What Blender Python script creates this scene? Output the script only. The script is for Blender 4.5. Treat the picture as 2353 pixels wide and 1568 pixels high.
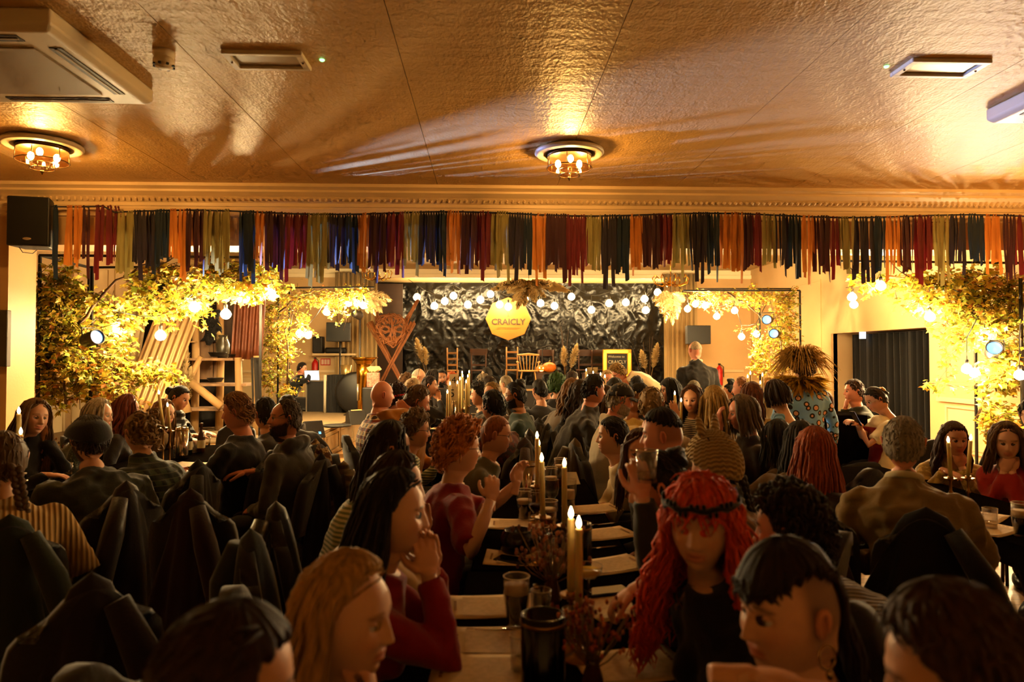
import bpy, bmesh, math, random
import numpy as np
from mathutils import Vector, Matrix, Euler, noise as mnoise
R = math.radians
rng = random.Random(7)
sc = bpy.context.scene
for o in list(bpy.data.objects): bpy.data.objects.remove(o)
COL = sc.collection
# ------------------------------------------------------------------ camera, world, exposure
FPX, CX, CY, HC = 1569.0, 1176.5, 784.0, 1.6
cam = bpy.data.cameras.new('camera'); camo = bpy.data.objects.new('camera', cam); COL.objects.link(camo)
cam.sensor_width = 36; cam.lens = 36*FPX/2353
camo.location = (0, 0, HC)
camo.rotation_euler = (R(90+1.31), 0, R(-2.06))
cam.clip_start = .05; cam.clip_end = 100
cam.dof.use_dof = True; cam.dof.focus_distance = 8.0; cam.dof.aperture_fstop = 2.8
sc.camera = camo
RM = Euler((R(90+1.31), 0, R(-2.06))).to_matrix()
sc.view_settings.view_transform = 'Standard'; sc.view_settings.look = 'None'
sc.view_settings.gamma = 1; sc.view_settings.use_curve_mapping = False
sc.view_settings.exposure = 0.4
cy = sc.cycles
cy.use_denoising = True; cy.max_bounces = 5; cy.diffuse_bounces = 2; cy.glossy_bounces = 2; cy.use_adaptive_sampling = True; cy.adaptive_threshold = .1; cy.adaptive_min_samples = 10
cy.transmission_bounces = 4; cy.transparent_max_bounces = 10; cy.sample_clamp_indirect = 4
cy.caustics_reflective = False; cy.caustics_refractive = False
wd = bpy.data.worlds.new('world'); sc.world = wd; wd.use_nodes = True
wd.node_tree.nodes['Background'].inputs[0].default_value = (.02, .014, .008, 1)
wd.node_tree.nodes['Background'].inputs[1].default_value = 0

def ray(px, py): return RM @ Vector(((px-CX)/FPX, (CY-py)/FPX, -1))
def W(px, py, Y):                      # pixel direction at a known room depth
    d = ray(px, py); return Vector((0, 0, HC)) + d*(Y/d.y)
def WZ(px, py, z):                     # pixel direction met with a horizontal surface
    d = ray(px, py); return Vector((0, 0, HC)) + d*((z-HC)/d.z)
def WXw(px, py, X):
    d = ray(px, py); return Vector((0, 0, HC)) + d*(X/d.x)

# ------------------------------------------------------------------ materials
def lin(c):
    if isinstance(c, str):
        c = [int(c[i:i+2], 16)/255 for i in (0, 2, 4)]
        return tuple(x/12.92 if x <= .04045 else ((x+.055)/1.055)**2.4 for x in c)
    return tuple(c)
MATS = {}
def M(name, col='808080', rough=.6, metal=0, var=None, bump=None, emit=0, sheen=0, trans=0, alpha=1, ior=1.45, vcol=None, coat=0, spec=.5, sss=0, transl=0):
    if name in MATS: return MATS[name]
    m = bpy.data.materials.new(name); m.use_nodes = True; MATS[name] = m
    nt = m.node_tree; b = nt.nodes['Principled BSDF']; L = nt.links.new
    c = lin(col); b.inputs['Base Color'].default_value = (*c, 1)
    b.inputs['Roughness'].default_value = rough; b.inputs['Metallic'].default_value = metal
    b.inputs['Specular IOR Level'].default_value = spec
    b.inputs['IOR'].default_value = ior
    if sheen: b.inputs['Sheen Weight'].default_value = sheen
    if coat: b.inputs['Coat Weight'].default_value = coat
    if trans: b.inputs['Transmission Weight'].default_value = trans
    if sss:
        b.inputs['Subsurface Weight'].default_value = sss; b.inputs['Subsurface Radius'].default_value = (.02, .008, .004); b.inputs['Subsurface Scale'].default_value = .6
    if emit:
        b.inputs['Emission Color'].default_value = (*c, 1); b.inputs['Emission Strength'].default_value = emit
    tc = None
    def coords(sc3):
        nonlocal tc
        if tc is None: tc = nt.nodes.new('ShaderNodeTexCoord')
        mp = nt.nodes.new('ShaderNodeMapping'); L(tc.outputs['Object'], mp.inputs['Vector'])
        if not isinstance(sc3, (tuple, list)): sc3 = (sc3,)*3
        mp.inputs['Scale'].default_value = sc3; return mp.outputs[0]
    src = None
    if vcol:
        a = nt.nodes.new('ShaderNodeAttribute'); a.attribute_name = vcol; src = a.outputs['Color']; L(src, b.inputs['Base Color'])
    if var:
        n = nt.nodes.new('ShaderNodeTexNoise'); n.inputs['Scale'].default_value = 1; n.inputs['Detail'].default_value = 4
        L(coords(var[0]), n.inputs['Vector'])
        mx = nt.nodes.new('ShaderNodeMix'); mx.data_type = 'RGBA'; mx.blend_type = 'MULTIPLY'
        cr = nt.nodes.new('ShaderNodeMapRange'); L(n.outputs['Fac'], cr.inputs['Value'])
        cr.inputs['From Min'].default_value = .3; cr.inputs['From Max'].default_value = .7
        cr.inputs['To Min'].default_value = 1-var[1]; cr.inputs['To Max'].default_value = 1+var[1]*.4
        mx.inputs['Factor'].default_value = 1; L(cr.outputs[0], mx.inputs['B'])
        if src: L(src, mx.inputs['A'])
        else: mx.inputs['A'].default_value = (*c, 1)
        L(mx.outputs['Result'], b.inputs['Base Color'])
    if bump:
        n = nt.nodes.new('ShaderNodeTexNoise'); n.inputs['Scale'].default_value = 1; n.inputs['Detail'].default_value = 3
        L(coords(bump[0]), n.inputs['Vector'])
        bp = nt.nodes.new('ShaderNodeBump'); bp.inputs['Strength'].default_value = bump[1]; bp.inputs['Distance'].default_value = bump[2] if len(bump) > 2 else .01
        L(n.outputs['Fac'], bp.inputs['Height']); L(bp.outputs[0], b.inputs['Normal'])
    if alpha < 1: b.inputs['Alpha'].default_value = alpha
    if transl:
        t = nt.nodes.new('ShaderNodeBsdfTranslucent'); t.inputs['Color'].default_value = (*c, 1)
        if vcol: L(src, t.inputs['Color'])
        ms = nt.nodes.new('ShaderNodeMixShader'); ms.inputs[0].default_value = transl
        L(b.outputs[0], ms.inputs[1]); L(t.outputs[0], ms.inputs[2]); L(ms.outputs[0], nt.nodes['Material Output'].inputs[0])
    return m
def glass(name, col='ffffff', dens=.12):          # thin drinking glass: mostly clear, mirror-like at the rim
    if name in MATS: return MATS[name]
    m = bpy.data.materials.new(name); m.use_nodes = True; MATS[name] = m; nt = m.node_tree
    nt.nodes.remove(nt.nodes['Principled BSDF'])
    t = nt.nodes.new('ShaderNodeBsdfTransparent'); t.inputs[0].default_value = (*lin(col), 1)
    g = nt.nodes.new('ShaderNodeBsdfGlossy'); g.inputs['Roughness'].default_value = .05
    lw = nt.nodes.new('ShaderNodeLayerWeight'); lw.inputs[0].default_value = .25
    mr = nt.nodes.new('ShaderNodeMapRange'); mr.inputs['To Min'].default_value = dens*.5; mr.inputs['To Max'].default_value = .75
    ms = nt.nodes.new('ShaderNodeMixShader'); L = nt.links.new
    L(lw.outputs['Facing'], mr.inputs['Value']); L(mr.outputs[0], ms.inputs[0]); L(t.outputs[0], ms.inputs[1]); L(g.outputs[0], ms.inputs[2])
    L(ms.outputs[0], nt.nodes['Material Output'].inputs[0]); return m

# ------------------------------------------------------------------ mesh building
class MB:
    def __init__(s): s.v = []; s.f = []; s.m = []; s.n = 0; s.mi = 0
    def add(s, v, f):
        v = np.asarray(v, float).reshape(-1, 3); s.v.append(v); o = s.n
        s.f += [tuple(i+o for i in q) for q in f]; s.m += [s.mi]*len(f); s.n += len(v); return s
    def xf(s, mat):
        A = np.array(mat.to_3x3()); t = np.array(mat.translation); s.v = [v@A.T+t for v in s.v]; return s
    def box(s, c, d, rot=None):
        x, y, z = d[0]/2, d[1]/2, d[2]/2
        v = np.array([(-x,-y,-z),(x,-y,-z),(x,y,-z),(-x,y,-z),(-x,-y,z),(x,-y,z),(x,y,z),(-x,y,z)])
        if rot is not None: v = v @ np.array((rot if isinstance(rot, Matrix) else Euler(rot).to_matrix()).to_3x3()).T
        return s.add(v+np.array(c), [(0,3,2,1),(4,5,6,7),(0,1,5,4),(1,2,6,5),(2,3,7,6),(3,0,4,7)])
    def bar(s, a, b, w, h=None, up=(0,0,1)):             # square bar from a to b
        a, b = Vector(a), Vector(b); d = (b-a); l = d.length; d.normalize(); u = Vector(up)
        if abs(d.dot(u)) > .98: u = Vector((0,1,0))
        x = d.cross(u).normalized(); u = x.cross(d)
        m = Matrix((x, d, u)).transposed()
        return s.box((a+b)/2, (w, l, h or w), m)
    def tube(s, pts, r, seg=8, cap=True, flat=1, up=None):
        P = np.array([tuple(p) for p in pts], float); n = len(P); r = np.broadcast_to(np.asarray(r, float), (n,))
        T = np.gradient(P, axis=0); T /= np.linalg.norm(T, axis=1)[:, None]+1e-9
        u = np.array(up if up is not None else ((0,0,1) if abs(T[0][2]) < .9 else (0,1,0)), float)
        vs = []; a = np.arange(seg)/seg*2*math.pi
        for i in range(n):
            x = np.cross(T[i], u); x /= np.linalg.norm(x)+1e-9; u = np.cross(x, T[i])
            vs.append(P[i]+r[i]*(np.cos(a)[:,None]*x+flat*np.sin(a)[:,None]*u))
        f = [(i*seg+j, i*seg+(j+1)%seg, (i+1)*seg+(j+1)%seg, (i+1)*seg+j) for i in range(n-1) for j in range(seg)]
        if cap: f += [tuple(range(seg-1,-1,-1)), tuple((n-1)*seg+j for j in range(seg))]
        return s.add(np.concatenate(vs), f)
    def lathe(s, prof, seg=16, c=(0,0,0)):
        a = np.arange(seg)/seg*2*math.pi; n = len(prof); v = []
        for r, z in prof: v.append(np.stack([c[0]+r*np.cos(a), c[1]+r*np.sin(a), np.full(seg, c[2]+z)], 1))
        f = [(i*seg+j, i*seg+(j+1)%seg, (i+1)*seg+(j+1)%seg, (i+1)*seg+j) for i in range(n-1) for j in range(seg)]
        if prof[0][0] > 1e-6 and False: pass
        return s.add(np.concatenate(v), f)
    def ell(s, c, r, seg=12, rows=8, rot=None):
        th = np.linspace(0, math.pi, rows+1)[1:-1]; a = np.arange(seg)/seg*2*math.pi
        v = [np.array([[0,0,1.]])]+[np.stack([np.sin(t)*np.cos(a), np.sin(t)*np.sin(a), np.full(seg, math.cos(t))],1) for t in th]+[np.array([[0,0,-1.]])]
        v = np.concatenate(v)*np.broadcast_to(np.asarray(r, float), (3,)); k = rows-1
        if rot is not None: v = v @ np.array((rot if isinstance(rot, Matrix) else Euler(rot).to_matrix()).to_3x3()).T
        f = [(0, 1+j, 1+(j+1)%seg) for j in range(seg)]
        f += [(1+i*seg+j, 1+(i+1)*seg+j, 1+(i+1)*seg+(j+1)%seg, 1+i*seg+(j+1)%seg) for i in range(k-1) for j in range(seg)]
        f += [(1+k*seg, 1+(k-1)*seg+(j+1)%seg, 1+(k-1)*seg+j) for j in range(seg)]
        return s.add(v+np.array(c), f)
    def prism(s, poly, y0, y1):                           # polygon in XZ pushed along Y
        n = len(poly); v = [(x, y0, z) for x, z in poly]+[(x, y1, z) for x, z in poly]
        return s.add(v, [tuple(range(n)), tuple(range(2*n-1, n-1, -1))]+[(i, i+n, (i+1)%n+n, (i+1)%n) for i in range(n)])
    def grid(s, V, nu, nv, wrap=False):                   # V: (nu*nv,3), rows of nv
        f = [(i*nv+j, i*nv+(j+1)%nv, (i+1)*nv+(j+1)%nv, (i+1)*nv+j) for i in range(nu-1) for j in range(nv if wrap else nv-1)]
        return s.add(V, f)
    def mesh(s, name, mats=None, smooth=True):
        me = bpy.data.meshes.new(name)
        me.from_pydata(np.concatenate(s.v).tolist() if s.v else [], [], s.f)
        mats = mats if isinstance(mats, (list, tuple)) else [mats]
        for m in mats: me.materials.append(m)
        if len(mats) > 1: me.polygons.foreach_set('material_index', s.m)
        if smooth: me.shade_smooth()
        me.update(); return me
    def build(s, name, mats, parent=None, smooth=True, loc=None):
        return obj(name, s.mesh(name, mats, smooth), parent, loc)
def obj(name, me, parent=None, loc=None, rot=None, scale=None):
    o = bpy.data.objects.new(name, me); COL.objects.link(o)
    if parent is not None: o.parent = parent
    if loc is not None: o.location = loc
    if rot is not None: o.rotation_euler = rot
    if scale is not None: o.scale = scale if isinstance(scale, (tuple, list)) else (scale,)*3
    return o
def tag(o, label=None, cat=None, group=None, kind=None):
    if label: o['label'] = label
    if cat: o['category'] = cat
    if group: o['group'] = group
    if kind: o['kind'] = kind
    return o
def thing(name, label, cat, loc=(0,0,0), rz=0, group=None):
    return tag(obj(name, None, None, loc, (0,0,rz)), label, cat, group)
def struct(name, mb, m, smooth=False, parent=None):
    o = mb.build(name, m, parent, smooth)
    if parent is None: o['kind'] = 'structure'
    return o
def copytree(src, loc, rz, label=None, group=None, parent=None):
    c = src.copy(); COL.objects.link(c)
    if parent is not None: c.parent = parent
    else:
        c.location = loc; c.rotation_euler = (0,0,rz)
    if label: c['label'] = label
    if group: c['group'] = group
    for k in src.children: 
        d = k.copy(); COL.objects.link(d); d.parent = c
        for g in k.children:
            e = g.copy(); COL.objects.link(e); e.parent = d
    return c
def bevel(o, w=.01, n=2):
    md = o.modifiers.new('bevel', 'BEVEL'); md.width = w; md.segments = n; md.limit_method = 'ANGLE'; return o
def lathe_mesh(name, prof, mat, seg=16): return MB().lathe(prof, seg).mesh(name, mat)
# ------------------------------------------------------------------ the room
CEIL, BY0, BY1, BZ, CEILB = 3.2, 6.6, 7.0, 2.66, 3.72
XL, XR, YB = -6.45, 6.45, 20.2
def ceil_mat():
    m = M('ceiling_paper', 'd6aa66', .46, spec=.55)
    nt = m.node_tree; b = nt.nodes['Principled BSDF']; L = nt.links.new
    tc = nt.nodes.new('ShaderNodeTexCoord')
    def noi(sc3, det=3):
        mp = nt.nodes.new('ShaderNodeMapping'); mp.inputs['Scale'].default_value = sc3; L(tc.outputs['Object'], mp.inputs[0])
        n = nt.nodes.new('ShaderNodeTexNoise'); n.inputs['Scale'].default_value = 1; n.inputs['Detail'].default_value = det; L(mp.outputs[0], n.inputs[0]); return n.outputs['Fac']
    mp = nt.nodes.new('ShaderNodeMapping'); mp.inputs['Scale'].default_value = (9, 9, 1); L(tc.outputs['Object'], mp.inputs[0])
    v = nt.nodes.new('ShaderNodeTexVoronoi'); v.inputs['Scale'].default_value = 1; v.inputs['Randomness'].default_value = .25; L(mp.outputs[0], v.inputs[0])
    a = nt.nodes.new('ShaderNodeMath'); a.operation = 'ADD'; L(noi((55, 38, 1)), a.inputs[0]); 
    k = nt.nodes.new('ShaderNodeMath'); k.operation = 'MULTIPLY'; k.inputs[1].default_value = .7; L(v.outputs['Distance'], k.inputs[0]); L(k.outputs[0], a.inputs[1])
    bp = nt.nodes.new('ShaderNodeBump'); bp.inputs['Strength'].default_value = .5; bp.inputs['Distance'].default_value = .012
    L(a.outputs[0], bp.inputs['Height']); L(bp.outputs[0], b.inputs['Normal'])
    return m
cm = ceil_mat()
ce = struct('ceiling', MB().box((0, 2.3, CEIL+.06), (12.9, 8.6, .1)), M('ceiling_board', '8a6a45', .8))
x = .65-1.115*6; first = None
while x < XR:
    x0, x1 = max(x, XL), min(x+1.115, XR)
    if x1-x0 > .1:
        MB().box(((x0+x1)/2, 2.3, CEIL+.005), (x1-x0-.004, 8.6, .012)).build('ceiling_panel', cm, ce, False)
    x += 1.115
# back section ceiling (higher), beam, floor, walls
cream = M('cream_wall', 'cdaa76', .6, var=((1.5,1.5,1.5), .10), bump=((30,30,30), .15))
struct('ceiling_stage_half', MB().box((0, 13.6, CEILB+.05), (12.9, 13.2, .1)), M('ceiling_cream', 'a98d5c', .6, var=((1,1,1), .06)))
beam_m = M('beam_paint', 'b98f5c', .5, bump=((40,40,40), .1))
o = struct('trim_1', MB().box((0, (BY0+BY1)/2, (CEILB+BZ)/2), (12.9, BY1-BY0, CEILB-BZ)), beam_m)
prof = [(BY0, 2.93), (BY0-.03, 2.935), (BY0-.03, 2.955), (BY0-.055, 2.97), (BY0-.075, 3.0), (BY0-.08, 3.02), (BY0-.095, 3.02), (BY0-.10, 3.05), (BY0-.16, 3.10), (BY0-.22, 3.13), (BY0-.22, 3.15), (BY0-.27, 3.17), (BY0-.27, CEIL), (BY0, CEIL)]
def extrude_x(prof, x0, x1):
    n = len(prof); v = [(x0, y, z) for y, z in prof]+[(x1, y, z) for y, z in prof]
    return MB().add(v, [tuple(range(n)), tuple(range(2*n-1, n-1, -1))]+[(i, (i+1)%n, (i+1)%n+n, i+n) for i in range(n)])
co = struct('trim_2', extrude_x(prof, XL, XR), M('cornice_plaster', 'dcbb8c', .45))
# leaf enrichment on the cornice, one small slanted tooth after the other
mb = MB()
for i in range(int(12.8/.055)):
    xx = XL+.03+i*.055
    mb.box((xx, BY0-.135, 3.083), (.016, .05, .022), (R(38), 0, R(28)))
t = mb.build('cornice_tooth_row', M('cornice_plaster'), co, False); t['kind'] = 'stuff'
fl = M('floor_boards', 'b98a52', .32, spec=.5)
nt = fl.node_tree; L = nt.links.new; b = nt.nodes['Principled BSDF']
tc = nt.nodes.new('ShaderNodeTexCoord'); br = nt.nodes.new('ShaderNodeTexBrick'); L(tc.outputs['Object'], br.inputs[0])
br.inputs['Color1'].default_value = (*lin('c2955c'), 1); br.inputs['Color2'].default_value = (*lin('a97a45'), 1); br.inputs['Mortar'].default_value = (*lin('5a3c1e'), 1)
br.inputs['Scale'].default_value = 1; br.inputs['Mortar Size'].default_value = .003; br.inputs['Brick Width'].default_value = 1.6; br.inputs['Row Height'].default_value = .09
L(br.outputs[0], b.inputs['Base Color'])
struct('floor', MB().box((0, 9, -.05), (12.9, 22.4, .1)), fl)
struct('wall_left', MB().box((XL-.06, 9, 1.86), (.12, 22.4, 3.74)), cream)
# right wall with the curtained opening
oy0, oy1, oz = 9.75, 12.6, 2.03
wr = MB()
wr.box((XR+.06, (oy0-2.2)/2, 1.86), (.12, oy0+2.2, 3.74)); wr.box((XR+.06, (oy1+20.2)/2, 1.86), (.12, 20.2-oy1, 3.74))
wr.box((XR+.06, (oy0+oy1)/2, (oz+3.73)/2), (.12, oy1-oy0, 3.73-oz))
struct('wall_right', wr, cream)
struct('trim_opening', MB().box((XR+.32, oy1+.03, oz/2), (.55, .06, oz)).box((XR+.32, oy0-.03, oz/2), (.55, .06, oz)).box((XR+.32, (oy0+oy1)/2, oz+.03), (.55, oy1-oy0, .06)).box((XR+.66, (oy0+oy1)/2, 1.1), (.06, 3.4, 2.2)), M('tan_reveal', 'a98d66', .6))
struct('wall_front', MB().box((0, -2.1, 1.6), (12.9, .12, 3.3)), cream)
struct('wall_back', MB().box((0, YB+.06, 1.86), (12.9, .12, 3.74)), M('stage_wall', '5a4a3a', .7))
# proscenium: header over the stage and cheeks either side
PY = 16.5
pxl, pxr = W(862, 700, PY).x, W(1600, 700, PY).x
struct('wall_stage', MB().box((XL/2+pxl/2, PY+.1, 1.86), (pxl-XL, .2, 3.74)).box((XR/2+pxr/2, PY+.1, 1.86), (XR-pxr, .2, 3.74))
       .box(((pxl+pxr)/2, PY+.1, 3.65), (pxr-pxl, .2, .26)), cream)
struct('trim_3', extrude_x([(PY, 3.50), (PY-.06, 3.50), (PY-.06, 3.59), (PY-.02, 3.6), (PY-.02, 3.71), (PY, 3.71)], XL, XR), M('band_white', 'f3e4bd', .5))
# piers under the ends of the beam
pw = W(18, 700, BY0).x
struct('trim_4', MB().box(((XL+pw)/2, (BY0+BY1)/2, BZ/2), (pw-XL, BY1-BY0, BZ)), beam_m)
struct('trim_5', MB().box((XR-.25, (BY0+BY1)/2, BZ/2), (.5, BY1-BY0, BZ)), beam_m)
# panelled dado on the side walls: rail, panels with raised frames
dado = M('dado_paint', 'd2b98c', .5)
def frame_panel(parent, org, ux, w, h, mat, t=.03, d=.02, name='wall_panel', n=(1,0,0)):
    mb = MB(); ux = Vector(ux); uz = Vector((0,0,1)); n = Vector(n); org = Vector(org)
    rot = Matrix((ux, n, uz)).transposed()
    for c, s_ in (((w/2, t/2), (w, t)), ((w/2, h-t/2), (w, t)), ((t/2, h/2), (t, h-2*t)), ((w-t/2, h/2), (t, h-2*t))):
        mb.box(org+ux*c[0]+uz*c[1]+n*d/2, (s_[0], d, s_[1]), rot)
    mb.box(org+ux*w/2+uz*h/2+n*d*.2, (w-2*t-.04, d*.4, h-2*t-.04), rot)
    return mb.build(name, mat, parent, False)
dl = struct('trim_6', MB().box((XL+.02, 13.2, 1.0), (.05, 13.8, .06)).box((XL+.012, 13.2, .14), (.03, 13.8, .2)), dado)
y = 7.3
while y < 15.6:
    frame_panel(dl, (XL, y, .3), (0,1,0), 1.0, .62, dado); frame_panel(dl, (XL, y, 1.2), (0,1,0), 1.0, 1.9, cream); y += 1.18
dr = struct('trim_7', MB().box((XR-.02, 8.3, 1.0), (.05, 2.5, .06)).box((XR-.02, 14.6, 1.0), (.05, 3.7, .06)).box((XR-.012, 8.3, .14), (.03, 2.5, .2)), dado)
for y in (7.25, 8.4, 12.95, 14.1, 15.25):
    frame_panel(dr, (XR, y, .3), (0,1,0), 1.0, .62, dado, n=(-1,0,0)); frame_panel(dr, (XR, y, 1.2), (0,1,0), 1.0, 1.9, cream, n=(-1,0,0))
db = struct('trim_8', MB().box((-4.6, PY-.02, 1.25), (3.6, .05, .06)).box((5.3, PY-.02, 1.25), (1.9, .05, .06)), dado)
for xx in (-6.2, -5.3, -4.4, -3.5): frame_panel(db, (xx, PY, .55), (1,0,0), .8, .6, dado, n=(0,-1,0))
# black pleated curtain in the opening
def pleated(x0, x1, z0, z1, amp, waves, n=None, seed=1, flare=0):
    n = n or waves*10; r = random.Random(seed); V = []; ph = [r.uniform(-.8,.8) for _ in range(waves+2)]
    rows = 7
    for k in range(rows):
        t = k/(rows-1)
        for i in range(n):
            u = i/(n-1); a = u*waves*2*math.pi; p = ph[int(u*waves)]*.5
            V.append((x0+(x1-x0)*u+flare*(1-t)*(u-.5), amp*(math.sin(a+p)*(.7+.3*t)+.35*math.sin(2.3*a)), z0+(z1-z0)*t))
    return V, rows, n
def curtain(name, label, V, mat, loc, rz, cat='curtain', rail=None):
    o = MB().grid(*V).build(name, mat, None, True, loc); o.rotation_euler = (0,0,rz)
    md = o.modifiers.new('thick', 'SOLIDIFY'); md.thickness = .006
    return tag(o, label, cat)
curtain('doorway_curtain', 'black pleated curtain drawn across the doorway in side wall', pleated(0, 2.55, .02, 2.0, .05, 13), M('black_velvet', '0b0908', .8, sheen=.1, spec=.2), (XR+.25, oy1-.32, 0), R(-90))
# exit sign light strip in the doorway
tag(MB().box((0,0,0), (.05, .12, .16)).build('exit_light', M('exit_blue', 'cfe6ff', .4, emit=3), None, False, WXw(1982, 768, XR+.1)), 'small pale blue light by the top of the curtained doorway', 'light')
# ------------------------------------------------------------------ ceiling fixtures
plaster = M('plaster_white', 'e2cfae', .5); brass = M('dark_brass', '5a4020', .35, metal=.9)
amber = glass('amber_pane', 'ffe0a8', .18)
BULB_E = 900
filament = M('bulb_glow', (1, .71, .33), .4, emit=BULB_E)
lampglow = M('lamp_glow', (1, .71, .33), .4, emit=700)
def make_ceiling_light():
    t = thing('ceiling_light', 'x', 'light')
    MB().lathe([(.25,0),(.265,-.004),(.268,-.02),(.25,-.034),(.225,-.028),(.205,-.034),(.19,-.022),(.165,-.02),(.165,0)], 40).build('ceiling_rose', plaster, t)
    MB().lathe([(.0,-.022),(.168,-.022),(.172,-.03),(.172,-.05),(.16,-.05),(.16,-.032),(0,-.032)], 32).build('gallery_ring', brass, t)
    for tier, (r0, r1, z0, z1) in enumerate(((.168,.172,-.05,-.135), (.078,.078,-.15,-.19))):
        fr = MB(); n = 6
        for k in range(n):
            a0, a1 = k*2*math.pi/n+.3, (k+1)*2*math.pi/n+.3
            sub = 4; V = []
            for zz, rr in ((z0, r0), (z1, r1)):
                for q in range(sub+1):
                    a = a0+(a1-a0)*q/sub; V.append((rr*math.cos(a), rr*math.sin(a), zz))
            MB().grid(V, 2, sub+1).build('glass_pane', amber, t)
            fr.tube([(r0*math.cos(a0), r0*math.sin(a0), z0), (r1*math.cos(a0), r1*math.sin(a0), z1)], .003, 5)
        for zz, rr in ((z0, r0), (z1, r1)):
            fr.tube([(rr*math.cos(a), rr*math.sin(a), zz) for a in np.linspace(0, 2*math.pi, 33)], .0035, 5, False)
        fr.build('leading', brass, t)
    MB().lathe([(.172,-.135),(.078,-.152)], 24).build('glass_shelf', amber, t)
    MB().lathe([(.078,-.19),(0.01,-.203)], 24).build('glass_base', amber, t)
    MB().lathe([(0,-.2),(.012,-.203),(.016,-.212),(.006,-.222),(.004,-.23),(0,-.236)], 10).build('finial', brass, t)
    for k in range(3):
        a = k*2.1+.5; MB().ell((.095*math.cos(a), .095*math.sin(a), -.088), (.022,.022,.03), 10, 8).build('bulb', lampglow, t)
    return t
cl = make_ceiling_light()
p = WZ(1308, 347, CEIL-.012); cl.location = p
cl['label'] = 'two tier glass ceiling light in front of the fringe, middle of the ceiling'; cl['group'] = 'glass ceiling lights'
p2 = WZ(98, 330, CEIL-.012)
copytree(cl, p2, .4, 'two tier glass ceiling light beside the ceiling air conditioner')
off_ = copytree(cl, (4.62, 5.2, CEIL-.012), .8, 'two tier glass ceiling light at the end of the row by the right wall'); off_.name = 'ceiling_light_offscreen'
for k_ in off_.children:
    if k_.name.startswith('bulb'): k_.name = 'bulb_offscreen'
# --- air conditioning cassettes
acw = M('ac_plastic', 'd8c6a4', .4); acd = M('ac_dark', '201a14', .5); acg = M('ac_grille', '9a876a', .5)
def ac(label, x1, y0, y1, x0):
    t = thing('air_conditioner', label, 'air conditioner', ((x0+x1)/2, (y0+y1)/2, CEIL-.002), group='ceiling air conditioners'); w, d = x1-x0, y1-y0
    def fr(w, d, z): return [(-w/2,-d/2,z),(w/2,-d/2,z),(w/2,d/2,z),(-w/2,d/2,z)]
    body = MB().add(fr(w,d,0)+fr(w,d,-.075)+fr(w-.06,d-.06,-.1), [(3,2,1,0)]+[(i,(i+1)%4,(i+1)%4+4,i+4) for i in range(4)]+[(i+4,(i+1)%4+4,(i+1)%4+8,i+8) for i in range(4)]+[(8,9,10,11)])
    bevel(body.build('cover', acw, t, False), .012, 3)
    MB().box((0,0,-.103), (w*.6, d*.6, .012)).build('intake_grille', acg, t, False)
    for s in (-1, 1):
        for sl in (MB().box((s*w*.40, 0, -.098), (.06, d*.6, .012)), MB().box((0, s*d*.40, -.098), (w*.6, .06, .012))): 
            q = sl.build('air_slot', acd, t, False)
        MB().box((s*w*.40, 0, -.102), (.012, d*.58, .012)).build('louvre', acg, t, False)
        MB().box((0, s*d*.40, -.102), (w*.58, .012, .012)).build('louvre', acg, t, False)
    return t
ac('beige ceiling air conditioner with four air slots beside the smoke detector', -2.0, 3.16, 4.13, -2.97)
ac('beige ceiling air conditioner with blue lit edge beyond the ceiling vent lamp', 4.2, 3.3, 4.27, 3.22)
# --- smoke detector
p = WZ(377, 118, CEIL); t = thing('smoke_detector', 'small white domed smoke detector on ceiling', 'smoke detector', p)
MB().lathe([(0,0),(.055,0),(.055,-.02),(.05,-.03),(.045,-.035)], 20).build('base', plaster, t)
MB().lathe([(.045,-.035),(.053,-.045),(.053,-.065),(.04,-.085),(.02,-.092),(0,-.093)], 20).build('sensor_head', plaster, t)
mb = MB()
for k in range(8): mb.box((.048*math.cos(k*.785), .048*math.sin(k*.785), -.078), (.012,.012,.01), (0,0,k*.785))
mb.build('vent_slots', acd, t, False)
# --- emergency light panels with their green charge lamps
for px, py, wpx, gx, gy, lab in ((615, 134, 178, 740, 138, 'flush emergency light panel on ceiling next to the smoke detector'), (2160, 152, 190, 2037, 153, 'flush emergency light panel on ceiling near the right hand air conditioner')):
    p = WZ(px, py, CEIL); w = wpx*p.y/FPX
    t = thing('emergency_light', lab, 'light', p, 0, 'emergency lights on the ceiling')
    mb = MB()
    for c, d in (((0,.09), (w,.03)), ((0,-.09), (w,.03)), ((w/2-.02,0), (.04,.16)), ((-w/2+.02,0), (.04,.16))): mb.box((c[0], c[1], -.012), (d[0], d[1], .024))
    bevel(mb.build('frame', acw, t, False), .004, 1)
    MB().box((0,0,-.006), (w-.07, .155, .008)).build('diffuser', M('frosted', '8a7350', .25), t, False)
    for sx in (-1, 1): MB().ell((sx*(w/2-.02), 0, -.025), .006, 8, 6).build('screw', brass, t)
    g = WZ(gx, gy, CEIL-.004); tag(MB().ell((0,0,0), (.014,.014,.008), 10, 6).build('charge_lamp', M('green_led', (.25, 1, .3), .4, emit=2.5), None, True, g), 'tiny green indicator lamp on the ceiling '+('left of centre beside a flush panel' if px < 1000 else 'before the right hand flush panel'), 'light')
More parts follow.
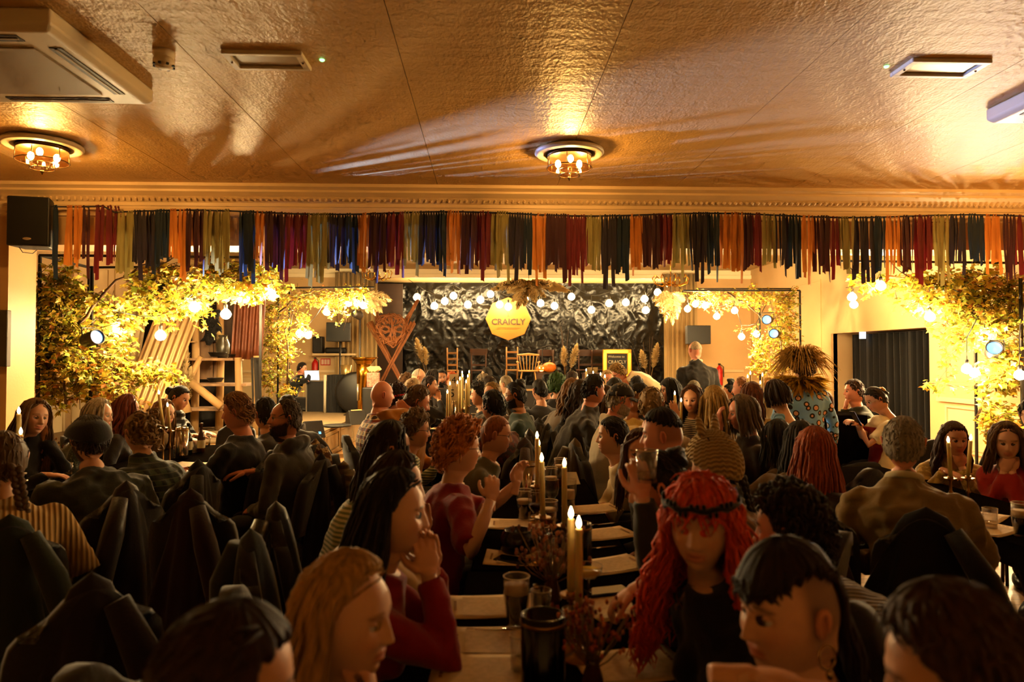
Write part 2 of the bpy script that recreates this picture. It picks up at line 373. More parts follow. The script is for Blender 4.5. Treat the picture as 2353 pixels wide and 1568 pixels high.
# --- loudspeaker on the beam
spk = M('speaker_black', '1c1814', .55, bump=((300,300,300), .2))
def loudspeaker(label, loc, rz, w, h, d, cat='speaker', badge=True):
    t = thing('loudspeaker', label, cat, loc, rz)
    bevel(MB().add([(-w/2,0,-h/2),(w/2,0,-h/2),(w*.36,d,-h/2),(-w*.36,d,-h/2),(-w/2,0,h/2),(w/2,0,h/2),(w*.36,d,h/2),(-w*.36,d,h/2)], [(0,3,2,1),(4,5,6,7),(0,1,5,4),(1,2,6,5),(2,3,7,6),(3,0,4,7)]).build('cabinet', spk, t, False), .012, 2)
    MB().box((0,-.006,0), (w*.92, .012, h*.94)).build('front_grille', M('grille_black', '12100d', .5, metal=.4), t, False)
    if badge:
        MB().lathe([(0,0),(.016,0),(.018,.004),(.012,.006),(0,.006)], 16).build('badge', M('badge_silver', 'b9a888', .3, metal=.8), t, True, (0,-.012,-h*.36)); bd = bpy.data.objects[-1] if False else [k for k in t.children if k.name.startswith('badge')][0]
        bd.rotation_euler = (R(90),0,0); bd.scale = (2.0,.8,1)
    return t
p = W(64, 508, 6.28); t = loudspeaker('black wall loudspeaker hung under the cornice at the fringe end', p, R(12), .34, .45, .26)
MB().box((0,.30,.1), (.05,.16,.05)).build('bracket', acd, t, False)
tag(MB().tube([W(40,562,6.35), W(52,580,6.38), W(75,583,6.5), W(90,570,6.58)], .004, 6).build('speaker_lead', acd, None), 'thin black lead looping under the wall loudspeaker', 'cable')
# ------------------------------------------------------------------ fringe garland along the beam
fr_cols = dict(o='bd7226', m='3a1216', r='651216', g='8a7c44', p='241a24', n='13212f')
FM = {k: M('fringe_'+k, v, .8, sheen=.2, transl=.14, var=((25,25,4), .25)) for k, v in fr_cols.items()}
seqs = "n125 o150 m192 r222 g272 p310 n355 o393 m430 g470 n548 o585 m612 r656 g709 p757 n790 o821 m850 r892 g929 p965 n1000 o1028 m1061 r1096 g1130 p1169 n1204 o1223 m1255 r1302 g1349 p1381 n1420 o1448 m1477 r1514 g1546 p1585 n1622 o1656 m1705 r1727 g1750 p1781 n1812 o1841 m1869 r1905 g1926 p1958 n2006 o2034 m2064 r2100 g2144 p2179 n2222 o2263 m2301 r2332 g2370 p2400 n2440 o2480 m2520".split()
FY = 6.42
gar = thing('fringe_garland', 'long garland of knotted cloth strips in six colours hung along the beam', 'garland', (0,0,0))
ends = [(s[0], int(s[1:])) for s in seqs]
ropez = lambda px: W(px, (472 if px < 240 else 486) + 4*math.sin(px/95.0) + (px-240)*.006, FY).z
pts = [Vector((W(px, 480, FY).x, FY, ropez(px))) for px in range(118, 2620, 24)]
MB().tube(pts, .008, 6).build('cord', M('fringe_p'), gar)
for i in range(len(ends)-1):
    c, px = ends[i]; nx = ends[i+1][1]; w = min(nx-px, 60); k = max(2, int(w/5.2)); mb = MB(); r = random.Random(px)
    L0 = r.uniform(.46, .52)
    sparse = c in 'mn' and px < 300
    for j in range(k if not sparse else max(2, k//2)):
        xx = W(px+(j+.5)*w/k, 480, FY).x; z0 = ropez(px)+.004; yy = FY+r.uniform(-.03,.03); ln = L0+r.uniform(-.04,.06)+(.13 if r.random() < .22 else 0)
        wd = r.uniform(.014, .021); tw = r.uniform(-.5,.5); sw = r.uniform(-.015,.015)
        mb.ell((xx, yy-.004, z0-.004), (.011,.012,.012), 6, 4)
        V = []
        for q, t_ in enumerate((0, .08, .3, .6, .85, 1)):
            hw = wd*(.3 if q == 0 else .75 if q == 1 else 1); a = tw*t_*2
            cx_, cy_ = xx+sw*t_*t_, yy+.006*math.sin(t_*5+j)
            zz = z0-ln*t_
            V += [(cx_-hw*math.cos(a), cy_-hw*math.sin(a), zz), (cx_, cy_+.004, zz), (cx_+hw*math.cos(a), cy_+hw*math.sin(a), zz-(r.uniform(-.02,.02) if q == 5 else 0))]
        mb.grid(V, 6, 3)
    mb.build('tassel', FM[c], gar)
# ------------------------------------------------------------------ string lights
def ico_bulb():
    bm = bmesh.new(); bmesh.ops.create_icosphere(bm, subdivisions=2, radius=1)
    for v in bm.verts:
        if v.co.z > .3: v.co.x *= 1-.55*(v.co.z-.3)/.7; v.co.y *= 1-.55*(v.co.z-.3)/.7; v.co.z *= 1.15
    me = bpy.data.meshes.new('bulb'); bm.to_mesh(me); bm.free(); me.materials.append(filament); me.shade_smooth(); return me
bulb_me = ico_bulb()
sock_me = MB().lathe([(0,.9),(.32,.9),(.36,1.1),(.36,1.7),(.2,1.9),(0,1.95)], 10).mesh('socket', M('socket_black', '14110e', .5))
cable_m = M('cable_black', '17130f', .6)
stage_bulb_me = bulb_me.copy(); stage_bulb_me.materials.clear(); stage_bulb_me.materials.append(M('stage_bulb_glow', (1, .71, .33), .4, emit=150))
def string_light(label, pix, Y, r, anchor=None, drop=.16, bme=None):
    t = thing('string_light', label, 'string light', (0,0,0), group='strings of festoon bulbs')
    pts = []
    for k, q in enumerate(pix):
        px, py = q[0], q[1]; y = q[2] if len(q) > 2 else Y
        p = W(px, py, y); so_ = obj('socket', sock_me, t, p, None, r); obj('bulb', bme or bulb_me, so_)
        top = p+Vector((0,0,r*1.9)); up = top+Vector((0,0,drop*rng.uniform(.5,1.1)))
        MB().tube([top, up], .005, 5).build('drop_lead', cable_m, t)
        if pts:
            mid = (pts[-1]+up)/2-Vector((0,0,.06*(pts[-1]-up).length)); pts.append(mid)
        pts.append(up)
    if anchor: pts = [W(*anchor[0])]+pts+[W(*anchor[1])]
    MB().tube(pts, .006, 6).build('cable', cable_m, t)
    return t
string_light('festoon string of glowing bulbs across the front of the stage', [(958,683),(998,703),(1022,692),(1042,680),(1075,700),(1104,689),(1127,676),(1148,700),(1168,705),(1206,685),(1242,697),(1274,703),(1313,682),(1359,712),(1400,697),(1438,695),(1481,687),(1484,713),(1511,672)], 18.6, .10, ((935,640,18.8),(1530,645,18.8)), .2, stage_bulb_me)
string_light('festoon bulbs strung through the large leafy arch by the rustic hut', [(272,754),(369,771),(447,706),(519,722),(561,685),(625,677)], 7.9, .060, ((215,680,8.1),(660,640,8.3)), .1)
string_light('festoon bulbs hanging in the small leafy arch over the sound desk', [(688,766),(708,771),(750,717),(801,697),(820,697),(835,702)], 11.6, .058, ((660,700,11.6),(860,665,11.9)), .1)
string_light('festoon bulbs strung in the small leafy arch beside the standing man', [(1580,710),(1598,699),(1620,702),(1647,727),(1688,714),(1704,774),(1738,768)], 11.8, .058, ((1560,660,12),(1760,700,11.9)), .1)
string_light('festoon bulbs hanging beside the large leafy arch by the doorway', [(1958,683,8.3),(1962,700,9.3),(2024,657,7.6),(2110,715,7.8),(2137,728,7.4),(2263,775,7.4),(2222,848,7.2),(2240,858,7.5),(2343,862,7.0)], 7.6, .055, ((1940,600,8.4),(2352,700,7.2)), .35)
# ------------------------------------------------------------------ leafy arches
iron = M('black_iron', '15110d', .5, metal=.5); bark = M('branch_bark', '4a3218', .8)
LC = [M('leaf_'+str(i), c, .5, transl=.34, spec=.4, var=((9,9,9), .3)) for i, c in enumerate(('b09a28', '8a8c24', 'a38426', '6f7a24', '9c6424', 'bda844'))]
def leaf_mesh(i):
    r = random.Random(i); V = [(0,0,0)]; lobes = (.62, .42, .85, .45, 1.0, .45, .85, .42, .62)
    for k, l in enumerate(lobes):
        a = R(-150+k*300/8); V.append((l*.5*math.sin(a), .5+l*.5*math.cos(a), -.14*l*l+r.uniform(-.06,.06)))
    V.append((0, .48, .06))
    f = [(10, k+1, k) if k else (10, 1, 0) for k in range(1, 9)]
    f = [(10, k, k+1) for k in range(1, 9)]+[(10, 0, 1), (10, 9, 0)]
    return np.array(V), f
LV = [leaf_mesh(i) for i in range(4)]
leaf_me = {}
for i in range(4):
    for j in range(len(LC)):
        leaf_me[i, j] = MB().add(*LV[i]).mesh('leaf', LC[j])
def rot_rand(r): return Euler((R(r.uniform(-70,30)), R(r.uniform(-50,50)), r.uniform(0,6.28)))
def arch(label, frames, branches, regions, nind, size, seed, group='leafy arches', wts=(5,3,3,2,2,3)):
    t = thing('leafy_arch', label, 'arch', (0,0,0), group=group); r = random.Random(seed)
    for kind, a, b in frames: MB().bar(a, b, .026).build(kind, iron, t, False)
    for pts, rad in branches:
        P = [Vector(p) for p in pts]; Q = []
        for i in range(len(P)-1):
            for k in range(4): Q.append(P[i].lerp(P[i+1], k/4)+Vector((r.uniform(-.03,.03), r.uniform(-.03,.03), r.uniform(-.03,.03))))
        Q.append(P[-1]); MB().tube(Q, np.linspace(rad, rad*.35, len(Q)), 6).build('branch', bark, t)
    spots = []
    tw = MB()
    for (pa, pb, wpx, y0, y1, n) in regions:          # thick line in the picture plane, filled through the arch's depth
        for k in range(max(1, n//14)):                # leaves come in sprays along thin twigs
            u = r.random(); cx = pa[0]+(pb[0]-pa[0])*u+r.gauss(0, wpx*.42); cyy = pa[1]+(pb[1]-pa[1])*u+r.gauss(0, wpx*.36)
            y = r.uniform(y0, y1); c = W(cx, cyy, y); d = Vector((r.uniform(-1,1), r.uniform(-.5,.5), r.uniform(-.9,.5))).normalized(); ln = r.uniform(.15,.42)
            tw.tube([c-d*ln*.5, c+Vector((0,0,.02)), c+d*ln*.5-Vector((0,0,.03))], .0035, 4)
            for q in range(14):
                s = r.uniform(-.5,.55); spots.append(c+d*ln*s+Vector((r.gauss(0,.035), r.gauss(0,.04), r.gauss(0,.035))))
    tb = tw.build('twig_bundle', bark, t); tb['kind'] = 'stuff'
    r.shuffle(spots); spots.sort(key=lambda p: p.y > 1e9)
    mbs = [MB() for _ in LC]
    big = MB()
    for i, p in enumerate(spots):
        e = rot_rand(r); s = size*r.uniform(.65, 1.3); j = r.choices(range(len(LC)), wts)[0]; v = r.randrange(4)
        if i < nind: obj('leaf', leaf_me[v, j], t, p, e, s)
        else:
            big.mi = j; A = np.array(e.to_matrix())*s; big.add(LV[v][0]@A.T+np.array(p), LV[v][1])
    if big.v:
        o = big.build('foliage', LC, t); o['kind'] = 'stuff'
    return t
def post(px, py, Y, z0=0): p = W(px, py, Y); return ('post', (p.x, Y, z0), (p.x, Y, p.z))
a0, a1 = W(92,587,7.6), W(615,592,7.6); b0, b1 = W(205,615,8.5), W(600,612,8.5)
arch('large leafy yellow arch on black frame in front of rustic hut',
     [('post', (a0.x,7.6,0), a0), ('post', (W(212,700,7.9).x,7.9,0), W(212,612,7.9)), ('rail', a0, a1), ('post', (b0.x,8.5,0), b0), ('post', (b1.x,8.5,.46), b1), ('rail', b0, b1), ('rail', a0, b0), ('rail', a1, b1),
      ('rail', W(88,822,7.6), W(212,826,8.5)), ('rail', W(90,695,7.6), W(210,705,8.5))],
     [([W(182,742,7.8), W(250,660,7.8), W(330,615,7.8), W(420,590,7.7)], .02), ([W(150,930,7.7), W(140,760,7.7), W(120,640,7.7)], .016), ([W(255,940,8.2), W(262,820,8.2), W(290,720,8.2)], .02), ([W(40,915,7.7), W(70,870,7.7), W(110,800,7.7)], .01), ([W(280,820,8), W(350,840,8), W(410,865,7.9)], .01), ([W(350,650,7.8), W(450,630,7.8), W(590,640,7.8)], .014)],
     [((130,625),(110,930),36,7.5,8.3,1300), ((190,650),(170,900),42,7.7,8.5,1000), ((270,700),(250,900),42,7.7,8.6,1000), ((120,800),(300,930),30,7.5,8.2,700), ((330,640),(620,625),44,7.6,8.5,1500), ((300,690),(470,690),48,7.6,8.4,900), ((480,655),(640,660),30,7.6,8.4,600), ((270,850),(400,860),18,7.7,8.2,260), ((70,660),(60,860),22,7.5,7.9,90)],
     300, .096, 3)
c0, c1 = W(600,662,11.4), W(860,660,11.4)
arch('small leafy yellow arch on black frame over the sound desk',
     [('post', (c0.x,11.4,.46), c0), ('post', (W(640,700,11.7).x,11.7,.46), W(640,662,11.7)), ('rail', c0, c1), ('post', (W(665,700,12).x,12,.46), W(665,662,12)), ('rail', W(640,662,12), W(860,660,12))],
     [([W(640,720,11.5), W(700,675,11.5), W(745,662,11.5)], .02), ([W(660,880,11.5), W(655,760,11.5), W(690,690,11.5)], .018), ([W(740,660,11.6), W(800,670,11.6), W(790,760,11.6)], .01)],
     [((625,690),(615,890),20,11.2,12,800), ((660,720),(655,910),20,11.3,12.1,600), ((640,690),(840,680),24,11.3,12,1000), ((690,720),(700,760),16,11.4,12,160), ((770,720),(790,745),9,11.4,11.7,40)],
     120, .07, 5)
c0, c1 = W(1570,668,11.6), W(1838,668,11.6)
arch('small leafy yellow arch on black frame beside the standing man',
     [('post', (c1.x,11.6,0), c1), ('rail', c0, c1), ('post', (W(1745,668,12.2).x,12.2,0), W(1745,664,12.2)), ('rail', W(1600,664,12.2), W(1820,664,12.2))],
     [([W(1670,672,11.7), W(1720,705,11.7), W(1760,745,11.7)], .02), ([W(1800,880,11.7), W(1790,760,11.7), W(1770,690,11.7)], .016)],
     [((1590,690),(1830,680),20,11.5,12.2,900), ((1800,690),(1790,870),26,11.4,12.2,1000), ((1740,760),(1750,860),24,11.5,12.2,420), ((1820,730),(1815,800),12,11.5,12,160)],
     120, .07, 6, wts=(4,4,4,3,3,2))
c0, c1 = W(2140,612,7.7), W(2480,606,7.7); d0, d1 = W(2150,632,8.4), W(2400,630,8.4)
arch('large leafy yellow arch on black frame near the curtained doorway',
     [('post', (W(2345,700,7.3).x,7.3,0), W(2345,640,7.3)), ('rail', W(1930,600,8.2), W(2450,606,7.7)), ('rail', d0, d1), ('post', (W(2240,800,8.2).x,8.2,0), W(2240,632,8.2))],
     [([W(2215,735,7.6), W(2260,800,7.6), W(2290,900,7.6)], .025), ([W(2250,960,7.6), W(2270,850,7.6), W(2330,700,7.6)], .016), ([W(2050,640,7.7), W(2200,640,7.7), W(2350,690,7.5)], .014)],
     [((2060,640),(2353,650),34,7.3,8.2,900), ((2100,690),(2345,700),40,7.3,8.1,1000), ((2180,770),(2330,730),40,7.3,8,800), ((2290,880),(2335,800),42,7.2,7.9,900), ((2280,930),(2300,980),32,7.2,7.9,420), ((1960,645),(2060,660),14,7.6,8.2,130), ((2180,800),(2150,900),16,7.4,7.9,80)],
     300, .10, 8)
# ------------------------------------------------------------------ stage, backdrop and what stands on it
SF, SZ = 17.25, .78
stage = struct('stage_floor', MB().box(((pxl-.3+pxr+.3)/2, (SF+YB)/2, SZ-.03), (pxr-pxl+.6, YB-SF, .06)).box(((pxl+pxr)/2, SF+.03, SZ/2), (pxr-pxl+.6, .06, SZ)), M('stage_black', '15110d', .5))
struct('trim_9', MB().box(((pxl+pxr)/2, SF-.01, SZ-.02), (pxr-pxl+.6, .03, .05)), M('stage_edge', 'a98f62', .5))
# crinkled black backdrop
bx0, bx1 = W(866,700,19.6).x, W(1535,700,19.6).x; zt = 3.72
nu, nv = 130, 270; V = []
for i in range(nu):
    for j in range(nv):
        xx = bx0+(bx1-bx0)*j/(nv-1); zz = SZ+(zt-SZ)*i/(nu-1)
        wx = .25*mnoise.noise((xx*1.7, zz*1.7, 5)); f = .07*mnoise.noise((xx*.9, zz*.5, 0))+.06*(1-abs(mnoise.noise((xx*2.4+wx*3, zz*1.1, 3)))*2.2)+.03*(1-abs(mnoise.noise((xx*5.2+zz*1.5+wx*4, zz*3.4, 7)))*2.2)+.012*(1-abs(mnoise.noise((xx*11-zz*3, zz*8, 9)))*2)
        V.append((xx, 19.6-f*.72, zz))
tag(MB().grid(V, nu, nv).build('backdrop_sheet', M('black_plastic', '070605', .27, spec=.36, bump=((16,16,16), .25, .02)), None), 'crinkled glossy black sheet hung behind the stage', 'backdrop')
tag(MB().box(((W(866,0,19.3).x+W(928,0,19.3).x)/2, 19.3, 2.2), (W(928,0,19.3).x-W(866,0,19.3).x, .05, 2.9)).build('side_flat', M('dark_brown_flat', '2c1a0f', .6, var=((1,1,8), .3)), None, False), 'dark brown upright panel at the edge of the black backdrop', 'panel')
# octagonal gold sign
t = thing('octagon_sign', 'gold octagonal CRAICLY sign hung on the black backdrop', 'sign', W(1168, 733, 19.05)); s = 50/FPX*19.05
oct_ = [(s*1.05*math.cos(R(22.5+45*k+22.5)), s*math.sin(R(22.5+45*k+22.5))) for k in range(8)]
bevel(MB().prism(oct_, 0, .05).build('sign_board', M('sign_gold', '85560f', .5, metal=0, var=((1.2,1.2,1.2), .12)), t, False), .01)
def text(s_, size, loc, mat, parent, name='lettering', ext=.004, rot=(R(90),0,0), bold=False):
    cu = bpy.data.curves.new(name, 'FONT'); cu.body = s_; cu.size = size; cu.align_x = 'CENTER'; cu.align_y = 'CENTER'; cu.extrude = ext; cu.resolution_u = 2
    if bold: cu.offset = size*.018
    o = bpy.data.objects.new(name, cu); me = bpy.data.meshes.new_from_object(o); bpy.data.objects.remove(o); bpy.data.curves.remove(cu)
    me.materials.append(mat); return obj(name, me, parent, loc, rot)
for sx in (-.4,.4): MB().tube([(sx,.04,s*.8),(sx,.04,3.7-t.location.z)], .006, 5).build('hanging_cord', cable_m, t)
ink = M('sign_ink', '2a1a08', .6)
text('CRAICLY', .235, (0,-.006,-.09), ink, t, bold=True); text('LET STORIES FLOW', .075, (0,-.006,-.26), M('sign_ink_soft', '8a5a14', .6), t)
mb = MB().tube([(-.035,-.004,.06),(-.03,-.004,.02),(0,-.004,0),(.03,-.004,.02),(.035,-.004,.06)], .004, 5).tube([(0,-.004,0),(0,-.004,-.05)], .004, 5).tube([(-.035,-.004,-.052),(.035,-.004,-.052)], .004, 5)
for q in range(3): mb.tube([(-.05-.012*q,-.004,.11+.01*q),(-.07-.016*q,-.004,.13)], .003, 4).tube([(.05+.012*q,-.004,.11+.01*q),(.07+.016*q,-.004,.13)], .003, 4)
mb.build('goblet_emblem', ink, t, True).location = (0,-.003,.13)
# wooden chairs on the stage
def chair_ladder(label, px, py, Y, wood, rz, rails=3, w=.42, hgt=1.02, z0=SZ, broad=False):
    p = W(px, py, Y); t = thing('wooden_chair', label, 'chair', (p.x, Y, z0), rz, 'wooden chairs on the stage')
    for sx in (-1, 1):
        MB().tube([(sx*w*.44, -.18, 0), (sx*w*.44,-.18,.45)], .018, 8).build('leg', wood, t)
        MB().tube([(sx*w*.42, .17, 0), (sx*w*.42,.18,.45), (sx*w*.44,.23,hgt)], .018, 8).build('back_post', wood, t)
        MB().tube([(sx*w*.44,-.18,.2), (sx*w*.42,.17,.2)], .01, 6).build('stretcher', wood, t)
    bevel(MB().box((0,0,.45), (w, .42, .03)).build('seat', wood, t, False), .01)
    if broad: MB().box((0,.225,hgt-.06), (w*1.05,.02,.13), (R(-6),0,0)).build('back_slat', wood, t, False)
    for k in range(rails): MB().box((0,.2+.01*k,.6+k*(hgt-.74)/max(1,rails-1)), (w*.84,.014,.05), (R(-6),0,0)).build('back_slat', wood, t, False)
    return t
oak = M('oak_wood', 'a8763c', .5, var=((3,3,20), .3)); dkw = M('dark_wood', '4a2c18', .5, var=((3,3,20), .3))
chair_ladder('narrow ladder back chair on stage between dried grass and dark chair', 1040, 860, 18.2, oak, R(180), 3, .30, 1.05)
chair_ladder('dark broad top chair on stage right behind the far candles', 1100, 860, 18.2, dkw, R(180), 2, .44, 1.02, broad=True)
chair_ladder('ladder back chair on stage touching the light spindle armchair', 1176, 860, 18.5, oak, R(180), 3, .34, 1.08)
chair_ladder('dark broad top chair on stage behind the carved pumpkins', 1253, 860, 18.8, dkw, R(180), 2, .44, 1.0, broad=True)
chair_ladder('dark broad top chair on stage next to the tall grass vase', 1343, 860, 18.6, dkw, R(180), 2, .42, 1.0, broad=True)
chair_ladder('dark broad top chair on stage half behind the gold framed blackboard', 1372, 860, 18.6, dkw, R(180), 2, .42, 1.0, broad=True)
p = W(1214, 880, 17.75); t = thing('spindle_armchair', 'light wooden spindle back armchair at front of stage', 'chair', (p.x, 17.75, SZ), R(176))
lo = M('light_wood', 'd8a860', .45)
bevel(MB().lathe([(0,.43),(.25,.43),(.27,.445),(.26,.465),(0,.46)], 20).build('seat', lo, t), .004)
for sx in (-1,1):
    for sy in (-1,1): MB().tube([(sx*.16,sy*.14,.44),(sx*.23,sy*.2,0)], [.016,.02], 8).build('leg', lo, t)
    MB().tube([(sx*.24,.12,.46),(sx*.27,.1,.66)], .012, 6).build('arm_post', lo, t); MB().tube([(sx*.25,.2,.67),(sx*.29,.02,.68),(sx*.27,-.16,.67)], [.02,.025,.02], 8).build('armrest', lo, t)
for k in range(6): MB().tube([(-.17+.068*k,.19,.46),(-.235+.094*k,.27,.86)], .009, 6).build('spindle', lo, t)
MB().tube([(-.28,.27,.86),(0,.3,.88),(.28,.27,.86)], [.022,.03,.022], 8).build('top_rail', lo, t)
# small plinth with two carved pumpkins
p = W(1255, 870, 17.9); tag(bevel(MB().box((0,0,.20), (.62,.4,.40)).build('plinth', dkw, None, False, (p.x, 17.9, SZ)), .01), 'low dark wooden box under the pumpkins on stage', 'box')
pk = M('pumpkin_skin', 'd9761c', .45); pg = M('pumpkin_glow', (1,.55,.12), .5, emit=9)
for px, rr, lab in ((1243, .12, 'small glowing carved pumpkin on the stage plinth'), (1262, .17, 'large round orange pumpkin on the stage plinth')):
    p = W(px, 850, 17.9); t = thing('pumpkin', lab, 'pumpkin', (p.x, 17.9, SZ+.40), 0); V = []
    for i in range(11):
        th = math.pi*i/10
        for j in range(40):
            a = j/40*2*math.pi; k = 1-.09*abs(math.sin(a*5)); V.append((rr*1.12*k*math.sin(th)*math.cos(a), rr*1.05*k*math.sin(th)*math.sin(a), rr*.82+rr*.8*math.cos(th)*(1-.12*math.cos(a*10)*0)))
    MB().grid(V, 11, 40, True).build('flesh', pk, t)
    MB().tube([(0,0,rr*1.5),(.01,0,rr*1.75),(.03,0,rr*1.95)], [.025,.018,.02], 8).build('stalk', M('stalk_green', '6a6a2c', .7), t)
    if rr < .15:
        for q in ((-.045, .12), (.045, .12)): MB().prism([(q[0]-.022, q[1]-.01), (q[0]+.022, q[1]-.01), (q[0], q[1]+.03)], -rr*1.13, -rr*1.05).build('cut_eye', pg, t, False)
        MB().prism([(-.06,.07),(-.03,.05),(0,.06),(.03,.05),(.06,.07),(.03,.035),(-.03,.035)], -rr*1.12, -rr*1.05).build('cut_mouth', pg, t, False)
# blackboard in gilt frame
p = W(1418, 850, 17.5); hw = 34/FPX*17.5
t = thing('blackboard', 'blackboard in wide gilt frame with chalk welcome on stage', 'sign', (p.x, 17.5, SZ), R(2)); hgt = W(1418,803,17.5).z-SZ; b0_ = .25
gilt = M('gilt_frame', 'd9a02c', .3, metal=.55)
for c, d in (((0,hgt-.06),(2*hw,.12)), ((0,b0_+.06),(2*hw,.12)), ((-hw+.06,(hgt+b0_)/2),(.12,hgt-b0_)), ((hw-.06,(hgt+b0_)/2),(.12,hgt-b0_))): bevel(MB().box((c[0],0,c[1]), (d[0],.05,d[1])).build('frame_rail', gilt, t, False), .02, 3)
MB().box((0,.01,(hgt+b0_)/2), (2*hw-.22,.02,hgt-b0_-.2)).build('board', M('slate_black', '12100e', .6), t, False)
chalk = M('chalk', 'cfc4a4', .8)
text('Welcome to', .085, (-.02,-.006,hgt-.19), chalk, t); text('CRAICLY', .12, (0,-.006,hgt-.33), chalk, t)
for sx in (-1,1): MB().bar((sx*hw*.7,.02,0), (sx*hw*.6,.05,hgt*.7), .03).build('easel_leg', dkw, t, False)
MB().bar((0,.5,0), (0,.06,hgt*.7), .03).build('easel_leg', dkw, t, False)
# dried grass arrangements
pamp = M('pampas', 'd8bd86', .85, transl=.3, var=((8,8,8), .25)); stemm = M('dry_stem', '7a5c30', .8)
def plume(mb, a, b, w, n, r):
    a, b = Vector(a), Vector(b); d = b-a; ln = d.length; dn = d.normalized()
    for k in range(n):
        u = r.random()**.8; p = a+d*u; ww = w*math.sin(math.pi*min(1, u*.9+.1))**.7+.01
        s = Vector((r.gauss(0,1), r.gauss(0,1), r.gauss(0,1))); s = (s-dn*s.dot(dn)).normalized()
        q = p+s*ww*r.uniform(.5,1)+dn*ln*r.uniform(.05,.16)
        x = dn.cross(s)*(.014*ln/.6)
        mb.add([p-x, p+x, (p+q)/2+x*.9+s*.01, q, (p+q)/2-x*.9+s*.01], [(0,1,2,4),(4,2,3)])
def grass_vase(label, px, py, Y, plumes, z0=SZ, vase=True, tw=0, cat='dried grass', sd=0, vz=None):
    p = W(px, py, Y); r = random.Random(int(px)+sd); base = Vector((p.x, Y, vz if vz is not None else z0)); t = thing('grass_vase', label, cat, base)
    if vase: MB().lathe([(0,0),(.07,0),(.09,.05),(.1,.2),(.06,.3),(.07,.34),(.06,.34),(.05,.3),(.08,.2),(0,.02)], 16).build('vase', M('smoky_vase', '3a3326', .25), t)
    for (tx, ty, ln) in plumes:
        tip = W(tx, ty, Y)-base; mid = tip*(1-ln); st_ = MB().tube([(0,0,.05), tip*.3+Vector((0,0,.05)), mid], .007, 5).build('stem', stemm, t)
        mb = MB(); plume(mb, mid*.95, tip, .085*Y/9.5, 420, r); mb.build('plume', pamp, st_)
    for k in range(tw):
        e = W(px+r.uniform(-42,10), py-r.uniform(70,135), Y)-base; MB().tube([(0,0,.1), e*.5+Vector((r.uniform(-.1,.1),0,.05)), e], [.01,.007,.003], 5).build('twig', bark, t)
    return t
grass_vase('pampas plume leaning in vase on stage beside twig mask', 985, 880, 17.7, [(958,782,.45),(975,800,.4)], tw=2)
grass_vase('two pampas plumes in vase on stage beside the pumpkins', 1300, 870, 17.8, [(1295,800,.45),(1325,795,.5)], tw=5)
grass_vase('two pampas plumes in vase beside the gilt blackboard', 1492, 880, 17.4, [(1474,808,.45),(1510,793,.5)], tw=4)
# hanging bunches
def hang_bunch(label, px, py, Y, plumes):
    base = W(px, py, Y); r = random.Random(int(px)); t = thing('hanging_grass_bunch', label, 'dried grass', base, group='hanging pampas bunches')
    for (tx, ty) in plumes:
        tip = W(tx, ty, Y+r.uniform(-.3,.3))-base; mb = MB(); plume(mb, tip*.08, tip, .08*Y/9, 330, r); mb.build('plume', pamp, t); MB().tube([(0,0,0), tip*.6], .006, 5).build('stem', stemm, t)
    MB().tube([(0,0,0),(0,0,(CEILB-base.z))], .004, 5).build('hanging_wire', cable_m, t); return t
hang_bunch('pampas bunch hanging from ceiling in front of the gold sign', 1215, 645, 9.5, [(1135,665),(1150,655),(1190,705),(1205,700),(1230,690),(1250,680),(1275,665),(1300,668),(1265,655),(1170,670),(1290,660),(1180,690)])
hang_bunch('pampas bunch hanging from ceiling beside the twig mask', 838, 672, 12.5, [(890,683),(885,700),(875,715),(860,720),(895,690),(845,716),(830,700),(868,700)])
hang_bunch('pampas bunch hanging from ceiling beside the right arch', 1543, 672, 12.5, [(1505,690),(1520,715),(1530,735),(1545,740),(1560,715),(1570,690),(1510,700),(1555,728)])
# small brass chandeliers over the stage front
def chandelier(label, px, py, Y, rr):
    p = W(px, py, Y); t = thing('brass_chandelier', label, 'chandelier', p, 0, 'brass chandeliers'); g_ = M('chandelier_brass', 'b5842c', .2, metal=1)
    MB().lathe([(0,-.06),(.05,-.05),(.09,0),(.06,.04),(.02,.06),(.02,.12),(0,.13)], 18).build('body', g_, t); MB().tube([(0,0,.1),(0,0,CEILB-p.z)], .008, 6).build('chain', g_, t)
    for k in range(8):
        a = k*math.pi/4; c, s_ = math.cos(a), math.sin(a); MB().tube([(.05*c,.05*s_,0),(rr*.5*c,rr*.5*s_,-.05),(rr*.9*c,rr*.9*s_,.0),(rr*c,rr*s_,.10),(rr*.85*c,rr*.85*s_,.16),(rr*.7*c,rr*.7*s_,.12)], .011, 6).build('arm', g_, t)
chandelier('brass chandelier with curled arms above the right pampas bunch', 1541, 652, 13.2, .36)
chandelier('brass chandelier with curled arms above the left pampas bunch', 866, 638, 13.6, .30)
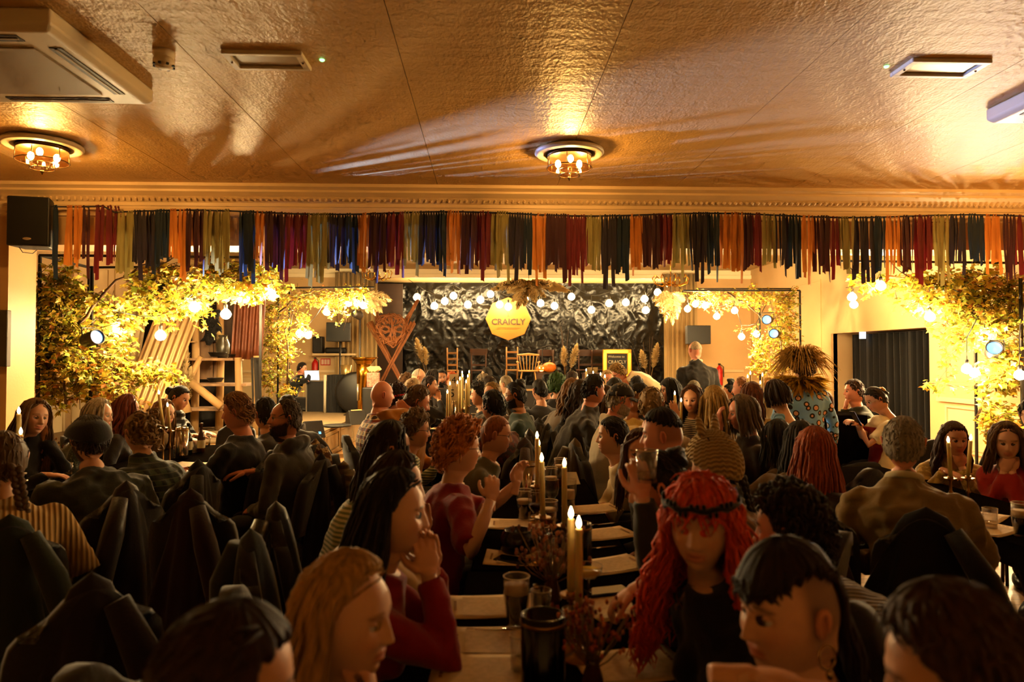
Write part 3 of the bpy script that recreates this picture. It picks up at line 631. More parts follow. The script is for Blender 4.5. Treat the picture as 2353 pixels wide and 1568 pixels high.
# twig mask on crossed poles
t = thing('twig_mask', 'large woven twig mask on crossed twig poles beside the stage', 'sculpture', (0,0,0)); tw = M('willow_twig', '7a4418', .65, var=((12,12,12), .35)); tY = 14.3
r = random.Random(5)
def bundle(name, a, b, n, spread):
    mb = MB(); a, b = W(*a, tY), W(*b, tY)
    for k in range(n):
        o1 = Vector((r.gauss(0,spread), r.gauss(0,spread), r.gauss(0,spread*.5))); o2 = Vector((r.gauss(0,spread), r.gauss(0,spread), r.gauss(0,spread*.5)))
        mb.tube([a+o1, a.lerp(b,.5)+(o1+o2)*.3, b+o2], r.uniform(.012,.02), 5)
    return mb.build(name, tw, t)
bundle('pole', (852,742), (984,994), 14, .035); bundle('pole', (950,742), (815,994), 14, .035)
bundle('horn', (930,745), (960,690), 8, .03); bundle('horn', (868,745), (862,700), 6, .03)
def mloop(pts, n, sp, name):
    mb = MB(); P = [W(*q, tY-.1) for q in pts]
    for k in range(n):
        o = [p+Vector((r.gauss(0,sp), r.gauss(0,sp), r.gauss(0,sp))) for p in P]; mb.tube(o, r.uniform(.01,.017), 5)
    return mb.build(name, tw, t)
cxm, cym = 901, 757
out = [(cxm+34*math.cos(a)*(1 if math.sin(a) < 0 else .8), cym+32*math.sin(a)) for a in np.linspace(0, 6.28, 18)]
mloop(out, 14, .035, 'face_rim')
for ex in (885, 917): mloop([(ex+11*math.cos(a), 757+7*math.sin(a)) for a in np.linspace(0, 6.28, 10)], 7, .014, 'eye_rim')
mloop([(901,735),(902,755),(896,772),(903,778),(908,770),(902,752)], 8, .015, 'nose')
for q in range(9): mloop([(878+q*5.5,778-abs(q-4)*1.5),(882+q*4.6,790-abs(q-4)*2),(886+q*3.8,798-abs(q-4)*2.5)], 4, .014, 'tooth_twig')
for q in range(7): mloop([(cxm+(q-3)*9,728+abs(q-3)*2),(cxm+(q-3)*5,745)], 4, .015, 'brow_twig')
# pleated stage curtains either side, black box speakers on stands
gold_c = M('beige_curtain', 'a58a5a', .7, sheen=.2)
lx0, lx1 = W(768,700,16.2).x, W(866,700,16.2).x
curtain('stage_curtain', 'beige pleated curtain at the sound desk side of the stage', pleated(lx0, lx1, .47, 3.6, .05, 9, seed=3), gold_c, (0,16.3,0), 0)
lx0, lx1 = W(1528,700,16.2).x, W(1605,700,16.2).x
curtain('stage_curtain', 'beige pleated curtain behind the standing man', pleated(lx0, lx1, .01, 3.6, .05, 7, seed=4), gold_c, (0,16.3,0), 0)
def pa(label, px0, px1, py0, py1, Y):
    a, b = W(px0,py0,Y), W(px1,py1,Y); w, h = b.x-a.x, a.z-b.z
    t = loudspeaker(label, ((a.x+b.x)/2, Y, (a.z+b.z)/2), 0, w, h, .4, badge=False)
    MB().tube([(0,.2,-h/2),(0,.2,-(a.z+b.z)/2+.1)], .02, 8).build('stand_pole', acd, t)
    for k in range(3): MB().tube([(0,.2,-(a.z+b.z)/2+.5),(.4*math.cos(k*2.1),.2+.4*math.sin(k*2.1),-(a.z+b.z)/2)], .012, 6).build('stand_leg', acd, t)
pa('black box speaker on stand near the sound desk', 749, 805, 741, 785, 14.6)
pa('black box speaker on stand behind the standing man', 1579, 1634, 748, 791, 14.6)
def stage_lamp(label, px, py, Y, tgt, col, energy, size=60):
    p = W(px, py, Y); d = (Vector(tgt)-p).normalized(); q = d.to_track_quat('-Z', 'Y').to_matrix().to_4x4(); q.translation = p
    t = thing('stage_lamp', label, 'spotlight', p); t.rotation_euler = q.to_euler()
    MB().lathe([(0,.2),(.06,.2),(.075,.17),(.08,0),(.085,-.02),(.078,-.02),(.07,0),(.065,.15),(0,.16)], 20).build('housing', acd, t)
    MB().lathe([(0,.005),(.07,.003)], 20).build('lens', M('blue_lens', (.16,.45,1), .2, emit=1.6), t)
    MB().tube([(-.1,0,.08),(-.1,.12,.08),(.1,.12,.08),(.1,0,.08)], .008, 6).build('yoke', acd, t)
    if energy:
        l = bpy.data.lights.new('beam', 'SPOT'); l.energy = energy; l.color = col; l.spot_size = R(size); l.spot_blend = .5; l.shadow_soft_size = .035
        lo_ = obj('beam', None, t); bpy.data.objects.remove(lo_); lo_ = bpy.data.objects.new('beam', l); COL.objects.link(lo_); lo_.parent = t; lo_.location = (0,0,-.03)
    return t
stage_lamp('blue lensed stage lamp clamped on the large arch by the rustic hut', 222, 775, 7.5, (1.7, 4.7, 3.2), (.20,.36,1), 3200, 26)
stage_lamp('blue lensed stage lamp in the leafy arch near the doorway', 2285, 800, 7.2, (3.4, 3.6, 3.2), (.45,.6,1), 60, 60)
stage_lamp('small blue lamp in the small arch beside standing man, upper', 1762, 735, 11.5, (1,6,2), (.45,.62,1), 0)
stage_lamp('small blue lamp in the small arch beside standing man, lower', 1778, 767, 11.5, (1,6,2), (.45,.62,1), 0)
t = stage_lamp('black stage lantern on pole under the pampas bunch', 825, 725, 13.2, W(1000,800,17), (1,.8,.5), 0); q = t.matrix_basis.inverted(); p = W(825,725,13.2)
MB().tube([q @ (p+Vector((0,.1,.1))), q @ Vector((p.x,13.3,.46))], .018, 8).build('pole', acd, t)
MB().tube([q @ Vector((p.x-.3,13.3,.47)), q @ Vector((p.x+.3,13.3,.47))], .018, 8).build('pole_foot', acd, t)
# ------------------------------------------------------------------ side platform with the rustic hut, sound desk
carpet = M('platform_carpet', '7d6644', .9, bump=((120,120,120), .3), var=((40,40,40), .2)); pale = M('platform_paint', 'b39a72', .55)
PX, PZ, P0, P1 = -2.5, .46, 9.3, 16.4
pf = struct('platform', MB().box(((XL+PX)/2, (P0+P1)/2, PZ/2), (PX-XL, P1-P0, PZ-.02)), pale)
MB().box(((XL+PX)/2, (P0+P1)/2, PZ-.005), (PX-XL+.03, P1-P0+.03, .02)).build('platform_top', carpet, pf, False)
for k in range(6): frame_panel(pf, (PX, P0+.1+k*1.15, .05), (0,1,0), 1.05, .36, pale, t=.05, d=.022, name='riser_panel')
for k in range(3): frame_panel(pf, (PX-1.2-k*1.2, P0, .05), (1,0,0), 1.1, .36, pale, t=.05, d=.022, name='riser_panel', n=(0,-1,0))
rawwood = M('raw_wood', 'b08a58', .7, var=((6,6,1), .35)); oldwood = M('old_plank', '8a6a4c', .75, var=((8,8,1.5), .4)); tent = M('tent_canvas', '1d1812', .85)
def corr(w, h, waves, amp=.018):
    V = []; n = waves*6+1
    for i in range(9):
        for j in range(n): V.append((j/(n-1)*w-w/2, amp*math.sin(j/(n-1)*waves*2*math.pi), i/8*h))
    return V, 9, n
def corrugated(label, a, b, w, col, waves, Y0, Y1, rust=.3):
    A, B = W(*a, Y0), W(*b, Y1); d = B-A; h = d.length
    o = MB().grid(*corr(w, h, waves)).build('corrugated_sheet', M('corr_'+col, col, .45, metal=.35, var=((5,5,1), rust)), None, True, A)
    z = d.normalized(); x = Vector((1,0,0)); x = (x-z*x.dot(z)).normalized(); y = z.cross(x); o.rotation_euler = Matrix((x,y,z)).transposed().to_euler()
    md = o.modifiers.new('t', 'SOLIDIFY'); md.thickness = .004; return tag(o, label, 'corrugated sheet')
corrugated('tan corrugated roofing sheet leaning against the rustic hut', (320,960), (440,640), .62, 'b8905c', 7, 9.6, 10.2)
corrugated('pale corrugated sheet leaning behind the tan one', (270,945), (310,700), .4, 'c9b184', 4, 9.75, 10.3)
corrugated('reddish brown corrugated sheet hanging by the hut post', (566,826), (578,640), .46, '6a3418', 5, 10.2, 10.2, .5)
tag(bevel(MB().box((0,0,0), (.5,.06,.53)).build('pier_panel', M('pier_panel_dark', '3a2e22', .6), None, False, W(-42,778,BY0-.035)), .008), 'dark square panel fixed on the pier below loudspeaker', 'panel')
# dark canvas behind the hut
V = []
for i in range(10):
    for j in range(24):
        p = W(325+(560-325)*j/23, 640+(982-640)*i/9, 11.0); V.append((p.x, 11.0+.06*math.sin(j*1.3), p.z))
tag(MB().grid(V, 10, 24).build('hut_canvas', tent, None), 'dark canvas sheet hung at the back of the rustic hut', 'canvas')
def woodbar(name, label, a, b, Ya, Yb, w, mat, cat='timber', grp='timbers of the rustic hut'):
    A, B = W(*a, Ya), W(*b, Yb)
    o = bevel(MB().bar(A, B, w).build(name, mat, None, False), .008); return tag(o, label, cat, grp)
hx = Vector((0,0,0))
hut = thing('log_hut_frame', 'rough log frame with shelves forming the rustic hut', 'hut', (W(505,940,10.3).x, 10.3, PZ))
def part(name, mb, mat): o = mb.build(name, mat, hut, name.startswith('log')); o.location = -Vector(hut.location); return o
def dn(px, Y): p = W(px, 800, Y); return Vector((p.x, Y, PZ))
for px, yt, Y in ((547,822,10.1), (590,818,10.1), (448,690,10.4), (505,650,10.7)):
    t_ = W(px, yt, Y); part('log_post', MB().tube([dn(px,Y), (dn(px,Y)+t_)/2+Vector((.02,0,0)), t_], [.06,.055,.05], 9), rawwood)
part('log_brace', MB().tube([W(405,930,10.1), W(430,880,10.1), W(462,820,10.1)], [.06,.05,.04], 8), rawwood)
part('log_brace', MB().tube([W(440,880,10.0), W(508,935,10.0)], [.06,.06], 8), rawwood)
part('log_brace', MB().tube([W(425,950,10.0), W(412,885,10.0)], [.10,.06], 8), rawwood)
for y, x0, x1 in ((826,440,545), (884,445,575), (940,430,560)):
    a, b = W(x0,y,10.25), W(x1,y,10.25); part('shelf', MB().box(((a.x+b.x)/2, 10.3, a.z), (b.x-a.x, .45, .035)), oldwood)
for k, px in enumerate((447,458,468,478,488,497)):
    a, b = W(px,722+6*(k % 2),10.7), W(px,872,10.7); part('plank', MB().box((a.x, 10.7, (a.z+b.z)/2), (.07, .03, a.z-b.z)), oldwood)
for k, px in enumerate((508,518,528,538)):
    a, b = W(px,690,10.75), W(px,830,10.75); part('plank', MB().box((a.x, 10.75, (a.z+b.z)/2), (.065, .03, a.z-b.z)), M('dark_plank', '3f2e20', .75, var=((8,8,1.5), .4)))
# hide, lantern cage, cloths, bowls, grass
mb = MB(); V = []
for i in range(9):
    for j in range(7):
        px = 466+(j/6)*40-(8*math.sin(i*.9) if j in (0,6) else 0); py = 712+i*9+(10 if j in (2,3) and i == 8 else 0); p = W(px, py, 10.5); V.append((p.x, 10.5+.05*math.sin(i+j), p.z))
o = MB().grid(V, 9, 7).build('animal_hide', M('dark_fur', '17130f', .95, bump=((80,80,80), .9, .03)), None); o.modifiers.new('t', 'SOLIDIFY').thickness = .03; tag(o, 'dark shaggy hide hanging in the rustic hut', 'hide')
p = W(430, 786, 10.3); t = thing('wire_cage', 'small wire cage on bracket beside the hut planks', 'cage', p); mb = MB()
for k in range(8): MB().tube([(-.1+.029*k, -.08, 0), (-.1+.029*k, -.08, .3)], .005, 5).build('wire', iron, t)
MB().box((0,0,0), (.24,.2,.02)).build('tray', rawwood, t, False); MB().box((0,0,.31), (.24,.2,.02)).build('lid', iron, t, False)
o = MB().grid(*[[(W(x_,y_,9.9).x, 9.9+.04*math.sin(x_*.5), W(x_,y_,9.9).z) for y_ in (868,900,940) for x_ in (340,346,352,358,362)], 3, 5]).build('red_cloth', M('red_cloth', '8a1c1a', .85), None); o.modifiers.new('t', 'SOLIDIFY').thickness = .01; tag(o, 'strip of red cloth beside the tan corrugated sheet', 'cloth')
V = []
for i in range(8):
    for j in range(6): p = W(576+j*5+i*.6, 822+i*17, 10.05); V.append((p.x, 10.05+.05*math.sin(j*2.2), p.z))
o = MB().grid(V, 8, 6).build('black_drape', tent, None); o.modifiers.new('t', 'SOLIDIFY').thickness = .01; tag(o, 'black drape hanging between the pale log posts', 'drape')
for px, py, rr, lab, col in ((500,824,.13,'wide dark pan on the upper hut shelf','14110e'), (495,882,.12,'black round pot on the lower hut shelf','17120e'), (535,824,.07,'small dark bowl on the upper hut shelf','1c130d')):
    p = W(px, py-1, 10.22); tag(MB().lathe([(0,0),(rr*.7,0),(rr,rr*.5),(rr*1.05,rr*.52),(rr*.9,rr*.45),(rr*.6,.02),(0,.02)], 18).build('bowl', M('bowl_'+col, col, .4), None, True, (p.x, p.y, p.z+.018)), lab, 'bowl')
grass_vase('grey pampas plume standing on the hut shelf', 512, 824, 10.35, [(503,765,.55),(518,775,.6)], vase=True, vz=W(512,826,10.25).z+.02)
grass_vase('brown dried thistle bunch in front of the hut planks', 420, 905, 10.0, [(405,760,.5),(428,800,.5),(438,850,.5)], vase=False, vz=PZ, tw=8)
# sound desk
blk = M('case_black', '110f0d', .5); alu = M('case_alu', 'b9ad98', .3, metal=.8)
a, b = W(706,877,14.3), W(750,945,14.3); w = b.x-a.x; h = a.z-PZ
t = thing('flight_case', 'black flight case desk with metal edges holding the laptop', 'case', ((a.x+b.x)/2, 14.5, PZ))
bevel(MB().box((0,0,h/2), (w,.5,h)).build('case_body', blk, t, False), .01)
for sx in (-1,1): MB().box((sx*w/2,-.25,h/2), (.025,.02,h)).build('case_edge', alu, t, False)
p = W(725, 875, 14.4); t = thing('laptop', 'open laptop with bright blue and white screen on flight case', 'laptop', (p.x, 14.35, PZ+h+.0), R(-12))
MB().box((0,0,.01), (.33,.22,.018)).build('keyboard_base', alu, t, False)
bevel(MB().box((0,-.13,.125), (.34,.012,.225), (R(10),0,0)).build('lid', alu, t, False), .004)
sm = M('laptop_screen', 'dfeaff', .3, emit=.9); nt = sm.node_tree; L = nt.links.new; bb = nt.nodes['Principled BSDF']
tc = nt.nodes.new('ShaderNodeTexCoord'); br = nt.nodes.new('ShaderNodeTexBrick'); L(tc.outputs['Object'], br.inputs[0]); br.inputs['Scale'].default_value = 14; br.inputs['Color1'].default_value = (.12,.45,.8,1); br.inputs['Color2'].default_value = (.9,.95,1,1); br.inputs['Mortar'].default_value = (.85,.93,1,1); br.inputs['Mortar Size'].default_value = .09; L(br.outputs[0], bb.inputs['Emission Color'])
MB().box((0,-.138,.127), (.315,.003,.195), (R(10),0,0)).build('screen', sm, t, False)
a, b = W(752,862,14.0), W(812,945,14.0)
t = thing('draped_table', 'tall table draped in black cloth beside flight case', 'table', ((a.x+b.x)/2, 14.2, PZ)); h = a.z-PZ; w = b.x-a.x
V, rows, n = pleated(-w/2, w/2, .01, h, .02, 8, seed=6); bevel(MB().box((0,.02,h/2), (w-.02,.44,h)).build('table_body', blk, t, False), .02)
MB().grid([(x_,-.23+y_,z_) for x_,y_,z_ in V], rows, n).build('cloth_front', M('black_cloth', '14120f', .85), t)
MB().tube([(-w/2-.03,-.26,0),(-w/2-.03,-.26,h)], .03, 8).build('white_pole', M('pole_white', 'b9ac92', .5), t)
p = W(793,860,14.0); tag(MB().lathe([(0,0),(.08,0),(.11,.2),(.115,.2),(.09,.01)], 18).build('ice_bucket', M('bucket_metal', 'a8905c', .3, metal=.8), None, True, (p.x,14.1,PZ+h)), 'metal ice bucket on the draped table', 'bucket')
# tuba and big black case behind it
p = W(830, 905, 13.2); t = thing('tuba', 'brass tuba standing at the edge of the platform', 'tuba', (p.x, 13.2, PZ)); gb = M('brass_gold', 'b5842c', .22, metal=1)
MB().tube([(0,0,.0),(.0,0,.4),(.02,0,.75),(.05,0,1.0)], [.06,.08,.11,.15], 14).build('bell_tube', gb, t); MB().lathe([(.15,1.0),(.2,1.08),(.27,1.12),(.26,1.13),(.14,1.02)], 24, (.05,0,0)).build('bell', gb, t)
MB().tube([(.10+.09*math.cos(q), 0, .45+.3*math.sin(q)) for q in np.linspace(0,6.28,20)], .025, 8, False).build('coil', gb, t)
for k in range(3): MB().tube([(-.05,-.09+.05*k,.3),(-.05,-.09+.05*k,.62)], .018, 8).build('valve', alu, t)
p = W(822,870,13.9); tag(MB().lathe([(0,-.12),(.36,-.12),(.42,-.08),(.42,.08),(.36,.12),(0,.12)], 28).build('drum_case', blk, None, True, (p.x,13.8,PZ+.42)), 'round black drum case standing behind the tuba', 'case'); bpy.data.objects['drum_case'].rotation_euler = (R(90),0,0)
p = W(858, 890, 12.4); bag_z = p.z
tag(bevel(MB().box((0,0,bag_z/2), (.34,.34,bag_z)).build('bag_stand', blk, None, False, (p.x,12.4,0)), .02), 'black cloth covered stand under the floral gift bag', 'stand')
t = thing('gift_bag', 'cream gift bag with red floral print and tissue', 'bag', (p.x, 12.4, bag_z)); fm_ = cloth_mat('print:d8c4a0:a03a20') if 'cloth_mat' in globals() else M('floral_paper', 'a8705c', .8, var=((30,30,30), .6))
bevel(MB().box((0,0,.13), (.22,.12,.26)).build('bag_body', fm_, t, False), .008)
r = random.Random(3); mb = MB()
for k in range(14): 
    c = Vector((r.uniform(-.08,.08), r.uniform(-.04,.04), .27)); mb.add([c, c+Vector((.07,.01,.05)), c+Vector((.02,.02,.11)), c+Vector((-.05,-.02,.08))], [(0,1,2,3)])
mb.build('tissue', M('tissue', 'b59a6c', .8, transl=.2), t)
for px, py, Y, rz, lab in ((818,940,11.6,R(30),'small black floor monitor wedge at platform edge'), (718,985,9.7,R(40),'small black uplighter on the near corner of platform')):
    p = W(px, py, Y); t = thing('floor_monitor', lab, 'speaker', (p.x, Y, PZ+.005), rz)
    bevel(MB().add([(-.14,-.14,0),(.14,-.14,0),(.14,.14,0),(-.14,.14,0),(-.14,-.02,.24),(.14,-.02,.24),(.14,.12,.18),(-.14,.12,.18)], [(0,3,2,1),(4,5,6,7),(0,1,5,4),(1,2,6,5),(2,3,7,6),(3,0,4,7)]).build('wedge', spk, t, False), .012)
    if px > 800: MB().box((0,-.02,.236), (.18,.03,.012)).build('lens_panel', M('uplight_glow', (1,.45,.1), .4, emit=1.5), t, False)
    if px < 800: MB().box((.06,-.105,.07), (.035,.006,.035), (R(-26),0,0)).build('status_light', M('panel_blue', (.1,.4,1), .4, emit=1.0), t, False)
p = W(775,960,11.2); tag(bevel(MB().lathe([(0,0),(.22,0),(.23,.02),(.22,.03),(0,.02)], 20).build('black_tray', blk, None, True, (p.x,11.2,PZ+.006)), .003), 'flat black tray lying on the platform carpet', 'tray')
# fire extinguishers and red sign
redm = M('extinguisher_red', 'b01a14', .35)
for px, py, Y, lab in ((724,848,PY-.12,'red fire extinguisher on wall behind the laptop'), (1653,862,PY-.12,'red fire extinguisher on wall beside the standing man')):
    p = W(px, py, Y); t = thing('fire_extinguisher', lab, 'extinguisher', (p.x, Y, p.z-.25), 0, 'fire extinguishers')
    MB().lathe([(0,0),(.075,0),(.08,.03),(.08,.38),(.05,.44),(.025,.46),(.025,.49),(0,.49)], 16).build('cylinder', redm, t)
    MB().box((0,-.01,.51), (.03,.1,.04)).build('valve', blk, t, False); MB().tube([(.02,-.04,.5),(.09,-.04,.45),(.09,-.04,.2)], .01, 6).build('hose', blk, t)
p = W(748, 832, PY-.03); t = thing('wall_notice', 'small red bordered fire notice on the back wall', 'sign', p); hw = 22/FPX*PY/2
MB().box((0,0,0), (hw*2,.01,.16)).build('plate', redm, t, False)
for k in range(3): MB().box((-hw*.6+k*hw*.6,-.006,0), (hw*.5,.004,.12)).build('pictogram', M('notice_cream', 'c9a890', .6), t, False)
a, b = W(722,802,PY-.2), W(820,815,PY-.2)
tag(MB().box(((a.x+b.x)/2, PY-.2, b.z), (b.x-a.x,.35,.05)).build('wall_shelf', dado, None, False), 'cream painted ledge on the back wall by curtains', 'shelf')
p = W(732,808,PY-.2); t = thing('case_on_ledge', 'dark equipment case and folded bag on wall ledge', 'case', (p.x, PY-.2, b.z+.025))
bevel(MB().box((0,0,.20), (.24,.26,.4)).build('case', blk, t, False), .03); bevel(MB().box((.42,0,.07), (.5,.26,.14)).build('bag', blk, t, False), .04)
# ------------------------------------------------------------------ dining tables
cloth_b = M('table_cloth_dark', '120e0b', .95, spec=.0, ior=1.03, bump=((120,120,120), .15), var=((3,3,3), .2))
def dining_table(label, x, y0, y1, w=.70, ang=0, z=.75, drop=.11):
    t = thing('dining_table', label, 'table', (x, (y0+y1)/2, 0), R(-ang), 'dark clothed dining tables'); l = y1-y0
    bevel(MB().box((0,0,z-.015), (w,l,.03)).build('tabletop', cloth_b, t, False), .006)
    V = []; per = []; n = 60
    for sx, sy, ex, ey in ((-1,-1,1,-1),(1,-1,1,1),(1,1,-1,1),(-1,1,-1,-1)):
        for k in range(n//4): per.append((sx+(ex-sx)*k/(n/4), sy+(ey-sy)*k/(n/4)))
    for i in range(4):
        for k, (u, v_) in enumerate(per):
            o = 1+.02*math.sin(k*1.7)*i/3; V.append((u*(w/2+.004)*o, v_*(l/2+.004)+.012*math.sin(k*2.3)*i/3, z-.002-drop*i/3))
    MB().grid(V, 4, len(per), True).build('tablecloth', cloth_b, t)
    for sx in (-1,1):
        for sy in (-1,1): MB().tube([(sx*w*.2,sy*(l/2-.12),z-.03),(sx*w*.2,sy*(l/2-.1),0)], .016, 7).build('leg', iron, t)
    return t
dining_table('dark clothed table running up the middle, end with the stout pint', .205, .1, 2.72, .66, 2.0)
dining_table('dark clothed table running up the middle, end with metal wine coolers', .305, 2.74, 4.76, .66, 2.0)
dining_table('dark clothed table with the table number cards, near half', -.33, 5.4, 7.28, .66)
dining_table('dark clothed table with the table number cards, stage half', -.33, 7.3, 9.2, .66)
dining_table('dark clothed table beside the flat cap man', -2.66, 3.1, 4.9, .66)
dining_table('dark clothed table beside the man in black tee', -2.62, 4.92, 6.7, .66)
dining_table('dark clothed table between cap wearer and striped top', 1.45, 5.3, 8.3, .56)
dining_table('dark clothed table beside the camel jacket', 2.72, 2.2, 5.2, .64)
dining_table('dark clothed table under the small arch', 2.42, 6.3, 7.7, .5)
dining_table('dark clothed table near the stage pumpkins', 1.0, 9.4, 11.3, .66)
# tall table with a floor length black cloth by the doorway
a, b = W(1888,954,6.55), W(1985,954,6.55)
t = thing('poseur_table', 'tall square table under floor length black cloth by doorway', 'table', ((a.x+b.x)/2, 6.75, 0)); w = b.x-a.x; z = a.z
bevel(MB().box((0,0,z-.015), (w,.5,.03)).build('tabletop', cloth_b, t, False), .006)
V = []; per = []
for sx, sy, ex, ey in ((-1,-1,1,-1),(1,-1,1,1),(1,1,-1,1),(-1,1,-1,-1)):
    for k in range(14): per.append((sx+(ex-sx)*k/14, sy+(ey-sy)*k/14))
for i in range(6):
    for k, (u, v_) in enumerate(per): o = 1+.06*i/5*math.sin(k*1.9)+.05*i/5; V.append((u*(w/2+.004)*o, v_*.254*o, z-.002-(z-.01)*i/5))
MB().grid(V, 6, len(per), True).build('floor_cloth', cloth_b, t); MB().tube([(0,0,0),(0,0,z-.03)], .03, 8).build('pedestal', iron, t)
# ------------------------------------------------------------------ people: geometry helpers
TMP = bpy.data.scenes.new('scratch')
def remesh(mb, voxel, smooth=4, fac=.6):
    me = mb.mesh('scratch', M('plain'), True); o = bpy.data.objects.new('scratch', me); TMP.collection.objects.link(o)
    md = o.modifiers.new('r', 'REMESH'); md.mode = 'VOXEL'; md.voxel_size = voxel
    if smooth: ms = o.modifiers.new('s', 'SMOOTH'); ms.iterations = smooth; ms.factor = fac
    vl = TMP.view_layers[0]; vl.update(); e = o.evaluated_get(vl.depsgraph); m2 = e.to_mesh()
    n = len(m2.vertices); v = np.empty(n*3); m2.vertices.foreach_get('co', v); v = v.reshape(-1,3)
    f = [tuple(p.vertices) for p in m2.polygons]
    e.to_mesh_clear(); bpy.data.objects.remove(o); bpy.data.meshes.remove(me); return v, f
def sstep(a, b, x): t = np.clip((x-a)/(b-a+1e-12), 0, 1); return t*t*(3-2*t)
def G(x, s): return np.exp(-(x/s)**2)
# smooth value noise on arrays
def vnoise(P, s, seed=0):
    P = P*s+seed*7.31; return (np.sin(P[:,0]*1.7+1.3*np.sin(P[:,1]*1.1+seed))+np.sin(P[:,1]*2.1+1.1*np.sin(P[:,2]*1.3))+np.sin(P[:,2]*1.9+1.7*np.sin(P[:,0]*.9+2)))/3
HX, HY, HZ = .075, .095, .116
_head_cache = {}
def head_grid(nu, nv, fem):
    key = (nu, nv, fem)
    if key in _head_cache: return _head_cache[key]
    t = -math.pi+np.arange(nv)/nv*2*math.pi; phi = t-.45*np.sin(t)
    th = np.linspace(.02, R(152), nu)
    TH, PH = np.meshgrid(th, phi, indexing='ij')
    x, y, z = np.sin(TH)*np.sin(PH)*HX, np.sin(TH)*np.cos(PH)*HY, np.cos(TH)*HZ
    fr = sstep(-.02, .05, y)                                  # front mask
    low = sstep(.0, -.11, z)
    x = x*(1-(.20 if fem else .13)*low) ; x = x*(1+.04*sstep(.02,.08,z))
    y = y-.007*fr*sstep(.045,.11,z)                           # forehead falls back
    y = np.where(y > 0, y*(1+.10*low), y)
    y = np.where(y > .074, .074+(y-.074)*.62, y)              # flatter face
    y = y+.006*fr*low
    b = lambda cx, cz, sx, sz: (G(x-cx, sx)*G(z-cz, sz)+G(x+cx, sx)*G(z-cz, sz) if cx else G(x, sx)*G(z-cz, sz))*fr
    y = y+(.003 if fem else .006)*b(.026,.030,.022,.010)      # brow
    y = y-.0125*b(.031,.010,.017,.013)                        # eye sockets
    y = y+.005*b(.043,-.022,.022,.02)                         # cheeks
    nz = np.clip((.022-z)/.046, 0, 1)*(z > -.034)*np.where(z < -.024, np.clip((z+.036)/.012, 0, 1), 1)
    wdt = .0075+.0065*nz
    y = y+(.021 if fem else .0245)*G(x, wdt)*nz**.8*fr*(1.0) # nose
    y = y+.006*b(.011,-.026,.007,.006)
    y = y-.004*b(0,-.039,.009,.006)
    y = y+(.0065)*b(0,-.0475,.020,.0055)-.0055*b(0,-.0535,.023,.0032)+.0072*b(0,-.060,.018,.0058)
    y = y-.003*b(0,-.073,.024,.007)
    y = y+(.008 if fem else .011)*b(0,-.095,.024,.017)
    back = sstep(-.0, -.05, y)*sstep(-.02, -.09, z); y = y*(1-back)+(-.07)*back*1.0+0*y
    rows = [np.stack([x,y,z], -1)]
    last = rows[0][-1]
    for k, (zz, rx, ry, cy_) in enumerate(((-.118,.052,.060,-.012), (-.135,.053,.058,-.020), (-.165,.053,.056,-.026), (-.20,.062,.062,-.032), (-.25,.10,.075,-.036))):
        sc_ = .90 if fem else 1.04
        ring = np.stack([rx*sc_*np.sin(phi), ry*sc_*np.cos(phi)+cy_, np.full(nv, zz)], -1)
        if k == 0: ring = ring*.75+last*.25*np.array([1,1,1]); ring[:,2] = zz
        rows.append(ring[None])
    V = np.concatenate(rows, 0); n = V.shape[0]; V = V.reshape(-1,3)
    f = [(i*nv+j, i*nv+(j+1)%nv, (i+1)*nv+(j+1)%nv, (i+1)*nv+j) for i in range(n-1) for j in range(nv)]+[tuple(range(nv-1,-1,-1))]
    f = [q[::-1] for q in f]
    _head_cache[key] = (V, f); return V, f
SKINS = dict(p='d9a583', l='c99270', m='a8714e', d='6d4229', r='cf8a6e')
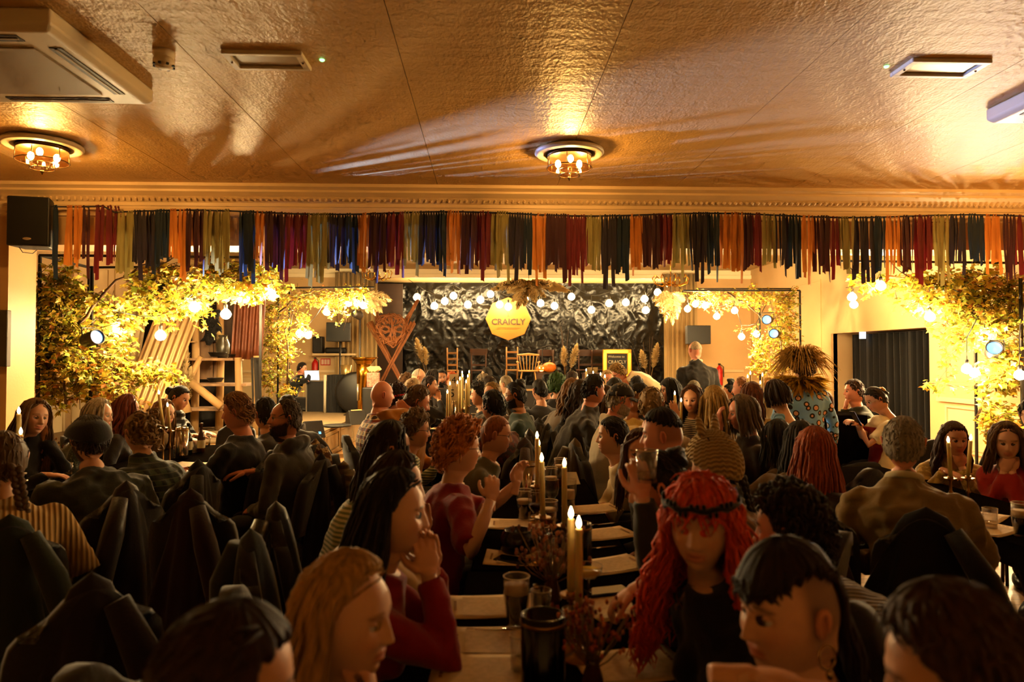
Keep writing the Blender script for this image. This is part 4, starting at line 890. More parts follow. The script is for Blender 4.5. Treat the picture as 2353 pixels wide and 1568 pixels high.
def build_head(near, fem, skin, brow, beard=None, lid=.45, smile=0, fade=None, makeup=0):
    nu, nv = (62, 78) if near == 2 else (38, 52) if near else (26, 34)
    V0, F = head_grid(nu, nv, fem); V = V0.copy(); x, y, z = V.T
    sk = np.array(lin(SKINS[skin])); C = np.tile(sk, (len(V),1))
    fr = sstep(.03,.06,y)
    def blend(w, col): nonlocal C; w = np.clip(w,0,1)[:,None]; C = C*(1-w)+np.array(col)*w
    if smile: V[:,2] += smile*.006*G(np.abs(x)-.024,.008)*G(z+.053,.01)*fr
    blend(.35*(G(np.abs(x)-.045,.02)*G(z+.02,.02))*fr, sk*np.array([1.0,.62,.55]))
    blend(.85*np.clip(1.3*G(x,.024)*np.maximum(G(z+.0475,.0058), G(z+.060,.0062)),0,1)*fr*(np.abs(x) < .028), sk*np.array([.82,.42,.40]) if fem else sk*np.array([.85,.55,.5]))
    blend(.9*G(z+.0535,.0022)*(np.abs(x) < .024)*fr, sk*np.array([.7,.36,.34]))
    bz = .030+.004*np.cos((np.abs(x)-.02)*60)
    blend(.9*G(z-bz,.0042 if not fem else .0032)*sstep(.010,.016,np.abs(x))*sstep(.054,.046,np.abs(x))*fr, lin(brow))
    if makeup: blend(.45*G(np.abs(x)-.032,.016)*G(z-.013,.009)*fr, sk*.3)
    if beard: 
        zt_ = -.038+(.075-y)*.33; w = sstep(.008,-.010,z-zt_)*sstep(-.125,-.115,z)*sstep(-.012,.0,y)*(1-.9*G(x,.018)*G(z+.056,.007)); blend(.75*w, lin(beard))
    if fade: blend(.75*sstep(-.045,-.01,z)*sstep(.03,.0,y)*(z < .12), lin(fade))
    mb = MB().add(V, F); cols = [C]
    er = .0118
    for s in (-1, 1):
        c = np.array((s*.031, .0665, .0105)); n0 = mb.n
        e = MB().ell((0,0,0), er, 14, 10, (R(-90),0,0)); v = e.v[0]; d = v/er
        col = np.tile((.62,.58,.52), (len(v),1)); iris = d[:,1] > .86; col[iris] = (.05,.03,.02)
        mb.add(v+c, e.f); cols.append(col)
        e = MB().ell((0,0,0), er*1.10, 14, 10); v = e.v[0]; keep = v[:,2]/er/1.1 > (.75-1.35*lid)
        v = np.where(keep[:,None], v, v*.80); mb.add(v+c, e.f); cols.append(np.tile(sk*np.array([.95,.9,.88]), (len(v),1)))
        # ear: rim plus lobe
        a = np.linspace(-.6, 4.3, 9); pts = [(s*(HX*.97+.010+.006*math.sin(q)), -.008-.012*math.cos(q)*.9, .002+.027*math.sin(q)) for q in a]
        e = MB().tube(pts, [.004]+[.0055]*7+[.004], 6); mb.add(e.v[0], e.f); cols.append(np.tile(sk*np.array([1,.75,.68]), (len(e.v[0]),1)))
        e = MB().ell((s*(HX*.97+.004), -.008, 0), (.006,.014,.027), 8, 6); mb.add(e.v[0], e.f); cols.append(np.tile(sk*np.array([.8,.55,.5]), (len(e.v[0]),1)))
    return np.concatenate(mb.v), mb.f, np.concatenate(cols)
# ---- hands: palm, four fingers of different length and a thumb; built once for each pose
def make_hand(curl, thumb, voxel, spread=.06, point=False):
    mb = MB(); mb.ell((0,.045,0), (.040,.052,.0155), 12, 8); mb.ell((.0,.012,0), (.028,.03,.017), 10, 6)
    for k, (fx, ln, r) in enumerate(((-.030,.058,.0075), (-.0105,.072,.0085), (.0105,.078,.0088), (.030,.070,.0085))):
        cu = curl*(1+.08*k) if not (point and k == 3) else .08
        p = Vector((fx, .083+(.006 if 0 < k < 3 else -.003), 0)); a = -.15*cu; pts = [Vector((fx*.75,.05,0)), p]; sp = fx*spread*10
        for j, q in enumerate((.44,.32,.24)):
            a -= cu*(.55+.25*j); p = p+Vector((sp*.02, math.cos(a)*ln*q, math.sin(a)*ln*q)); pts.append(p.copy())
        mb.tube(pts, [r*1.15, r*1.1, r, r*.92, r*.72], 8)
    c = curl*.5
    p0 = Vector((.030,.020,-.004)); p1 = p0+Vector((.028*thumb,.028,-.008)); p2 = p1+Vector((.014*thumb-.010*c,.028-.006*c,-.012-.016*c)); p3 = p2+Vector((.004-.018*c,.024,-.008-.012*c))
    mb.tube([p0,p1,p2,p3], [.014,.0125,.0105,.0075], 8)
    mb.tube([(0,-.05,0),(0,-.02,0),(0,.02,0)], [.026,.025,.027], 10, flat=.75)
    return remesh(mb, voxel, 2, .5)
HANDS = {}
def hand(pose, near):
    key = (pose, near)
    if key not in HANDS:
        cu, th, sp, pt = dict(relax=(.35,1,.06,False), flat=(.08,1.2,.10,False), curl=(.75,.8,.04,False), fist=(1.15,.5,.02,False), point=(.95,.6,.03,True))[pose]
        HANDS[key] = make_hand(cu, th, .005 if near == 2 else .0078 if near else .011, sp, pt)
    return HANDS[key]
# ---- hair
def hairline(az, style):                                      # elevation (deg) above which hair grows, az in deg from the front
    f = dict(micro=20, short=46, receded=62, bald=200, bangs=12, long=48, fade=46, back=44, none=200, fringe=24)[style]
    xs = [0, 35, 62, 84, 96, 112, 140, 180]
    ys = [f, f-1, 30, 2, -8, -22, -36, -42]
    if style == 'long': ys = [60, 58, 40, 14, 2, -16, -36, -46]
    if style == 'receded': ys = [66, 62, 44, 8, -6, -22, -36, -42]
    if style == 'bald': ys = [200, 200, 200, 200, 12, 4, 4, 4]
    if style == 'bangs': ys = [12, 14, 16, 6, -8, -22, -40, -48]
    if style == 'fringe': ys = [24, 22, 18, 0, -8, -22, -40, -48]
    if style == 'micro': ys = [22, 23, 34, 40, 44, 40, 30, 20]
    if style == 'fade': ys = [46, 44, 40, 34, 30, 26, 22, 18]
    return np.interp(az, xs, ys)
def scalp(d, off):
    p = d*np.array([HX*1.02, HY*1.0, HZ]); z = p[:,2]; p = p.copy(); p[:,1] -= .006*sstep(.045,.11,z)*(p[:,1] > 0)
    back = sstep(0,-.05,p[:,1])*sstep(-.02,-.09,z); p[:,1] = p[:,1]*(1-back)+(-.072)*back
    return p+d*off[:,None]
def hair_shell(near, style, thick, side, seed, rough=.25, top=1.0, curly=0):
    nu, nv = (64, 96) if near == 2 else (44, 60) if near else (26, 36)
    th = np.linspace(.02, R(150), nu); ph = -math.pi+np.arange(nv)/nv*2*math.pi
    TH, PH = np.meshgrid(th, ph, indexing='ij'); d = np.stack([np.sin(TH)*np.sin(PH), np.sin(TH)*np.cos(PH), np.cos(TH)], -1).reshape(-1,3)
    az = np.abs(np.degrees(np.arctan2(d[:,0], d[:,1]))); el = np.degrees(np.arcsin(np.clip(d[:,2],-1,1)))
    hl = hairline(az, style)+3*np.sin(az*.33+seed)*(0 if style in ('bangs',) else 1)
    m = sstep(-3.0, 3.5, el-hl); tk = thick*top*sstep(10,65,el)+side*(1-sstep(10,65,el))
    a2 = np.degrees(np.arctan2(d[:,0], d[:,1]))
    n1 = np.sin(a2*.55+seed+1.5*np.sin(el*.06))*.5+np.sin(a2*1.3+2.2*seed+np.sin(el*.1))*.5
    if curly: n1 = vnoise(d, 9, seed)+.8*vnoise(d, 17, seed+3)
    off = -.010+m*(.010+tk*(1+rough*n1))
    V = scalp(d, off)
    f = [(i*nv+j, (i+1)*nv+j, (i+1)*nv+(j+1)%nv, i*nv+(j+1)%nv) for i in range(nu-1) for j in range(nv)]
    return V, f
def locks(mb, near, style, n, thick, seed, flow='down', ln=.05, wd=None):   # short locks that break up the outline
    r = random.Random(seed); wd = wd or (.0042 if near == 2 else .008)
    if near == 2: n = int(n*1.4)
    for k in range(n):
        az = r.uniform(-180,180); el = math.degrees(math.asin(r.uniform(-.5,1)))
        if el < hairline(abs(az), style)+3: continue
        d = np.array([[math.cos(R(el))*math.sin(R(az)), math.cos(R(el))*math.cos(R(az)), math.sin(R(el))]])
        p = scalp(d, np.array([thick*.6]))[0]; d = d[0]
        dn = np.array([0,0,-1.])+ (np.array([0,.9,0]) if flow == 'fwd' else np.array([0,-.9,0]) if flow == 'back' else 0)
        tg = dn-d*dn.dot(d); tg /= np.linalg.norm(tg)+1e-6; j = np.array([r.gauss(0,.45) for _ in range(3)]); tg = tg+j-d*j.dot(d); tg /= np.linalg.norm(tg)
        l = ln*r.uniform(.6,1.3); pts = [p-d*.008, p+tg*l*.4+d*thick*r.uniform(.3,.7), p+tg*l*.8+d*thick*r.uniform(.1,.6)-d*l*.1, p+tg*l*1.1+d*thick*r.uniform(-.4,.5)-d*l*.25]
        mb.tube(pts, [wd*.8, wd, wd*.7, wd*.15], 4, flat=.5, up=d)
def strands(mb, near, n, length, seed, face=58, thick=.018, wave=.008, curl=0, wd=None, spread=.02, back=True, hug=0, azmax=180, flare=0.0, sidepart=0):
    r = random.Random(seed); wd = wd or (.0066 if near == 2 else .012 if near else .02); steps = 10 if near == 2 else 8
    if near == 2: n = int(n*1.3)
    for k in range(n):
        az0 = r.uniform(-azmax, azmax); el0 = math.degrees(math.asin(r.uniform(.15,.995))); sg = 1 if az0+sidepart > 0 else -1
        az1 = sg*max(abs(az0), face+r.uniform(-3,12)); pts = []; lay = r.uniform(.2,1); ph = r.uniform(0,6.28); L_ = length*r.uniform(.82,1.06)*(1 if abs(az1) < 150 else .97)
        e_end = -28; arc = (el0-e_end)*R(1)*.1; tot = arc+L_; fz = r.uniform(-1,1)
        for q in range(steps):
            s = q/(steps-1)*tot
            if s < arc or q == 0:
                u = s/arc; el = el0+(e_end-el0)*u; ua = min(1, max(u*1.15, (el0-el)/max(4., el0-44.))) if el0 > 48 else 1; az = az0+(az1-az0)*ua
                d = np.array([[math.cos(R(el))*math.sin(R(az)), math.cos(R(el))*math.cos(R(az)), math.sin(R(el))]]); p = scalp(d, np.array([thick*lay+.004]))[0]
                if q == 0: p = p-d[0]*.006
                lastp = p; la = az
            else:
                h = s-arc; out = (spread*lay+flare*h)*(1 if abs(la) > 75 else 1.2); dirx, diry = math.sin(R(la)), math.cos(R(la))
                k2 = min(1, h/.12)
                p = np.array([lastp[0]+dirx*out*k2-lastp[0]*hug*k2, lastp[1]+diry*out*k2*.7-.012*k2*(abs(la) > 100), lastp[2]-h])
                amp = wave*min(1, h/.05); p[0] += amp*math.sin(h*38+ph); p[1] += amp*math.cos(h*31+ph)
            if curl: p = p+curl*np.array([math.sin(s*90+ph), math.cos(s*90+ph), .4*math.sin(s*70+ph)])*min(1, s/.04)
            pts.append(p)
        w = np.array([.5]+[1]*(steps-3)+[.75,.2])*wd*r.uniform(.7,1.2)
        mb.tube(pts, w, 4, False, .55, up=(math.sin(R(az0)), math.cos(R(az0)), .01))
HAIRM = {}
def hair_mat(col):
    if col in HAIRM: return HAIRM[col]
    m = M('hair_'+col, col, .58, spec=.22, var=((90,90,12), .5), bump=((420,420,30), .6, .003), sheen=.08); HAIRM[col] = m; return m
SKINM = M('skin', 'c99270', .48, vcol='Col', bump=((260,260,260), .12, .002), spec=.4)
shoe_me = None
CLOTH = {}
def cloth_mat(spec):
    kind, *c = spec.split(':')
    if spec in CLOTH: return CLOTH[spec]
    base = c[0]; m = M('cloth_'+spec.replace(':','_'), base, .85, sheen=.25, bump=((90,90,90), .35, .004), spec=.25)
    CLOTH[spec] = m; nt = m.node_tree; b = nt.nodes['Principled BSDF']; L = nt.links.new
    def uvc(s3):
        tc = nt.nodes.new('ShaderNodeTexCoord'); mp = nt.nodes.new('ShaderNodeMapping'); mp.inputs['Scale'].default_value = s3; L(tc.outputs['Object'], mp.inputs[0]); return mp.outputs[0]
    def wave(s3, ax, sc_=1):
        w = nt.nodes.new('ShaderNodeTexWave'); w.bands_direction = ax; w.inputs['Scale'].default_value = sc_; w.inputs['Distortion'].default_value = .6; w.inputs['Detail'].default_value = 1; L(uvc(s3), w.inputs[0]); return w.outputs['Fac']
    def mixc(fac, a, bc):
        mx = nt.nodes.new('ShaderNodeMix'); mx.data_type = 'RGBA'; L(fac, mx.inputs['Factor'])
        for n_, v in (('A', a), ('B', bc)):
            if isinstance(v, str): mx.inputs[n_].default_value = (*lin(v), 1)
            else: L(v, mx.inputs[n_])
        return mx.outputs['Result']
    def thr(f, lo, hi):
        mr = nt.nodes.new('ShaderNodeMapRange'); mr.inputs['From Min'].default_value = lo; mr.inputs['From Max'].default_value = hi; L(f, mr.inputs['Value']); return mr.outputs[0]
    if kind == 'stripe': L(mixc(thr(wave((1,1,1), 'Z', float(c[2]) if len(c) > 2 else 14), .45, .55), base, c[1]), b.inputs['Base Color'])
    if kind == 'plaid':
        f1 = thr(wave((1,1,1), 'Z', 5), .55, .65); f2 = thr(wave((1,1,1), 'X', 5), .55, .65); f3 = thr(wave((1,1,1), 'Z', 10), .93, .97)
        L(mixc(f3, mixc(f2, mixc(f1, base, c[1]), c[2]), c[3] if len(c) > 3 else c[1]), b.inputs['Base Color'])
    if kind in ('rib', 'knit'):
        w = wave((1,1,1) if kind == 'rib' else (1,.6,1.2), 'X' if kind == 'rib' else 'DIAGONAL', 16 if kind == 'rib' else 26)
        L(mixc(w, c[1], base), b.inputs['Base Color'])
        bp = nt.nodes.new('ShaderNodeBump'); bp.inputs['Strength'].default_value = .8; bp.inputs['Distance'].default_value = .01; L(w, bp.inputs['Height']); L(bp.outputs[0], b.inputs['Normal'])
    if kind == 'puff':
        w = wave((1,1,1), 'Z', 5); bp = nt.nodes.new('ShaderNodeBump'); bp.inputs['Strength'].default_value = 1; bp.inputs['Distance'].default_value = .03; L(w, bp.inputs['Height']); L(bp.outputs[0], b.inputs['Normal'])
        b.inputs['Roughness'].default_value = .4
    if kind == 'leopard':
        v = nt.nodes.new('ShaderNodeTexVoronoi'); v.inputs['Scale'].default_value = 15; v.inputs['Randomness'].default_value = .8; L(uvc((1,1,1)), v.inputs[0])
        ring = mixc(thr(v.outputs['Distance'], .42, .46), c[2], base); L(mixc(thr(v.outputs['Distance'], .27, .31), c[1], ring), b.inputs['Base Color'])
    if kind == 'print':
        n = nt.nodes.new('ShaderNodeTexNoise'); n.inputs['Scale'].default_value = 26; L(uvc((1,1,1)), n.inputs[0]); L(mixc(thr(n.outputs['Fac'], .48, .56), base, c[1]), b.inputs['Base Color'])
    if kind == 'bodice':
        sx = nt.nodes.new('ShaderNodeSeparateXYZ'); L(uvc((1,1,1)), sx.inputs[0]); ab = nt.nodes.new('ShaderNodeMath'); ab.operation = 'ABSOLUTE'; L(sx.outputs['X'], ab.inputs[0])
        hz_ = nt.nodes.new('ShaderNodeMath'); hz_.operation = 'MULTIPLY'; L(thr(ab.outputs[0], .115, .11), hz_.inputs[0]); L(thr(sx.outputs['Z'], .93, .925), hz_.inputs[1]); L(mixc(hz_.outputs[0], base, c[1]), b.inputs['Base Color'])
    if kind == 'leather': b.inputs['Roughness'].default_value = .35
    if kind == 'sparkle':
        n = nt.nodes.new('ShaderNodeTexVoronoi'); n.inputs['Scale'].default_value = 90; L(uvc((1,1,1)), n.inputs[0]); L(mixc(thr(n.outputs['Distance'], .2,.3), c[1], base), b.inputs['Base Color']); b.inputs['Roughness'].default_value = .4
    return m
# ---- limbs
def ik(S, H, a, b, pole):
    d = H-S; D = d.length
    if D > a+b-.005: H = S+d*((a+b-.005)/D); d = H-S; D = d.length
    x = (a*a-b*b+D*D)/(2*D); h = math.sqrt(max(0, a*a-x*x)); u = d.normalized(); p = pole-u*pole.dot(u); p.normalize()
    return S+u*x+p*h, H
def loft(mb, C, RX, RY, X, F, seg=18):
    a = np.arange(seg)/seg*2*math.pi; vs = []
    for c, rx, ry, x, f in zip(C, RX, RY, X, F): vs.append(np.array(c)+np.cos(a)[:,None]*rx*np.array(x)+np.sin(a)[:,None]*ry*np.array(f))
    n = len(C); fs = [(i*seg+j, i*seg+(j+1)%seg, (i+1)*seg+(j+1)%seg, (i+1)*seg+j) for i in range(n-1) for j in range(seg)]+[tuple(range(seg-1,-1,-1)), tuple((n-1)*seg+j for j in range(seg))]
    mb.add(np.concatenate(vs), fs)
# ------------------------------------------------------------------ people: one figure
def cap_shell(line, t, near, seed=0, ribs=0, flat=0):
    nu, nv = (40, 64) if near else (24, 36)
    th = np.linspace(.02, R(140), nu); ph = -math.pi+np.arange(nv)/nv*2*math.pi
    TH, PH = np.meshgrid(th, ph, indexing='ij'); d = np.stack([np.sin(TH)*np.sin(PH), np.sin(TH)*np.cos(PH), np.cos(TH)], -1).reshape(-1,3)
    a2 = np.degrees(np.arctan2(d[:,0], d[:,1])); el = np.degrees(np.arcsin(np.clip(d[:,2],-1,1)))
    m = sstep(-2, 2, el-np.interp(np.abs(a2), [0,60,95,130,180], line)); off = -.012+m*(.012+t+(ribs*.004*np.sin(np.radians(a2)*26) if ribs else 0))
    V = scalp(d, off)
    return V, [(i*nv+j, (i+1)*nv+j, (i+1)*nv+(j+1)%nv, i*nv+(j+1)%nv) for i in range(nu-1) for j in range(nv)]
def do_hair(style, near, seed, kw):
    """list of (part name, MB) in head space"""
    out = []; mb = MB(); N = lambda n: n if near == 2 else int(n/2.6) if near else n//6
    k = dict(kw)
    if style == 'short': mb.add(*hair_shell(near, 'short', k.get('t',.020), .010, seed)); locks(mb, near, 'short', N(300), .016, seed, k.get('flow','down'), .04)
    elif style == 'quiff': mb.add(*hair_shell(near, 'short', .030, .009, seed)); locks(mb, near, 'short', N(320), .026, seed, 'back', .05)
    elif style == 'buzz': mb.add(*hair_shell(near, k.get('line','short'), .006, .004, seed, .1))
    elif style == 'grey': mb.add(*hair_shell(near, 'short', .012, .009, seed, .15)); locks(mb, near, 'short', N(400), .010, seed, 'down', .025)
    elif style == 'receded': mb.add(*hair_shell(near, 'receded', .012, .012, seed, .3)); locks(mb, near, 'receded', N(300), .012, seed, 'back', .045)
    elif style == 'bald': mb.add(*hair_shell(near, 'bald', .004, .005, seed, .1))
    elif style == 'micro':
        mb.add(*hair_shell(near, 'micro', .024, .012, seed, .12)); locks(mb, near, 'micro', N(500), .016, seed, 'down', .022)
        b = MB(); strands(b, near, N(90), .3, seed, 150, .012, .006, hug=.3); out.append(('back_hair', b))
    elif style == 'fade': mb.add(*hair_shell(near, 'fade', .022, .007, seed, .15)); locks(mb, near, 'fade', N(400), .012, seed, 'fwd', .022)
    elif style == 'curly': mb.add(*hair_shell(near, 'fringe' if k.get('fringe') else 'short', .034, .022, seed, .45, curly=1)); locks(mb, near, 'short', N(430), .032, seed, 'down', .035)
    elif style == 'big': mb.add(*hair_shell(near, 'short', .045, .035, seed, .4, curly=1)); locks(mb, near, 'short', N(560), .045, seed, 'back', .05)
    elif style in ('long', 'wavy', 'bangs', 'bob'):
        ln = k.get('len', .12 if style == 'bob' else .36); wv = .016 if style == 'wavy' else .005
        mb.add(*hair_shell(near, 'bangs' if style == 'bangs' else 'fringe' if k.get('bang') else 'long', .020, .018, seed, .18))
        if k.get('bang'): locks(mb, near, 'fringe', N(300), .02, seed, 'down', .05)
        strands(mb, near, N(k.get('n', 300)), ln, seed, k.get('face',58), .022, wv, k.get('curl',0), None, k.get('spread',.025), hug=k.get('hug',0), flare=k.get('flare',.05))
        if style == 'bangs': locks(mb, near, 'bangs', N(160), .02, seed, 'down', .03)
    elif style in ('bun', 'pony', 'updo', 'braid', 'half'):
        mb.add(*hair_shell(near, 'back', .014, .012, seed, .16)); locks(mb, near, 'back', N(160), .010, seed, 'back', .05)
        if style == 'bun':
            b = MB(); c = Vector(k.get('at', (0,-.10,.07))); br = k.get('r',.045)
            for q in range(5): 
                a = q*1.25; pts = [c+Vector((br*.72*math.cos(t+a), br*.72*math.sin(t*1.1+a*.5)*.8, br*.72*math.sin(t+a))) for t in np.linspace(0,5.4,9)]; b.tube(pts, br*.42, 7)
            b.ell(c, br*.8, 10, 8); locks_b = b; out.append(('bun', b))
        if style == 'updo':
            b = MB(); r = random.Random(seed)
            for q in range(N(120)+10):
                c = Vector((r.gauss(0,.035), -.075+r.gauss(0,.028), .015+r.gauss(0,.045))); a = r.uniform(0,6.28); rr = r.uniform(.014,.028)
                b.tube([c+Vector((rr*math.cos(t+a), rr*.5*math.sin(2*t), rr*math.sin(t+a))) for t in np.linspace(0,4.5,7)], .007, 5)
            b.ell((0,-.07,.02), (.06,.045,.06), 10, 8); out.append(('gathered_hair', b))
        if style in ('pony', 'braid'):
            b = MB(); r = random.Random(seed); a0 = Vector(k.get('at', (0,-.10,.0))); ln = k.get('len',.3); side = k.get('side',0)
            if style == 'pony':
                for q in range(N(70)+8):
                    o = Vector((r.gauss(0,.014), r.gauss(0,.012), r.gauss(0,.01))); b.tube([a0*.7, a0+o+Vector((0,-.02,.01)), a0+o*1.8+Vector((side*.05,-.03,-ln*.4)), a0+o*2+Vector((side*.1,.0,-ln*r.uniform(.85,1.1)))], [.008,.011,.010,.002], 4)
            else:
                for q in range(int(ln/.013)):
                    z = -.013*q; sx = .011*(1 if q % 2 else -1); t_ = q/(ln/.013); b.ell(a0+Vector((side*min(1,t_*2.2)*.10+sx, -.012+.05*t_*k.get('fwd',0), z)), (.015*(1-.35*t_), .012*(1-.3*t_), .019), 8, 6, (0, R(35 if q % 2 else -35), 0))
            out.append(('braid' if style == 'braid' else 'ponytail', b))
        if style == 'half': strands(mb, near, N(240), k.get('len',.34), seed, 80, .016, .014, flare=.05)
    if mb.v: out.insert(0, ('hair', mb))
    return out
def glasses_mb():
    mb = MB()
    for s in (-1,1):
        mb.tube([(s*.031+.021*math.cos(a), .0835-.004*abs(math.cos(a)), .008+.017*math.sin(a)) for a in np.linspace(0,6.283,17)], .0017, 5, False)
        mb.tube([(s*.052,.079,.012),(s*.068,.05,.012),(s*.078,-.005,.008)], .0018, 5)
    mb.tube([(-.010,.086,.012),(0,.09,.014),(.010,.086,.012)], .0016, 5); return mb
PEOPLE = []
# seat of each diner: depth, how far the hips sit back, sideways, turn of the body
SEATS = [[0.97,0.03,-0.02,-18],[1.39,-0.0,0.01,-4],[2.01,-0.01,-0.01,-3],[2.5,0.02,0.04,-2],[3.03,0.16,-0.0,1],[3.32,-0.06,0.01,5],[4.24,0.1,-0.02,0],[4.64,-0.01,0.04,-4],[0.91,0.04,-0.0,22],[1.28,0.05,0.02,18],[1.95,0.09,-0.04,-22],[1.74,0.08,0.1,5],[2.29,0.04,-0.02,5],[2.76,0.09,-0.03,-10],[3.21,-0.01,-0.02,8],[3.68,-0.06,0.07,11],[4.21,0.03,-0.03,3],[3.05,0.01,-0.05,-10],[3.43,-0.01,0.02,1],[4.04,0.05,0.06,3],[4.39,0.01,-0.14,-7],[4.61,-0.01,0.03,-5],[4.21,0.0,-0.01,3],[4.7,-0.01,-0.0,-2],[5.24,0.09,-0.09,-10],[5.77,0.24,-0.01,12],[5.58,0.13,-0.0,5],[4.8,-0.04,-0.14,-3],[6.15,-0.03,-0.0,-6],[8.46,-0.0,-0.0,3],[6.89,-0.03,-0.01,0],[5.85,0.02,0.05,1],[5.13,-0.06,0.01,12],[4.72,0.07,0.11,-1],[5.5,0.07,0.03,6],[6.19,-0.05,-0.01,-5],[7.43,0.02,-0.02,1],[8.46,0.01,-0.04,6],[7.87,0.0,-0.01,-1],[6.66,-0.02,-0.01,-1],[5.66,-0.0,0.02,-13],[6.98,0.02,0.0,-6],[7.04,0.07,-0.06,2],[6.44,-0.03,0.03,1],[5.76,-0.02,0.01,-1],[5.15,0.01,0.01,4],[6.41,-0.03,0.03,2],[7.04,-0.01,0.01,0],[9.25,-0.03,-0.0,0],[8.31,0.04,0.01,-2],[9.7,-0.03,-0.0,-2],[10.2,-0.03,0.0,3],[10.7,0.06,-0.02,7],[10.02,0.01,0.04,1],[5.3,-0.01,0.0,-3],[6.24,-0.01,0.01,-1],[6.75,0.01,0.04,0],[7.36,0.1,0.11,-22],[8.91,-0.04,-0.02,1],[9.52,0.01,-0.01,-4],[8.25,0.1,-0.01,-6],[11.5,-0.02,-0.0,1],[8.13,-0.01,-0.14,-18],[8.66,0.02,0.04,0],[7.0,0.11,0.07,-2],[6.59,-0.03,-0.03,-3],[9.14,-0.01,0.03,0],[9.05,-0.02,0.0,0],[7.32,0.22,0.16,-12],[8.29,0.02,-0.01,-3],[7.77,-0.05,0.03,7],[4.69,0.06,-0.01,-3],[3.74,-0.01,0.04,0],[4.3,0.01,0.01,-6],[4.86,-0.06,0.06,8],[5.39,0.02,-0.0,-3],[6.08,-0.02,-0.01,1],[4.47,-0.0,0.05,-3],[5.29,0.12,0.07,-5],[5.83,0.02,0.02,5],[6.34,0.05,0.03,3],[6.92,0.06,-0.0,-1],[3.01,-0.01,-0.02,5],[14.44,0.13,0.0,-4],[8.76,0,0,0],[9.39,0,0,1],[6.24,0,0,4]]
def person(label, px, py, Y, face, hd=None, hp=8, hr=0, skin='l', fem=0, hair=('short','2a1a10'), top='plain:222222', near=1, sleeve=1, arms=('lap','lap'), floor=0, stand=0, hs=1.0, bw=1.0,
           ho=None, extras=(), beard=None, brow=None, lid=.45, smile=0, fade=None, neck=None, chair=1, lean=None, nk=None, side=0, pants='plain:1a1714', back=.03, group=None, hands=None, makeup=0, hipoff=0, coat=None, seat=.53):
    hd = face if hd is None else hd; Y0_ = Y; Y, e_, s_, df_ = SEATS[len(PEOPLE)] if len(PEOPLE) < len(SEATS) else (Y,0,0,0); face = face+df_; style, hcol = hair[0], hair[1]; kw = hair[2] if len(hair) > 2 else {}
    seed = len(PEOPLE)+1; r = random.Random(seed*13)
    if ho is None: ho = dict(short=.016, quiff=.026, buzz=.004, grey=.010, receded=.008, bald=.0, fade=.022, curly=.03, big=.042, none=0).get(style, .018)
    T = W(px, py, Y); HCw = T-Vector((0,0,(HZ*hs+ho*hs)*math.cos(R(hp)*.6)))
    f = Vector((math.sin(R(face)), math.cos(R(face)), 0)); rx = Vector((f.y, -f.x, 0))
    Nw = HCw-f*.035-Vector((0,0,.182*hs)); 
    if nk: Nw = HCw-f*nk[0]-Vector((0,0,nk[1]))
    TL = (.46 if fem else .50)*(.97+.03*bw)
    if stand:
        hz = floor+(stand if stand > .2 else .95); v = Nw.z-hz; dd = lean if lean is not None else .03
    else:
        hz = floor+seat; v = Nw.z-hz; dd = math.sqrt(max(0, TL*TL-v*v)) if v < TL else .03
        dd = min(dd, .40)
        if lean is not None: dd = lean
    Hw = Nw-f*(dd+e_)-rx*(side+s_); Hw.z = hz
    rz = -R(face); root_loc = Vector((Hw.x, Hw.y, floor)); inv = Matrix.Rotation(-rz, 3, 'Z')
    loc = lambda p: inv @ (Vector(p)-root_loc)
    H, Nn, HCl = loc(Hw), loc(Nw), loc(HCw)
    Mh = Matrix.Translation(HCl) @ Matrix.Rotation(-R(hd-face), 4, 'Z') @ Matrix.Rotation(-R(hp), 4, 'X') @ Matrix.Rotation(R(hr), 4, 'Y') @ Matrix.Scale(hs, 4)
    A3 = np.array(Mh.to_3x3()); tr = np.array(Mh.translation); toL = lambda V: np.asarray(V)@A3.T+tr
    # spine
    ts = np.array([-.14, 0, .2, .42, .62, .78, .9, .98, 1.06]); sp = (Nn-H)
    C = [H+sp*t-Vector((0,back*math.sin(math.pi*min(1,max(0,t))),0)) for t in ts]
    rxs = np.array([.13,.168,.150,.146,.166,.180,.158,.088,.062] if fem else [.13,.165,.155,.160,.184,.200,.180,.100,.070])*bw
    rys = np.array([.10,.130,.112,.108,.120,.112,.092,.072,.060] if fem else [.10,.128,.120,.118,.126,.122,.100,.080,.066])*(.5+.5*bw)
    d = sp.normalized(); F = Vector((1,0,0)).cross(-d)*-1; F = Vector((0, d.z, -d.y)); X = Vector((1,0,0))
    inner = MB(); loft(inner, C, rxs*.86, rys*.84, [X]*9, [F]*9)
    g = MB(); loft(g, C, rxs*1.06+.006, rys*1.06+.006, [X]*9, [F]*9)
    if fem:
        for s in (-1,1): g.ell(H+sp*.62+X*s*.065*bw+F*.085, (.066*bw,.062,.07), 12, 8)
    sw = (.160 if fem else .188)*bw; SH = H+sp*.86-Vector((0,back*.4,0))
    for s in (-1,1): g.ell(SH+X*s*sw*.93, (.058*bw,.060,.060), 12, 8)
    cols = []; bodyv = MB()
    hv, hf, hc = build_head(near, fem, skin, brow or hcol, beard, lid, smile, fade, makeup); bodyv.add(toL(hv), hf); cols.append(hc)
    sk = np.array(lin(SKINS[skin]))
    bodyv.add(inner.v[0], inner.f); cols.append(np.tile(sk, (len(inner.v[0]),1)))
